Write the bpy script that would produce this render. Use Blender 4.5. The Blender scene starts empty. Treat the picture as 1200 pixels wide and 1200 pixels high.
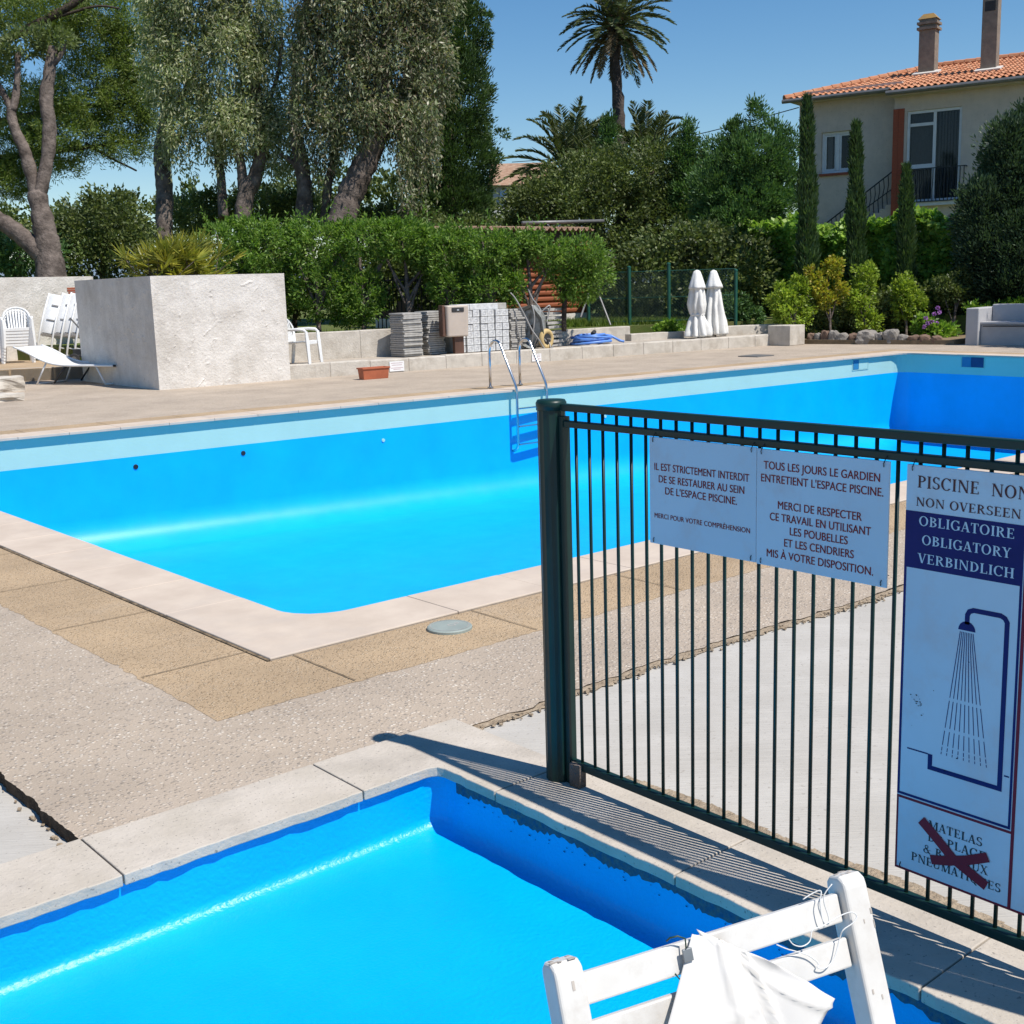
import bpy, bmesh, math, random
import numpy as np
from mathutils import Vector, Matrix, noise as mnoise

# ------------------------------------------------------------------ camera, light
scene = bpy.context.scene
COL = scene.collection
PI = math.pi
R = math.radians
FPX, YAW, PITCH, ROLL, EYE = 1407.377, 0.866522714, 0.186916388, -0.0306125990, 1.6

_f = Vector((math.cos(YAW) * math.cos(PITCH), math.sin(YAW) * math.cos(PITCH), -math.sin(PITCH)))
_r0 = Vector((math.sin(YAW), -math.cos(YAW), 0))
_u0 = _r0.cross(_f)
_r = math.cos(ROLL) * _r0 + math.sin(ROLL) * _u0
_u = -math.sin(ROLL) * _r0 + math.cos(ROLL) * _u0
CAMPOS = Vector((0, 0, EYE))
cd = bpy.data.cameras.new("camera")
cd.sensor_width = 36.0
cd.lens = 36.0 * FPX / 1200.0
cd.clip_start = 0.05
cd.clip_end = 3000
cam = bpy.data.objects.new("camera", cd)
COL.objects.link(cam)
cam.matrix_world = Matrix(((_r.x, _u.x, -_f.x, 0), (_r.y, _u.y, -_f.y, 0), (_r.z, _u.z, -_f.z, EYE), (0, 0, 0, 1)))
scene.camera = cam

SUN = Vector((0.19, -0.73, 1.24)).normalized()
world = bpy.data.worlds.new("World")
scene.world = world
world.use_nodes = True
nt = world.node_tree
bg = nt.nodes["Background"]
sky = nt.nodes.new("ShaderNodeTexSky")
sky.sky_type = 'NISHITA'
sky.sun_disc = False
sky.sun_elevation = math.asin(SUN.z)
sky.sun_rotation = math.atan2(SUN.x, SUN.y)
sky.air_density = 1.0
sky.dust_density = 0.0
sky.ozone_density = 3.0
bg.inputs[1].default_value = 0.102
hsv = nt.nodes.new("ShaderNodeHueSaturation")
hsv.inputs["Saturation"].default_value = 1.28
nt.links.new(sky.outputs[0], hsv.inputs["Color"])
nt.links.new(hsv.outputs[0], bg.inputs[0])

sl = bpy.data.lights.new("sun", 'SUN')
sl.energy = 5.0
sl.angle = R(0.53)
sl.color = (1.0, 0.955, 0.89)
so = bpy.data.objects.new("sun", sl)
COL.objects.link(so)
so.rotation_euler = SUN.to_track_quat('Z', 'Y').to_euler()
so.location = (0, 0, 30)

scene.view_settings.view_transform = 'Standard'
scene.view_settings.look = 'None'
scene.view_settings.exposure = 0.18
scene.view_settings.gamma = 1.0


# ------------------------------------------------------------------ geometry helpers
def ray(px, py):
    return _f + _r * ((px - 600) / FPX) - _u * ((py - 600) / FPX)


def at(px, py, z=0.0):
    d = ray(px, py)
    return CAMPOS + d * ((z - EYE) / d.z)


def P(px, py, depth):
    return CAMPOS + ray(px, py) * depth


def on_plane(px, py, p0, n):
    d = ray(px, py)
    return CAMPOS + d * ((Vector(p0) - CAMPOS).dot(n) / d.dot(n))


def ppm(depth):
    return depth / FPX


class MB:
    def __init__(s):
        s.v = []
        s.f = []

    def add(s, vs, fs):
        b = len(s.v)
        s.v += [tuple(v) for v in vs]
        s.f += [tuple(b + i for i in f) for f in fs]
        return s

    def box(s, c, size, rot=None):
        x, y, z = [k / 2 for k in size]
        vs = [Vector(q) for q in ((-x, -y, -z), (x, -y, -z), (x, y, -z), (-x, y, -z), (-x, -y, z), (x, -y, z), (x, y, z), (-x, y, z))]
        if rot is not None:
            vs = [rot @ v for v in vs]
        c = Vector(c)
        return s.add([v + c for v in vs], [(3, 2, 1, 0), (4, 5, 6, 7), (0, 1, 5, 4), (1, 2, 6, 5), (2, 3, 7, 6), (3, 0, 4, 7)])

    def box2(s, a, b):
        return s.box([(a[i] + b[i]) / 2 for i in range(3)], [abs(b[i] - a[i]) for i in range(3)])

    def bar(s, a, b, w, h, up=(0, 0, 1)):
        a, b = Vector(a), Vector(b)
        d = (b - a)
        L = d.length
        d.normalize()
        up = Vector(up)
        sd = d.cross(up)
        if sd.length < 1e-4:
            sd = d.cross(Vector((1, 0, 0)))
        sd.normalize()
        u2 = sd.cross(d).normalized()
        m = Matrix((d, sd, u2)).transposed()
        return s.box((a + b) / 2, (L, w, h), m)

    def tube(s, pts, rad, n=8, cap=True):
        pts = [Vector(p) for p in pts]
        k = len(pts)
        rads = rad if isinstance(rad, (list, tuple)) else [rad] * k
        base = len(s.v)
        ref = None
        for i, p in enumerate(pts):
            t = (pts[min(i + 1, k - 1)] - pts[max(i - 1, 0)])
            if t.length < 1e-9:
                t = Vector((0, 0, 1))
            t.normalize()
            if ref is None:
                ref = Vector((0, 0, 1)) if abs(t.z) < .9 else Vector((1, 0, 0))
            a = ref - t * ref.dot(t)
            if a.length < 1e-5:
                a = t.orthogonal()
            a.normalize()
            ref = a
            b = t.cross(a)
            for j in range(n):
                g = 2 * PI * j / n
                s.v.append(tuple(p + (a * math.cos(g) + b * math.sin(g)) * rads[i]))
        for i in range(k - 1):
            for j in range(n):
                j2 = (j + 1) % n
                s.f.append((base + i * n + j, base + i * n + j2, base + (i + 1) * n + j2, base + (i + 1) * n + j))
        if cap:
            s.f.append(tuple(base + j for j in reversed(range(n))))
            s.f.append(tuple(base + (k - 1) * n + j for j in range(n)))
        return s

    def lathe(s, prof, n=20, c=(0, 0, 0), fold=None):
        base = len(s.v)
        c = Vector(c)
        for (r_, z) in prof:
            for j in range(n):
                g = 2 * PI * j / n
                rr = r_ * (1 if fold is None else fold(g, z))
                s.v.append((c.x + rr * math.cos(g), c.y + rr * math.sin(g), c.z + z))
        for i in range(len(prof) - 1):
            for j in range(n):
                j2 = (j + 1) % n
                s.f.append((base + i * n + j, base + i * n + j2, base + (i + 1) * n + j2, base + (i + 1) * n + j))
        s.f.append(tuple(base + j for j in reversed(range(n))))
        s.f.append(tuple(base + (len(prof) - 1) * n + j for j in range(n)))
        return s

    def prism(s, poly, z0, z1):
        n = len(poly)
        vs = [(p[0], p[1], z0) for p in poly] + [(p[0], p[1], z1) for p in poly]
        fs = [tuple(reversed(range(n))), tuple(range(n, 2 * n))]
        fs += [(i, (i + 1) % n, n + (i + 1) % n, n + i) for i in range(n)]
        return s.add(vs, fs)

    def build(s, name, m, parent=None, world=False, bevel=0.0, smooth=False, segs=2):
        me = bpy.data.meshes.new(name)
        vs = s.v
        if world and parent is not None:
            o = parent.location
            vs = [(v[0] - o.x, v[1] - o.y, v[2] - o.z) for v in vs]
        me.from_pydata(vs, [], s.f)
        me.update()
        if m is not None:
            me.materials.append(m)
        if smooth:
            for p in me.polygons:
                p.use_smooth = True
        ob = bpy.data.objects.new(name, me)
        COL.objects.link(ob)
        if parent is not None:
            ob.parent = parent
        if bevel:
            md = ob.modifiers.new("bevel", 'BEVEL')
            md.width = bevel
            md.segments = segs
            md.limit_method = 'ANGLE'
            md.angle_limit = R(40)
        return ob


def tag(o, label=None, cat=None, group=None, kind=None):
    if label:
        o["label"] = label
    if cat:
        o["category"] = cat
    if group:
        o["group"] = group
    if kind:
        o["kind"] = kind
    return o


def thing(name, label, cat, loc=(0, 0, 0), rz=0.0, group=None):
    o = bpy.data.objects.new(name, None)
    o.empty_display_size = 0.2
    COL.objects.link(o)
    o.location = loc
    o.rotation_euler = (0, 0, rz)
    return tag(o, label, cat, group)


def dup(root, loc=None, rz=None, label=None, group=None):
    r = root.copy()
    COL.objects.link(r)
    if loc is not None:
        r.location = loc
    if rz is not None:
        r.rotation_euler = (0, 0, rz)
    if label:
        r["label"] = label
    if group:
        r["group"] = group
    for ch in list(root.children):
        c = ch.copy()
        COL.objects.link(c)
        c.parent = r
        for g in list(ch.children):
            d = g.copy()
            COL.objects.link(d)
            d.parent = c
    return r


# ------------------------------------------------------------------ materials
def _nodes(name):
    m = bpy.data.materials.new(name)
    m.use_nodes = True
    t = m.node_tree
    return m, t, t.nodes["Principled BSDF"]


def _n(t, typ, **kw):
    n = t.nodes.new(typ)
    for k, v in kw.items():
        setattr(n, k, v)
    return n


def _ramp(t, stops):
    r_ = t.nodes.new("ShaderNodeValToRGB")
    el = r_.color_ramp.elements
    while len(el) < len(stops):
        el.new(0.5)
    for e, (p, c) in zip(el, stops):
        e.position = p
        e.color = (*c, 1) if len(c) == 3 else c
    return r_


def _coords(t, sc=(1, 1, 1)):
    tc = t.nodes.new("ShaderNodeTexCoord")
    mp = t.nodes.new("ShaderNodeMapping")
    mp.inputs["Scale"].default_value = sc
    t.links.new(tc.outputs["Object"], mp.inputs[0])
    return mp.outputs[0]


def _noise(t, vec, scale, detail=4, rough=.6):
    n = t.nodes.new("ShaderNodeTexNoise")
    n.inputs["Scale"].default_value = scale
    n.inputs["Detail"].default_value = detail
    n.inputs["Roughness"].default_value = rough
    t.links.new(vec, n.inputs["Vector"])
    return n.outputs["Fac"]


def _bump(t, b, h, strength, dist):
    bn = t.nodes.new("ShaderNodeBump")
    bn.inputs["Strength"].default_value = strength
    bn.inputs["Distance"].default_value = dist
    t.links.new(h, bn.inputs["Height"])
    t.links.new(bn.outputs[0], b.inputs["Normal"])


def _mixc(t, fac, a, b, mode='MIX'):
    mx = t.nodes.new("ShaderNodeMix")
    mx.data_type = 'RGBA'
    mx.blend_type = mode
    if isinstance(fac, float):
        mx.inputs[0].default_value = fac
    else:
        t.links.new(fac, mx.inputs[0])
    for i, x in ((6, a), (7, b)):
        if isinstance(x, tuple):
            mx.inputs[i].default_value = (*x, 1)
        else:
            t.links.new(x, mx.inputs[i])
    return mx.outputs[2]


def mat(name, c1, c2=None, scale=6, rough=.6, spec=.4, metal=0, bump=0, bscale=40, bdist=.01, stain=None, stain_scale=2, lo=.35, hi=.65, sc=(1, 1, 1), pits=None, pit_scale=60, streak=None, brush=None):
    m, t, b = _nodes(name)
    v = _coords(t, sc)
    b.inputs["Roughness"].default_value = rough
    b.inputs["Metallic"].default_value = metal
    b.inputs["Specular IOR Level"].default_value = spec
    c2 = c2 or tuple(k * .85 for k in c1)
    r_ = _ramp(t, [(lo, c1), (hi, c2)])
    t.links.new(_noise(t, v, scale), r_.inputs[0])
    col = r_.outputs[0]
    if stain:
        rs = _ramp(t, [(.5, (0, 0, 0)), (.72, (1, 1, 1))])
        t.links.new(_noise(t, v, stain_scale, 8, .7), rs.inputs[0])
        col = _mixc(t, rs.outputs[0], col, stain)
    if streak:
        vs_ = _coords(t, (4, 4, .35))
        rk = _ramp(t, [(.5, (0, 0, 0)), (.75, (.4, .4, .4))])
        t.links.new(_noise(t, vs_, 1.6, 7, .65), rk.inputs[0])
        col = _mixc(t, rk.outputs[0], col, streak)
    hgt = _noise(t, v, bscale, 5)
    if brush:
        tc = t.nodes.new("ShaderNodeTexCoord")
        mp = t.nodes.new("ShaderNodeMapping")
        mp.vector_type = 'TEXTURE'
        mp.inputs["Rotation"].default_value = (0, 0, brush)
        mp.inputs["Scale"].default_value = (.30, .006, 1)
        t.links.new(tc.outputs["Object"], mp.inputs[0])
        nb_ = _noise(t, mp.outputs[0], 1.0, 5, .6)
        rb_ = _ramp(t, [(.35, (.93, .93, .93)), (.65, (1.03, 1.03, 1.03))])
        t.links.new(nb_, rb_.inputs[0])
        col = _mixc(t, 1.0, col, rb_.outputs[0], 'MULTIPLY')
        hgt = nb_
    if pits:
        rp_ = _ramp(t, [(.63, (0, 0, 0)), (.69, (1, 1, 1))])
        t.links.new(_noise(t, v, pit_scale, 3, .6), rp_.inputs[0])
        col = _mixc(t, rp_.outputs[0], col, pits)
    t.links.new(col, b.inputs["Base Color"])
    if bump:
        _bump(t, b, hgt, bump, bdist)
    return m


def pebble(name, cols, scale, matrix, rough=.75, bump=.6, dist=.006, stretch=(1, 1, 1), wear=None):
    """exposed-aggregate concrete: random-coloured stones set in a mortar"""
    m, t, b = _nodes(name)
    v = _coords(t, stretch)
    vo = _n(t, "ShaderNodeTexVoronoi")
    vo.inputs["Scale"].default_value = scale
    t.links.new(v, vo.inputs["Vector"])
    sep = _n(t, "ShaderNodeSeparateColor")
    t.links.new(vo.outputs["Color"], sep.inputs[0])
    n = len(cols)
    rp = _ramp(t, [(i / n, c) for i, c in enumerate(cols)])
    rp.color_ramp.interpolation = 'CONSTANT'
    t.links.new(sep.outputs[0], rp.inputs[0])
    edge = _ramp(t, [(.28, (0, 0, 0)), (.5, (1, 1, 1))])
    t.links.new(vo.outputs["Distance"], edge.inputs[0])
    # some stones are buried in the mortar
    bur = _ramp(t, [(.68, (0, 0, 0)), (.72, (1, 1, 1))])
    t.links.new(sep.outputs[1], bur.inputs[0])
    ad = _n(t, "ShaderNodeMath", operation='MAXIMUM')
    t.links.new(edge.outputs[0], ad.inputs[0])
    t.links.new(bur.outputs[0], ad.inputs[1])
    fine = _ramp(t, [(.3, tuple(k * .82 for k in matrix)), (.7, tuple(min(1, k * 1.12) for k in matrix))])
    t.links.new(_noise(t, v, scale * 2.2, 6, .7), fine.inputs[0])
    col = _mixc(t, ad.outputs[0], rp.outputs[0], fine.outputs[0])
    big = _ramp(t, [(.3, (.80, .79, .78)), (.7, (1.09, 1.08, 1.06))])
    t.links.new(_noise(t, v, 1.3, 6, .65), big.inputs[0])
    col = _mixc(t, 1.0, col, big.outputs[0], 'MULTIPLY')
    if wear:
        ws = _ramp(t, [(.55, (0, 0, 0)), (.75, (1, 1, 1))])
        t.links.new(_noise(t, v, .9, 8, .7), ws.inputs[0])
        col = _mixc(t, ws.outputs[0], col, wear)
    t.links.new(col, b.inputs["Base Color"])
    b.inputs["Roughness"].default_value = rough
    b.inputs["Specular IOR Level"].default_value = .3
    inv = _n(t, "ShaderNodeMath", operation='SUBTRACT')
    inv.inputs[0].default_value = 1
    t.links.new(ad.outputs[0], inv.inputs[1])
    ad2 = _n(t, "ShaderNodeMath", operation='ADD')
    t.links.new(inv.outputs[0], ad2.inputs[0])
    t.links.new(_noise(t, v, scale * 1.7, 4, .7), ad2.inputs[1])
    _bump(t, b, ad2.outputs[0], bump, dist)
    return m


def leafmat(name, cols, trans=.3, rough=.5, spec=.35, clump=1.2, dark=.6):
    """per-leaf random colour (cols from common to rare), slow light and dark clumps put into the colour, light through the leaf"""
    m, t, b = _nodes(name)
    g = _n(t, "ShaderNodeNewGeometry")
    n = len(cols)
    rp = _ramp(t, [(i / max(1, n - 1), c) for i, c in enumerate(cols)])
    t.links.new(g.outputs["Random Per Island"], rp.inputs[0])
    v = _coords(t)
    br = _ramp(t, [(.32, (dark, dark, dark)), (.68, (1.15, 1.15, 1.1))])  # clump noise paints light and dark masses into the leaf colour
    t.links.new(_noise(t, v, clump, 3, .6), br.inputs[0])
    col = _mixc(t, 1.0, rp.outputs[0], br.outputs[0], 'MULTIPLY')
    t.links.new(col, b.inputs["Base Color"])
    b.inputs["Roughness"].default_value = rough
    b.inputs["Specular IOR Level"].default_value = spec
    tr = _n(t, "ShaderNodeBsdfTranslucent")
    c2 = _mixc(t, 1.0, col, (1.25, 1.35, .7), 'MULTIPLY')
    t.links.new(c2, tr.inputs[0])
    ms = _n(t, "ShaderNodeMixShader")
    ms.inputs[0].default_value = trans
    t.links.new(b.outputs[0], ms.inputs[1])
    t.links.new(tr.outputs[0], ms.inputs[2])
    t.links.new(ms.outputs[0], t.nodes["Material Output"].inputs[0])
    return m


def paint(name, c, rough=.33, bump=.25, bscale=55, var=.06, bdist=.004):
    m, t, b = _nodes(name)
    v = _coords(t)
    r_ = _ramp(t, [(.3, tuple(k * (1 - var) for k in c)), (.7, tuple(min(1, k * (1 + var)) for k in c))])
    t.links.new(_noise(t, v, 1.6, 8, .65), r_.inputs[0])
    t.links.new(r_.outputs[0], b.inputs["Base Color"])
    b.inputs["Specular IOR Level"].default_value = .42
    rr = _n(t, "ShaderNodeMapRange")
    rr.inputs[3].default_value = rough - .06
    rr.inputs[4].default_value = rough + .1
    t.links.new(_noise(t, v, 4, 6), rr.inputs[0])
    t.links.new(rr.outputs[0], b.inputs["Roughness"])
    _bump(t, b, _noise(t, v, bscale, 4, .55), bump, bdist)
    return m


AGG = [(.56, .475, .39), (.40, .325, .25), (.61, .53, .44), (.37, .31, .25), (.51, .41, .31), (.46, .395, .33), (.66, .59, .50), (.29, .245, .2)]
M = dict(
    agg=pebble('aggregate concrete', AGG, 66, (.45, .37, .29), wear=(.47, .39, .31), bump=.6, dist=.007),
    tan=pebble('washed gravel border', [(.56, .41, .25), (.45, .32, .19), (.62, .47, .31), (.52, .37, .22), (.37, .255, .15), (.62, .49, .34)], 84, (.48, .35, .22), bump=.8, dist=.007, wear=(.48, .37, .26)),
    joint=mat('dirty joint', (.07, .055, .04), (.26, .19, .12), 14, .9, .1),
    white_conc=mat('pale brushed concrete', (.50, .47, .425), (.44, .41, .365), 3, .85, .2, bump=.7, bscale=70, bdist=.006, stain=(.42, .395, .355), stain_scale=.9, brush=R(-38), pits=(.36, .33, .29), pit_scale=60),
    dirt=mat('crumbling mortar', (.44, .35, .25), (.3, .23, .16), 25, .95, .1, bump=.9, bscale=60, bdist=.02),
    coping=mat('beige coping stone', (.57, .475, .385), (.5, .41, .33), 3.5, .8, .25, bump=.25, bscale=90, bdist=.003, stain=(.47, .4, .34), stain_scale=1.1),
    coping2=mat('worn coping stone', (.53, .47, .40), (.46, .405, .335), 5, .85, .2, bump=.6, bscale=55, bdist=.006, stain=(.38, .335, .285), stain_scale=2.2, pits=(.26, .23, .2), pit_scale=95),
    grime=mat('flaked paint edge', (.02, .1, .19), (.1, .14, .15), 45, .8, .2, bump=.8, bscale=80, bdist=.01),
    blue=paint('cyan pool paint', (.0, .385, .80), var=.08),
    blue2=paint('cyan paint over rough render', (.0, .385, .80), .30, .6, 75, .09, .005),
    band=paint('pale blue waterline paint', (.38, .585, .52), .4, .3, 40, .04),
    inlet=mat('black inlet', (.01, .01, .015), (.02, .02, .03), 10, .5),
    wwall=mat('white render', (.70, .655, .60), (.62, .575, .52), 4, .9, .2, bump=.7, bscale=22, bdist=.02, stain=(.5, .455, .40), stain_scale=1.3, streak=(.47, .43, .375), pits=(.5, .46, .41), pit_scale=24),
    kerb=mat('pale kerb concrete', (.58, .53, .46), (.47, .425, .365), 5, .9, .2, bump=.6, bscale=30, bdist=.015, stain=(.36, .31, .25), stain_scale=2.2, streak=(.38, .34, .28)),
    terr=mat('terrace concrete', (.44, .385, .32), (.36, .31, .255), 4, .9, .2, bump=.4, bscale=50, bdist=.006),
    riser=mat('broken edge with painted shade', (.10, .075, .055), (.05, .038, .03), 20, .95, .1, bump=.9, bscale=50, bdist=.02),  # dark brown carries the shade and gap along the edge
    soil=mat('dry soil', (.26, .19, .12), (.17, .13, .08), 6, .95, .1, bump=.8, bscale=30, bdist=.03),
    lawn=mat('lawn soil', (.075, .12, .025), (.13, .13, .05), 2.5, .95, .1, bump=.6, bscale=40, bdist=.03),
    steel=mat('brushed stainless tube', (.62, .63, .64), (.55, .56, .58), 12, .22, .5, 1.0),
    green=mat('dark green powder coat', (.006, .030, .024), (.005, .023, .019), 8, .4, .35),
    green2=mat('mid green fence paint', (.012, .09, .06), (.01, .07, .05), 8, .4, .5),
    black=mat('black iron', (.012, .014, .018), (.02, .022, .026), 8, .5),
    plast=mat('white plastic', (.80, .80, .79), (.74, .74, .73), 5, .38, .5),
    fab=mat('white mesh fabric', (.80, .79, .77), (.72, .71, .69), 5, .7, .3, bump=.15, bscale=200, bdist=.002),
    canvas=mat('white canvas', (.78, .765, .73), (.68, .66, .62), 6, .85, .2, bump=.3, bscale=18, bdist=.012),
    alu=mat('grey aluminium', (.5, .51, .52), (.42, .43, .45), 8, .4, .5, .7),
    dark=mat('dark plastic', (.02, .02, .022), (.035, .035, .037), 8, .6),
    slab=mat('grey paving slab', (.43, .41, .38), (.34, .325, .3), 9, .9, .2, bump=.5, bscale=60, bdist=.004),
    recess=mat('mid blue painted shade', (.03, .2, .36), (.025, .17, .32), 4, .5),
    deep=mat('deep blue painted shade', (.004, .05, .16), (.003, .04, .13), 4, .5),  # shade of the skimmer recess put into a flat panel's colour
    block=mat('pale paving block', (.66, .66, .65), (.54, .54, .54), 14, .8, .3, bump=.6, bscale=25, bdist=.008, stain=(.4, .4, .4), stain_scale=6),
    blockmark=mat('block mark', (.42, .42, .43), (.36, .36, .37), 12, .8),
    binbody=mat('beige bin plastic', (.53, .45, .38), (.48, .405, .34), 4, .5, .4),
    binbrown=mat('brown bin bracket', (.09, .045, .03), (.12, .06, .04), 6, .55),
    galv=mat('galvanised tray', (.42, .44, .44), (.28, .29, .28), 10, .5, .5, .5, bump=.2, bscale=30, bdist=.003, stain=(.22, .2, .17), stain_scale=5),
    grey=mat('grey painted tube', (.36, .35, .34), (.27, .255, .24), 8, .5, .4, .3),
    tyre=mat('yellowed tyre', (.57, .42, .2), (.45, .32, .14), 8, .8),
    hose=mat('blue ribbed hose', (.08, .2, .6), (.13, .29, .68), 9, .4, .5),
    terra=mat('terracotta plastic', (.42, .12, .055), (.34, .095, .045), 6, .6),
    placard=mat('white placard', (.8, .79, .78), (.74, .73, .72), 6, .5),
    pink=mat('faded print', (.5, .32, .33), (.45, .3, .33), 6, .6),
    sign=mat('blue-cast white sign board', (.48, .61, .70), (.445, .57, .66), 3, .4, .3, stain=(.47, .52, .57), stain_scale=7),  # blue cast of sky and pool put into the white board's colour
    navy=mat('navy print', (.007, .009, .095), (.008, .011, .115), 8, .45, .2),
    maroon=mat('dark maroon print', (.055, .008, .012), (.07, .012, .016), 8, .4),
    redp=mat('red print', (.14, .008, .022), (.17, .012, .026), 8, .5, .2),
    maroon2=mat('maroon lettering', (.20, .014, .014), (.24, .02, .018), 8, .5, .2),
    chairw=mat('worn white gloss wood', (.66, .64, .605), (.60, .575, .535), 12, .45, .4, bump=.25, bscale=40, bdist=.002, stain=(.50, .46, .41), stain_scale=8),
    scuff=mat('bare scuffed wood', (.36, .31, .26), (.5, .45, .4), 40, .8),
    paper=mat('white plastic sheet', (.66, .64, .61), (.60, .575, .54), 5, .5, .4),
    wire=mat('white wire', (.7, .7, .68), (.6, .6, .58), 8, .4),
    gwire=mat('green wire', (.015, .05, .03), (.02, .06, .04), 8, .4),
    clip=mat('grey clip', (.25, .27, .28), (.2, .21, .22), 8, .4, .5, .5),
    lid=mat('grey green lid', (.3, .34, .31), (.25, .285, .26), 7, .6, bump=.2, bscale=60, bdist=.003),
    stucco=mat('house stucco', (.60, .51, .44), (.53, .455, .395), 3, .95, .1, bump=.5, bscale=25, bdist=.02, stain=(.48, .415, .36), stain_scale=.7, streak=(.45, .39, .34), pits=(.42, .36, .31), pit_scale=14),
    brick=mat('red brick pillar', (.38, .095, .05), (.31, .075, .04), 20, .85),
    brick2=mat('brick joints', (.3, .09, .055), (.24, .07, .045), 20, .9),
    frame=mat('white window frame', (.66, .67, .69), (.6, .61, .63), 6, .45),
    curtain=mat('net curtain', (.35, .35, .36), (.27, .27, .28), 10, .9, sc=(6, 6, .5)),
    room=mat('dim room', (.09, .085, .08), (.05, .05, .05), 2, .9),
    chim=mat('chimney render', (.27, .225, .18), (.2, .165, .135), 5, .95, .1, bump=.4, bscale=20, bdist=.02),
    lichen=mat('lichened cap', (.35, .2, .05), (.25, .17, .08), 8, .95),
    gutter=mat('zinc gutter', (.22, .215, .21), (.17, .165, .16), 5, .5, .4, .4),
    tile=mat('clay roof tile', (.52, .235, .125), (.40, .165, .085), 3.1, .85, .2, stain=(.46, .3, .2), stain_scale=4.5, bump=.2, bscale=30, bdist=.01),
    tile_old=mat('old clay tile', (.38, .24, .16), (.27, .16, .105), 4, .9, .2, stain=(.42, .33, .24), stain_scale=5),
    mortar=mat('mortar flashing', (.62, .58, .53), (.5, .47, .43), 6, .9),
    log=mat('stained log wall', (.27, .08, .032), (.21, .06, .024), 3, .65, .3, sc=(1, 1, 8)),
    trim=mat('dark timber', (.05, .025, .017), (.07, .037, .025), 6, .8),
    bark=mat('grey bark', (.21, .17, .145), (.085, .068, .058), 4, .95, .1, bump=1, bscale=14, bdist=.04, stain=(.07, .055, .045), stain_scale=1.4),
    bark_d=mat('dark bark', (.09, .07, .055), (.05, .04, .032), 7, .95, .1, bump=1, bscale=14, bdist=.04),
    bark_p=mat('palm trunk', (.10, .08, .07), (.06, .048, .042), 5, .95, .1, bump=1, bscale=10, bdist=.05),
    stone=mat('field stone', (.30, .275, .245), (.19, .165, .145), 4, .95, .1, bump=.8, bscale=9, bdist=.03, stain=(.36, .33, .29), stain_scale=4),
    stone_b=mat('brown field stone', (.23, .155, .115), (.15, .1, .075), 4, .95, .1, bump=.8, bscale=9, bdist=.03),
    petal=mat('mauve petals', (.42, .16, .5), (.55, .28, .6), 10, .7),
    bench=mat('white masonry', (.44, .43, .435), (.39, .38, .385), 4, .9, .2, bump=.3, bscale=20, bdist=.01, stain=(.5, .49, .47), stain_scale=2),
)
g_ = bpy.data.materials.new('window glass')
g_.use_nodes = True
_b = g_.node_tree.nodes["Principled BSDF"]
_b.inputs["Base Color"].default_value = (.02, .025, .03, 1)
_b.inputs["Roughness"].default_value = .04
_b.inputs["Alpha"].default_value = .45
M['glass'] = g_
L = dict(
    hedge=leafmat('hedge leaves', [(.065, .14, .02), (.12, .225, .03), (.18, .30, .05), (.27, .37, .085)], .4, clump=.9, dark=.7),
    euc=leafmat('eucalyptus leaves', [(.145, .205, .08), (.235, .295, .13), (.36, .405, .21), (.46, .44, .27), (.58, .60, .42)], .36, .4, clump=.55, dark=.55),
    euc2=leafmat('dusky eucalyptus leaves', [(.10, .14, .058), (.17, .215, .10), (.27, .30, .16), (.42, .405, .27), (.26, .185, .13)], .34, .4, clump=.55, dark=.5),  # darker, browner leaf mix of the right-hand tree
    pine=leafmat('pine needles', [(.10, .16, .034), (.16, .225, .05), (.24, .285, .075)], .38, clump=.7, dark=.7),
    cyp=leafmat('cypress sprays', [(.04, .08, .026), (.065, .12, .036), (.10, .155, .05)], .25, clump=1.1),
    dark=leafmat('dark evergreen leaves', [(.06, .09, .028), (.10, .14, .04), (.155, .20, .06), (.22, .25, .085)], .28, clump=.8, dark=.5),
    con=leafmat('conifer sprays', [(.052, .12, .038), (.09, .175, .052), (.14, .24, .075)], .28, clump=1.),
    con2=leafmat('blue green conifer', [(.036, .07, .036), (.058, .10, .052), (.085, .135, .066)], .25, clump=1.),
    ivy=leafmat('ivy leaves', [(.09, .19, .025), (.16, .30, .04), (.26, .42, .06), (.40, .54, .10)], .42, .4, clump=1.8, dark=.65),
    yel=leafmat('golden shrub leaves', [(.22, .28, .03), (.34, .36, .035), (.46, .42, .045), (.40, .27, .04)], .35, clump=3),
    yel2=leafmat('lime shrub leaves', [(.17, .27, .03), (.28, .38, .04), (.38, .46, .06)], .35, clump=3),
    pale=leafmat('pale green leaves', [(.11, .15, .05), (.16, .21, .07), (.21, .25, .1)], .35, clump=1),
    palm=leafmat('palm leaflets', [(.07, .10, .035), (.11, .14, .05), (.17, .18, .08)], .2, .4, clump=.6),
    palmdry=leafmat('dry palm leaflets', [(.16, .12, .07), (.22, .165, .1), (.12, .1, .06)], .2, .6),
    fan=leafmat('fan palm leaflets', [(.17, .21, .028), (.28, .29, .04), (.42, .37, .05), (.18, .22, .04)], .3, .4, clump=2),
    grass=leafmat('grass blades', [(.09, .16, .02), (.15, .23, .03), (.2, .25, .05)], .35),
)

rng = random.Random(7)

# ------------------------------------------------------------------ setting: ground, deck, pools
QA, QB, QC, QD = Vector((2.91, 5.03)), Vector((2.87, 14.62)), Vector((21.92, 13.46)), Vector((21.45, 5.05))
POOL = [QA, QD, QC, QB]            # counter-clockwise seen from above


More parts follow.
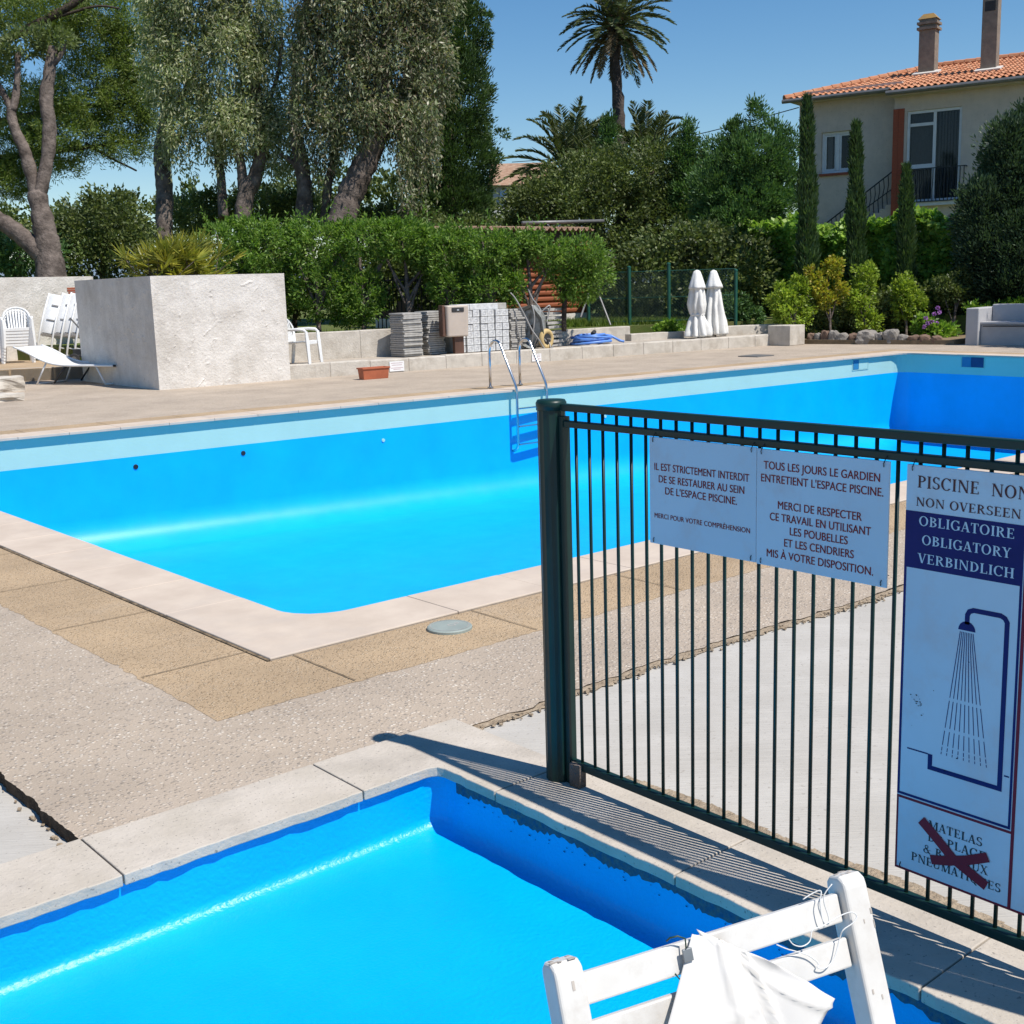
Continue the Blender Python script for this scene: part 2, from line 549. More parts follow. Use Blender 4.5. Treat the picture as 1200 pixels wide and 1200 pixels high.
def offset_poly(poly, d):
    """outward offset (d > 0) of a ccw polygon"""
    n = len(poly)
    out = []
    for i in range(n):
        a, b, c = poly[i - 1], poly[i], poly[(i + 1) % n]
        e1 = (b - a).normalized()
        e2 = (c - b).normalized()
        n1, n2 = Vector((e1.y, -e1.x)), Vector((e2.y, -e2.x))
        k = d / (1 + n1.dot(n2))
        out.append(b + (n1 + n2) * k)
    return out


def round_ring(poly, d, rad, seg=6):
    q = offset_poly(poly, d)
    n = len(q)
    out = []
    for i in range(n):
        a, b, c = q[i - 1], q[i], q[(i + 1) % n]
        e1, e2 = (a - b).normalized(), (c - b).normalized()
        ang = e1.angle(e2)
        t = rad / math.tan(ang / 2)
        p1, p2 = b + e1 * t, b + e2 * t
        cen = b + (e1 + e2).normalized() * (rad / math.sin(ang / 2))
        v1, v2 = p1 - cen, p2 - cen
        for k in range(seg + 1):
            w = k / seg
            v = v1 * (1 - w) + v2 * w
            v = v.normalized() * rad
            out.append(cen + v)
    return out


def rings(rs, close=None):
    """stack of (2D ring, z function or number) -> verts, faces; faces look inwards/up"""
    vs, fs = [], []
    n = len(rs[0][0])
    for ring, z in rs:
        for p in ring:
            vs.append((p.x, p.y, z(p) if callable(z) else z))
    for i in range(len(rs) - 1):
        for j in range(n):
            j2 = (j + 1) % n
            fs.append((i * n + j, i * n + j2, (i + 1) * n + j2, (i + 1) * n + j))
    if close:
        fs.append(tuple((len(rs) - 1) * n + j for j in range(n)))
    return vs, fs


# the ground reaches to the horizon, with an opening where the pools are dug
ox0, oy0, ox1, oy1 = -3.0, 0.3, 24.0, 15.6
G = 900
mb = MB()
mb.add([(-G, -G, -.09), (G, -G, -.09), (G, G, -.09), (-G, G, -.09), (ox0, oy0, -.09), (ox1, oy0, -.09), (ox1, oy1, -.09), (ox0, oy1, -.09)],
       [(0, 1, 5, 4), (1, 2, 6, 5), (2, 3, 7, 6), (3, 0, 4, 7)])
tag(mb.build('ground', M['soil']), kind='structure')

cop_out = offset_poly(POOL, .45)
brd_out = offset_poly(POOL, .97)
_in = offset_poly(POOL, .90)
b0, b3, b2, b1 = _in[0], _in[1], _in[2], _in[3]


def flat(name, polys, z, m):
    q = MB()
    for p in polys:
        k = len(q.v)
        q.v += [(x[0], x[1], z) for x in p]
        q.f.append(tuple(range(k, k + len(p))))
    return tag(q.build(name, m), kind='structure')


# aggregate deck: a slab 4 cm thick whose broken edges show
edge = [(1.17, 3.42)]
dk = MB()
rr_ = random.Random(3)
# broken near edge (towards the pale concrete): jagged
xs = np.linspace(2.57, 25.5, 420)
near_edge = [(x, 3.335 + .03 * math.sin(x * 2.1) * (x > 3) + .018 * rr_.uniform(-1, 1) + .045 * max(0, (x - 3)) / 22) for x in xs]
left_y = np.linspace(3.43, 9.0, 320)
left_edge = [(1.168 + .012 * mnoise.noise(Vector((y * 9, 0, 0))) + .003 * rr_.uniform(-1, 1) + .016 * max(0, mnoise.noise(Vector((y * 4, 3, 0)))), y) for y in left_y]
polys = [
    [(1.24, 3.425), (2.57, 3.425), (25.5, 3.5), tuple(b3), tuple(b0)],
    [tuple(b0), tuple(b1), (1.24, 27), (1.24, 3.425)],
    [tuple(b1), tuple(b2), (25.5, 19), (1.24, 27)],
    [tuple(b3), (25.5, 3.5), (25.5, 19), tuple(b2)],
]
for e0, e1 in zip(near_edge[:-1], near_edge[1:]):
    f0_, f1_ = [3.425 + .075 * (e_[0] - 2.57) / 22.93 for e_ in (e0, e1)]
    polys.append([e0, e1, (e1[0], f1_), (e0[0], f0_)])
for e0, e1 in zip(left_edge[:-1], left_edge[1:]):
    polys.append([e0, (1.24, e0[1]), (1.24, e1[1]), e1])
polys.append([left_edge[-1], (1.24, left_edge[-1][1]), (1.24, 27), (1.17, 27)])
tag_deck = flat('pool_deck', polys, 0.0, M['agg'])
# the riser of the deck's broken edges, its shade put into the dark colour
rs = MB()
for e in (near_edge, left_edge):
    for i in range(len(e) - 1):
        k = len(rs.v)
        rs.v += [(e[i][0], e[i][1], 0), (e[i + 1][0], e[i + 1][1], 0), (e[i + 1][0], e[i + 1][1], -.07), (e[i][0], e[i][1], -.07)]
        rs.f.append((k, k + 1, k + 2, k + 3))
tag(rs.build('deck_edge', M['riser']), kind='structure')

# gravel border round the pool, with its tile joints
gb = []
for i in range(4):
    a_, b_, c_, d_ = cop_out[i], cop_out[(i + 1) % 4], brd_out[(i + 1) % 4], brd_out[i]
    nrm_ = Vector(((c_ - d_).y, -(c_ - d_).x)).normalized()
    k_ = int((c_ - d_).length / .03)
    prev = None
    for j in range(k_ + 1):
        t_ = j / k_
        w_ = mnoise.noise(Vector((t_ * k_ * .25, i * 5, 0))) * .014 + rr_.uniform(-.007, .007) - .01
        o_ = d_.lerp(c_, t_) + nrm_ * (w_ * min(1, j * .1, (k_ - j) * .1))
        cur = (tuple(a_.lerp(b_, t_)), tuple(o_))
        if prev:
            gb.append([prev[0], prev[1], cur[1], cur[0]])
        prev = cur
flat('gravel_border', gb, 0.0012, M['tan'])
jm = MB()


def strip(q, a, b, w, z):
    a, b = Vector(a), Vector(b)
    d = (b - a).normalized()
    s_ = Vector((-d.y, d.x)) * w / 2
    k = len(q.v)
    q.v += [(*(a + s_), z), (*(a - s_), z), (*(b - s_), z), (*(b + s_), z)]
    q.f.append((k, k + 1, k + 2, k + 3))


for i in range(4):
    a, b = cop_out[i], cop_out[(i + 1) % 4]
    c, d = brd_out[i], brd_out[(i + 1) % 4]
    strip(jm, a, b, .016 if i == 3 else .008, .006)
    n_ = int((b - a).length / 1.02)
    for k in range(0, n_ + 1):
        t_ = (k * 1.02 + .12) / (b - a).length
        if t_ > 1:
            continue
        p_ = a.lerp(b, t_)
        nrm = Vector(((b - a).y, -(b - a).x)).normalized()
        strip(jm, p_, p_ + nrm * .50, .006, .006)
tag(jm.build('border_joints', M['joint']), kind='structure')

# pale concrete: lower slab at the left, path at the right and round the paddling pool
flat('concrete_slab', [[(-8, 3.43), (1.2, 3.43), (1.2, 12), (-8, 12)]], -.045, M['white_conc'])
flat('concrete_path', [[(2.59, -9), (27, -9), (27, 3.5), (2.59, 3.5)], [(-8, -9), (2.59, -9), (2.59, .67), (-8, .67)], [(-8, .67), (-2.63, .67), (-2.63, 3.43), (-8, 3.43)]], -.012, M['white_conc'])
# crumbled mortar seam along the broken edge and along the kerb under the fence
sm = MB()
for k in range(620):
    x = rr_.uniform(2.6, 12)
    y = 3.315 + .03 * math.sin(x * 2.1) * (x > 3) - abs(rr_.gauss(0, .022)) + .045 * max(0, (x - 3)) / 22
    s_ = rr_.uniform(.002, .009)
    sm.box((x, y, -.006 + s_ * .3), (s_ * 2, s_ * 1.6, s_), Matrix.Rotation(rr_.uniform(0, 3), 3, 'Z') @ Matrix.Rotation(rr_.uniform(-.6, .6), 3, 'X'))
for k in range(26):
    y = rr_.uniform(3.43, 4.3)
    s_ = rr_.uniform(.002, .008)
    sm.box((1.155 - abs(rr_.gauss(0, .008)), y, -.04 + s_ * .3), (s_ * 2, s_ * 1.6, s_), Matrix.Rotation(rr_.uniform(0, 3), 3, 'Z'))
tag(sm.build('mortar_crumbs', M['dirt']), kind='stuff')
ss = MB()
ks = np.linspace(2.6, 12, 240)
up_ = [(x, 3.34 + .03 * math.sin(x * 2.1) * (x > 3) + .045 * max(0, (x - 3)) / 22) for x in ks]
lo_ = [(x, y - .034 - .036 * rr_.random() ** 1.5) for x, y in up_]
for i in range(len(ks) - 1):
    k = len(ss.v)
    ss.v += [(*lo_[i], -.007), (*lo_[i + 1], -.007), (*up_[i + 1], -.003), (*up_[i], -.003)]
    ss.f.append((k, k + 1, k + 2, k + 3))
ys = np.linspace(-3, 2.62, 170)
for i in range(len(ys) - 1):
    k = len(ss.v)
    a0, a1 = [2.70 + .012 * math.sin(ys[j] * 9) + .012 * rr_.random() for j in (i, i + 1)]
    ss.v += [(2.59, ys[i], -.006), (a0, ys[i], -.006), (a1, ys[i + 1], -.006), (2.59, ys[i + 1], -.006)]
    ss.f.append((k, k + 1, k + 2, k + 3))
tag(ss.build('mortar_seam', M['dirt']), kind='structure')

# ---- the big pool
pool = thing('swimming_pool', 'large drained swimming pool painted bright blue, a ladder on its far wall', 'pool', (12, 9.5, 0))


def zdep(p):
    return 1.46 + (p.x - 2.9) / 19 * .32


CR = .42
bandz = -.38
rs_ = [(round_ring(POOL, .07, .30), -.02), (round_ring(POOL, .07, .30), bandz)]
mb = MB()
mb.add(*rings(rs_))
mb.build('waterline_band', M['band'], pool, True, smooth=False)
rl = [(round_ring(POOL, .07, .30), bandz), (round_ring(POOL, .07, .30), lambda p: -(zdep(p) - CR))]
for k in range(1, 9):
    g = PI / 2 * k / 8
    rl.append((round_ring(POOL, .07 - CR * (1 - math.cos(g)), max(.30 - CR * (1 - math.cos(g)) * .4, .12)), lambda p, g=g: -(zdep(p) - CR * (1 - math.sin(g)))))
rl.append((round_ring(POOL, .07 - CR - .06, .12), lambda p: -zdep(p)))
mb = MB()
mb.add(*rings(rl, True))
o = mb.build('basin', M['blue'], pool, True)
for p_ in o.data.polygons:
    p_.use_smooth = True
rim = MB()
rim.add(*rings([(round_ring(POOL, .45, .02), -.02), (round_ring(POOL, .07, .30), -.02)]))
rim.build('rim', M['band'], pool, True)


def coping_runs(poly, inner_d, outer_d, corner, step, z0, z1, rough, seed, gap=.004, rad=.25, skip=()):
    """coping slabs between an inner (overhanging) and an outer line, one slab after the other, corner slabs included"""
    rg = random.Random(seed)
    inn, out = offset_poly(poly, inner_d), offset_poly(poly, outer_d)
    n = len(poly)
    q = MB()

    def slab(pi, po):
        pts = []
        for a, b in zip(pi[:-1], pi[1:]):
            m_ = max(1, int((b - a).length / .035)) if rough else 1
            for k in range(m_):
                v = a.lerp(b, k / m_)
                if rough and (k or a is not pi[0]):
                    v = v + Vector((rg.uniform(-1, 1), rg.uniform(-1, 1))) * rough
                pts.append(v)
        pts.append(pi[-1])
        pts += list(reversed(po))
        dz = rg.uniform(-.0015, .0015)
        q.prism([(v.x, v.y) for v in reversed(pts)][::-1], z0 + dz, z1 + dz)

    ringin = round_ring(poly, inner_d, rad, 6)
    for i in range(n):
        a, b = inn[i], inn[(i + 1) % n]
        e = (b - a).normalized()
        nr = Vector((e.y, -e.x))
        W_ = outer_d - inner_d
        L_ = (b - a).length
        t0, t1 = corner, L_ - corner
        k = max(1, round((t1 - t0) / step))
        cuts = [t0 + (t1 - t0) * j / k + (rg.uniform(-.02, .02) if 0 < j < k else 0) for j in range(k + 1)]
        for j in range(k):
            u0, u1 = cuts[j] + gap / 2, cuts[j + 1] - gap / 2
            slab([a + e * u0, a + e * u1], [a + e * u0 + nr * W_, a + e * u1 + nr * W_])
        # corner slab at b
        c = inn[(i + 2) % n]
        e2 = (c - b).normalized()
        n2 = Vector((e2.y, -e2.x))
        j = (i + 1) % n
        arc = ringin[j * 7:(j + 1) * 7]
        pi = [b - e * (corner - gap / 2)] + arc + [b + e2 * (corner - gap / 2)]
        po = [pi[0] + nr * W_, out[j], pi[-1] + n2 * W_]
        slab(pi, po)
    return q


coping_runs(POOL, 0.0, .44, .62, .62, -.024, .012, 0, 5, rad=.26, gap=.003).build('coping', M['coping'], pool, True, bevel=.005, segs=2)
# skimmers in the far and the end wall: flat panels, recess shade painted in
ndir = Vector((-(QC - QB).y, (QC - QB).x)).normalized()      # into the far wall (+y)
nf = Vector((ndir.x, ndir.y, 0))
if nf.y > 0:
    nf = -nf
wf = offset_poly(POOL, .07)


def wall_pt(px, py, which):
    if which == 'far':
        a, b = wf[3], wf[2]
    elif which == 'end':
        a, b = wf[2], wf[1]
    d = (b - a).normalized()
    nn = Vector((d.y, -d.x, 0))
    p_ = on_plane(px, py, (a.x, a.y, 0), nn)
    return p_, Vector((d.x, d.y, 0)), nn


for (px, py, which) in ((1008, 427, 'far'), (1140, 424.5, 'end')):
    p_, d_, n_ = wall_pt(px, py, which)
    q = MB()
    rot = Matrix((d_, n_, Vector((0, 0, 1)))).transposed()
    for sx in (-1, 1):
        q.box(p_ + d_ * sx * .246 + n_ * .0, (.012, .02, .21), rot)
    for sz in (-1, 1):
        q.box(p_ + Vector((0, 0, sz * .105)) + n_ * .0, (.504, .02, .012), rot)
    s_ = q.build('skimmer', M['band'], pool, True)
    s_['label'] = 'rectangular skimmer opening in the pale band'
    q = MB()
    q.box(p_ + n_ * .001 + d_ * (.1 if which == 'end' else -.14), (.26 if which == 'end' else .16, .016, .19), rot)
    q.build('skimmer_shade_panel', M['deep'] if which == 'end' else M['recess'], s_).location = -pool.location
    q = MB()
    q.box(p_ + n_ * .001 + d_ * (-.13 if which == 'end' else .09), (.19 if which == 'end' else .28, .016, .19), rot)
    q.build('skimmer_lighter_panel', M['recess'] if which == 'end' else M['band'], s_).location = -pool.location
for (px, py) in ((159, 547), (285, 531), (449, 516), (709, 488)):
    p_, d_, n_ = wall_pt(px, py, 'far')
    sgn = 1 if n_.y < 0 else -1
    q = MB()
    q.tube([p_ - n_ * .02, p_ + n_ * sgn * .012], .032 if px < 300 else .026, 12)
    q.build('inlet', M['inlet'] if px < 300 else M['band'], pool, True, bevel=.004)
# chipped corner of the basin near the ladder side is left alone

# ---- the paddling pool
PADL = [Vector((-2.3, 1.0)), Vector((2.27, 1.0)), Vector((2.27, 3.10)), Vector((-2.3, 3.10))]
pad = thing('paddling_pool', 'small empty shallow paddling pool painted bright blue in the foreground', 'pool', (0, 2, 0))
CR2, DP2 = .045, .215
rl = [(round_ring(PADL, .025, .08), -.012), (round_ring(PADL, .025, .08), -(DP2 - CR2))]
for k in range(1, 8):
    g = PI / 2 * k / 7
    rl.append((round_ring(PADL, .025 - CR2 * (1 - math.cos(g)), .08), -(DP2 - CR2 * (1 - math.sin(g)))))
rl.append((round_ring(PADL, .025 - CR2 - .03, .08), -DP2))
mb = MB()
mb.add(*rings(rl, True))
o = mb.build('basin', M['blue2'], pad, True)
for p_ in o.data.polygons:
    p_.use_smooth = True
mb = MB()
mb.add(*rings([(round_ring(PADL, .31, .02), -.012), (round_ring(PADL, .025, .08), -.012)]))
mb.build('rim', M['coping2'], pad, True)
coping_runs(PADL, 0.0, .315, .30, .74, -.022, .013, .004, 8, gap=.005, rad=.05).build('coping', M['coping2'], pad, True, bevel=.011, segs=3)
# ragged strip of flaked paint under the right-hand coping
fl = MB()
yy = np.linspace(1.05, 3.03, 180)
lowz = [-.056 - .016 * rr_.random() - .010 * math.sin(y * 17) for y in yy]
for i in range(len(yy) - 1):
    k = len(fl.v)
    fl.v += [(2.291, yy[i], -.02), (2.291, yy[i + 1], -.02), (2.291, yy[i + 1], lowz[i + 1]), (2.291, yy[i], lowz[i])]
    fl.f.append((k, k + 1, k + 2, k + 3))
fl.build('flaked_strip', M['grime'], pad, True)
ch = MB()
for k in range(45):
    y = 1.3 + 1.7 * rr_.random()
    z = -.085 + rr_.gauss(0, .012)
    s_ = rr_.uniform(.0015, .005)
    b_ = len(ch.v)
    pts = [(2.2925, y + s_ * math.cos(a) * rr_.uniform(.5, 1.4), z + s_ * .6 * math.sin(a) * rr_.uniform(.4, 1.2)) for a in np.linspace(0, 2 * PI, 7)[:-1]]
    ch.v += pts
    ch.f.append(tuple(range(b_, b_ + 6)))
ch.build('paint_chips', M['navy'], pad, True)['kind'] = 'stuff'

# ------------------------------------------------------------------ fence with signs
FX = 2.50
fence = thing('metal_fence', 'dark green metal bar fence with round post standing beside the paddling pool', 'fence', (FX, 2.7, 0))
q = MB()
q.lathe([(.043, -.01), (.043, 1.225)], 28, (FX - .005, 2.735, 0), lambda g, z: 1 + .045 * (abs(math.sin(g * 7)) - .5))
q.build('post', M['green'], fence, True, smooth=False)
q = MB()
q.lathe([(.047, 1.218), (.048, 1.24), (.043, 1.249), (.02, 1.251)], 28, (FX - .005, 2.735, 0))
q.build('post_cap', M['green'], fence, True, smooth=True)
q = MB()
q.lathe([(.046, -.01), (.046, 1.225)], 28, (FX - .005, .66, 0))
q.build('post', M['green'], fence, True)
q = MB()
q.lathe([(.050, 1.215), (.051, 1.24), (.046, 1.249), (.02, 1.251)], 28, (FX - .005, .66, 0))
q.build('post_cap', M['green'], fence, True)
for z, h in ((1.228, .022), (1.178, .020), (.080, .026)):
    q = MB()
    q.box((FX, (2.70 + .70) / 2, z), (.024, 2.0, h))
    q.build('rail', M['green'], fence, True, bevel=.003)
q = MB()
q.box((FX, 2.683, .6), (.03, .018, 1.2))
q.build('hinge_stile', M['green'], fence, True)
nb = 34
for k in range(nb):
    y = 2.632 - k * .0577
    q = MB()
    q.tube([(FX, y, .07), (FX, y, 1.225)], .0051, 8)
    q.build('baluster', M['green'], fence, True, smooth=True)
q = MB()
q.box((FX - .01, 2.645, .045), (.035, .045, .09))
q.build('foot_block', M['bark'], fence, True, bevel=.004)


def mesh_text(body, name, yl, yr, zb, cap, X, m, parent, bold=.003):
    cu = bpy.data.curves.new(name, 'FONT')
    cu.body = body
    cu.size = 1
    cu.offset = 0
    cu.space_character = 1.02
    ob = bpy.data.objects.new(name, cu)
    COL.objects.link(ob)
    dg = bpy.context.evaluated_depsgraph_get()
    me = bpy.data.meshes.new_from_object(ob.evaluated_get(dg))
    COL.objects.unlink(ob)
    bpy.data.objects.remove(ob)
    v = np.zeros(len(me.vertices) * 3)
    me.vertices.foreach_get('co', v)
    v = v.reshape(-1, 3)
    x0, x1 = v[:, 0].min(), v[:, 0].max()
    capu = .729 - bold * 0
    o = parent.location
    w = np.zeros_like(v)
    w[:, 0] = X - o.x
    w[:, 1] = yl + (yr - yl) * (v[:, 0] - x0) / (x1 - x0) - o.y
    w[:, 2] = zb + cap * v[:, 1] / capu - o.z
    me.vertices.foreach_set('co', w.ravel())
    me.update()
    bm = bmesh.new()
    bm.from_mesh(me)
    n0 = len(bm.verts)
    dup_ = bmesh.ops.duplicate(bm, geom=bm.verts[:] + bm.edges[:] + bm.faces[:])
    for v_ in bm.verts[:n0]:
        v_.co.y += cap * .022
    bm.verts.ensure_lookup_table()
    for k_, v_ in enumerate(bm.verts):
        if k_ >= n0:
            v_.co.y -= cap * .022
            v_.co.x -= .00012
    bm.to_mesh(me)
    bm.free()
    me.materials.append(m)
    me.name = name
    t_ = bpy.data.objects.new(name, me)
    COL.objects.link(t_)
    t_.parent = parent
    return t_


# --- a small serif alphabet drawn from stems, hairlines, bowls and serifs
TK, TN = .17, .07


class Glyph:
    def __init__(s):
        s.q = []

    def rect(s, x0, y0, x1, y1):
        s.q.append([(x0, y0), (x1, y0), (x1, y1), (x0, y1)])
        return s

    def stem(s, x, t=TK, bot=True, top=True, y0=0, y1=1):
        s.rect(x - t / 2, y0, x + t / 2, y1)
        if bot:
            s.rect(x - t / 2 - .07, y0, x + t / 2 + .07, y0 + .055)
        if top:
            s.rect(x - t / 2 - .07, y1 - .055, x + t / 2 + .07, y1)
        return s

    def diag(s, x0, y0, x1, y1, t):
        s.q.append([(x0 - t / 2, y0), (x0 + t / 2, y0), (x1 + t / 2, y1), (x1 - t / 2, y1)])
        return s

    def serif(s, x, y, w=.16):
        return s.rect(x - w, y if y < .5 else y - .055, x + w, y + .055 if y < .5 else y)

    def ring(s, cx, cy, rx, ry, a0, a1, tx=TK, ty=TN, n=14):
        for k in range(n):
            g0, g1 = R(a0 + (a1 - a0) * k / n), R(a0 + (a1 - a0) * (k + 1) / n)
            s.q.append([(cx + rx * math.cos(g0), cy + ry * math.sin(g0)), (cx + rx * math.cos(g1), cy + ry * math.sin(g1)),
                        (cx + (rx - tx) * math.cos(g1), cy + (ry - ty) * math.sin(g1)), (cx + (rx - tx) * math.cos(g0), cy + (ry - ty) * math.sin(g0))])
        return s


def glyph(c):
    g = Glyph()
    if c == 'I':
        return g.stem(.2), .40
    if c == 'P':
        return g.stem(.2).ring(.28, .73, .42, .27, -90, 90), .74
    if c == 'R':
        return g.stem(.2).ring(.28, .74, .40, .26, -90, 90).diag(.72, 0, .42, .48, TK).serif(.76, 0, .1), .86
    if c == 'B':
        return g.stem(.2).ring(.28, .76, .37, .24, -90, 90).ring(.28, .28, .43, .28, -90, 90), .76
    if c == 'D':
        return g.stem(.2).ring(.28, .5, .52, .5, -90, 90), .86
    if c == 'E':
        return g.stem(.2).rect(.28, 0, .68, .06).rect(.28, .94, .64, 1).rect(.28, .47, .52, .53).rect(.62, 0, .68, .22).rect(.58, .78, .64, 1).rect(.48, .38, .53, .62), .74
    if c == 'L':
        return g.stem(.2).rect(.28, 0, .66, .06).rect(.6, 0, .66, .26), .71
    if c == 'T':
        return g.stem(.38, top=False).rect(.04, .94, .72, 1).rect(.04, .74, .10, 1).rect(.66, .74, .72, 1), .76
    if c == 'H':
        return g.stem(.2).stem(.72).rect(.28, .47, .64, .53), .92
    if c == 'N':
        return g.stem(.17, TN, True, True).stem(.78, TN, False, True).diag(.78, 0, .19, 1, TK), .94
    if c == 'M':
        return g.stem(.16, TN).stem(.92, TK).diag(.5, 0, .2, 1, TK).diag(.5, 0, .86, 1, TN), 1.1
    if c == 'V':
        return g.diag(.40, 0, .12, 1, TK).diag(.40, 0, .68, 1, TN).serif(.12, 1).serif(.68, 1, .12), .8
    if c == 'A':
        return g.diag(.10, 0, .38, 1, TN).diag(.66, 0, .38, 1, TK).rect(.2, .3, .58, .36).serif(.1, 0, .12).serif(.66, 0), .8
    if c == 'Y':
        return g.stem(.38, TK, True, False, 0, .5).diag(.38, .45, .12, 1, TK).diag(.38, .45, .64, 1, TN).serif(.12, 1).serif(.64, 1, .12), .78
    if c == 'X':
        return g.diag(.64, 0, .12, 1, TK).diag(.1, 0, .62, 1, TN).serif(.12, 1).serif(.64, 0).serif(.1, 0, .12).serif(.62, 1, .12), .8
    if c == 'O':
        return g.ring(.46, .5, .43, .52, 0, 360, n=26), .94
    if c == 'Q':
        return g.ring(.46, .5, .43, .52, 0, 360, n=26).diag(.72, -.2, .48, .1, TK), .94
    if c == 'C':
        return g.ring(.46, .5, .43, .52, 42, 318, n=22).rect(.72, .7, .78, 1), .84
    if c == 'G':
        return g.ring(.46, .5, .43, .52, 42, 318, n=22).rect(.72, .7, .78, 1).stem(.74, TK, False, True, .06, .44), .92
    if c == 'U':
        return g.stem(.2, TK, False, True, .3, 1).stem(.72, TN, False, True, .3, 1).ring(.435, .3, .32, .31, 180, 360, .13), .9
    if c == 'S':
        return g.ring(.33, .745, .28, .27, 30, 270, .15).ring(.33, .255, .30, .27, 90, -150, .15).rect(.53, .74, .58, .96).rect(.06, .04, .11, .27), .66
    if c == '&':
        return g.ring(.4, .78, .2, .23, 0, 360, .09).ring(.36, .27, .32, .28, 60, 360, .14).diag(.78, 0, .3, .66, TK).rect(.6, .42, .86, .47), .92
    if c == '.':
        return g.rect(.05, 0, .2, .15), .3
    return g, .38


def serif_text(body, name, yl, yr, zb, cap, X, m, parent):
    mb_ = MB()
    x = 0
    polys = []
    for c in body:
        g, w = glyph(c)
        for p in g.q:
            polys.append([(x + a, b) for a, b in p])
        x += w + .04
    x0 = min(a for p in polys for a, b in p)
    x1 = max(a for p in polys for a, b in p)
    for k, p in enumerate(polys):
        b_ = len(mb_.v)
        ar = sum(p[i][0] * p[(i + 1) % 4][1] - p[(i + 1) % 4][0] * p[i][1] for i in range(4))
        pp = p if ar < 0 else p[::-1]
        mb_.v += [(X - .00006 * (k % 7), yl + (yr - yl) * (a - x0) / (x1 - x0), zb + cap * b) for a, b in pp]
        mb_.f.append((b_, b_ + 1, b_ + 2, b_ + 3))
    return mb_.build(name, m, parent, True)


def board(name, label, y0, y1, z0, z1):
    t_ = thing(name, label, 'sign', (2.482, (y0 + y1) / 2, (z0 + z1) / 2), 0, 'signs wired to the green fence')
    q = MB()
    q.box((2.482, (y0 + y1) / 2, (z0 + z1) / 2), (.005, abs(y1 - y0), z1 - z0))
    q.build('panel', M['sign'], t_, True, bevel=.0012)
    for y in (y0 - .015, y1 + .015):
        for z in (z0 + .012, z1 - .006):
            q = MB()
            q.tube([(2.478, y, z - .008), (2.476, y, z), (2.488, y - .002, z + .018), (2.51, y - .002, z + .012)], .0012, 5)
            q.build('tie', M['black'], t_, True)
    return t_


SX = 2.4788
s1 = board('notice_sign', 'white notice beginning IL EST STRICTEMENT INTERDIT, nearest the fence post', 2.311, 1.9345, .862, 1.168)
for b_, yl, yr, z, c in (('IL EST STRICTEMENT INTERDIT', 2.291, 1.957, 1.075, .0215), ('DE SE RESTAURER AU SEIN', 2.275, 1.973, 1.041, .0215),
                         ("DE L'ESPACE PISCINE.", 2.251, 1.997, 1.009, .0215), ('MERCI POUR VOTRE COMPRÉHENSION', 2.292, 1.953, .938, .0145)):
    mesh_text(b_, 'lettering', yl, yr, z, c, SX, M['maroon2'], s1)
s2 = board('notice_sign', 'white notice beginning TOUS LES JOURS LE GARDIEN, in the middle of the fence', 1.9325, 1.545, .860, 1.166)
for b_, yl, yr, z, c in (('TOUS LES JOURS LE GARDIEN', 1.910, 1.570, 1.115, .0215), ("ENTRETIENT L'ESPACE PISCINE.", 1.918, 1.560, 1.081, .0215),
                         ('MERCI DE RESPECTER', 1.864, 1.617, 1.015, .0215), ('CE TRAVAIL EN UTILISANT', 1.889, 1.591, .9825, .0215),
                         ('LES POUBELLES', 1.826, 1.655, .951, .0215), ('ET LES CENDRIERS', 1.843, 1.637, .919, .0215),
                         ('MIS À VOTRE DISPOSITION.', 1.898, 1.582, .885, .0215)):
    mesh_text(b_, 'lettering', yl, yr, z, c, SX, M['maroon2'], s2)

s3 = board('shower_sign', 'tall white and navy board with a shower symbol and OBLIGATOIRE, at the right end', 1.500, .905, .160, 1.165)
PXX = 2.4790


def sheet(poly, m, name, parent, X=PXX):
    """flat print on the board: polygon of (y, z)"""
    q = MB()
    ar = sum(poly[i][0] * poly[(i + 1) % len(poly)][1] - poly[(i + 1) % len(poly)][0] * poly[i][1] for i in range(len(poly)))
    pp = poly if ar < 0 else poly[::-1]
    q.v = [(X, a, b) for a, b in pp]
    q.f = [tuple(range(len(pp)))]
    return q.build(name, m, parent, True)


def rect_(y0, y1, z0, z1):
    return [(y0, z0), (y1, z0), (y1, z1), (y0, z1)]


serif_text('PISCINE  NON', 'lettering', 1.471, 1.206, 1.113, .028, SX, M['maroon'], s3)
serif_text('NON OVERSEEN', 'lettering', 1.473, 1.224, 1.070, .0205, SX, M['maroon'], s3)
sheet(rect_(1.4995, 1.2125, .922, 1.057), M['navy'], 'blue_panel', s3)
for b_, yl, yr, z in (('OBLIGATOIRE', 1.464, 1.236, 1.025), ('OBLIGATORY', 1.455, 1.241, .981), ('VERBINDLICH', 1.465, 1.232, .937)):
    serif_text(b_, 'lettering', yl, yr, z, .0225, 2.4782, M['sign'], s3)
fr = MB()
for r_ in (rect_(1.4995, 1.493, .355, .922), rect_(1.2185, 1.2125, .355, .922), rect_(1.493, 1.2185, .355, .3615)):
    k = len(fr.v)
    fr.v += [(PXX, a, b) for a, b in r_]
    fr.f.append((k, k + 1, k + 2, k + 3))
fr.build('blue_border', M['navy'], s3, True)
fr = MB()
for r_ in (rect_(1.4995, 1.4945, .1605, .352), rect_(1.2105, 1.2025, .1605, 1.052), rect_(1.4945, 1.2105, .1605, .1665), rect_(1.4945, 1.2105, .3455, .352), rect_(1.2025, .906, .1605, .1665), rect_(.9105, .906, .1665, 1.052)):
    k = len(fr.v)
    fr.v += [(PXX, a, b) for a, b in r_]
    fr.f.append((k, k + 1, k + 2, k + 3))
fr.build('red_border', M['redp'], s3, True)


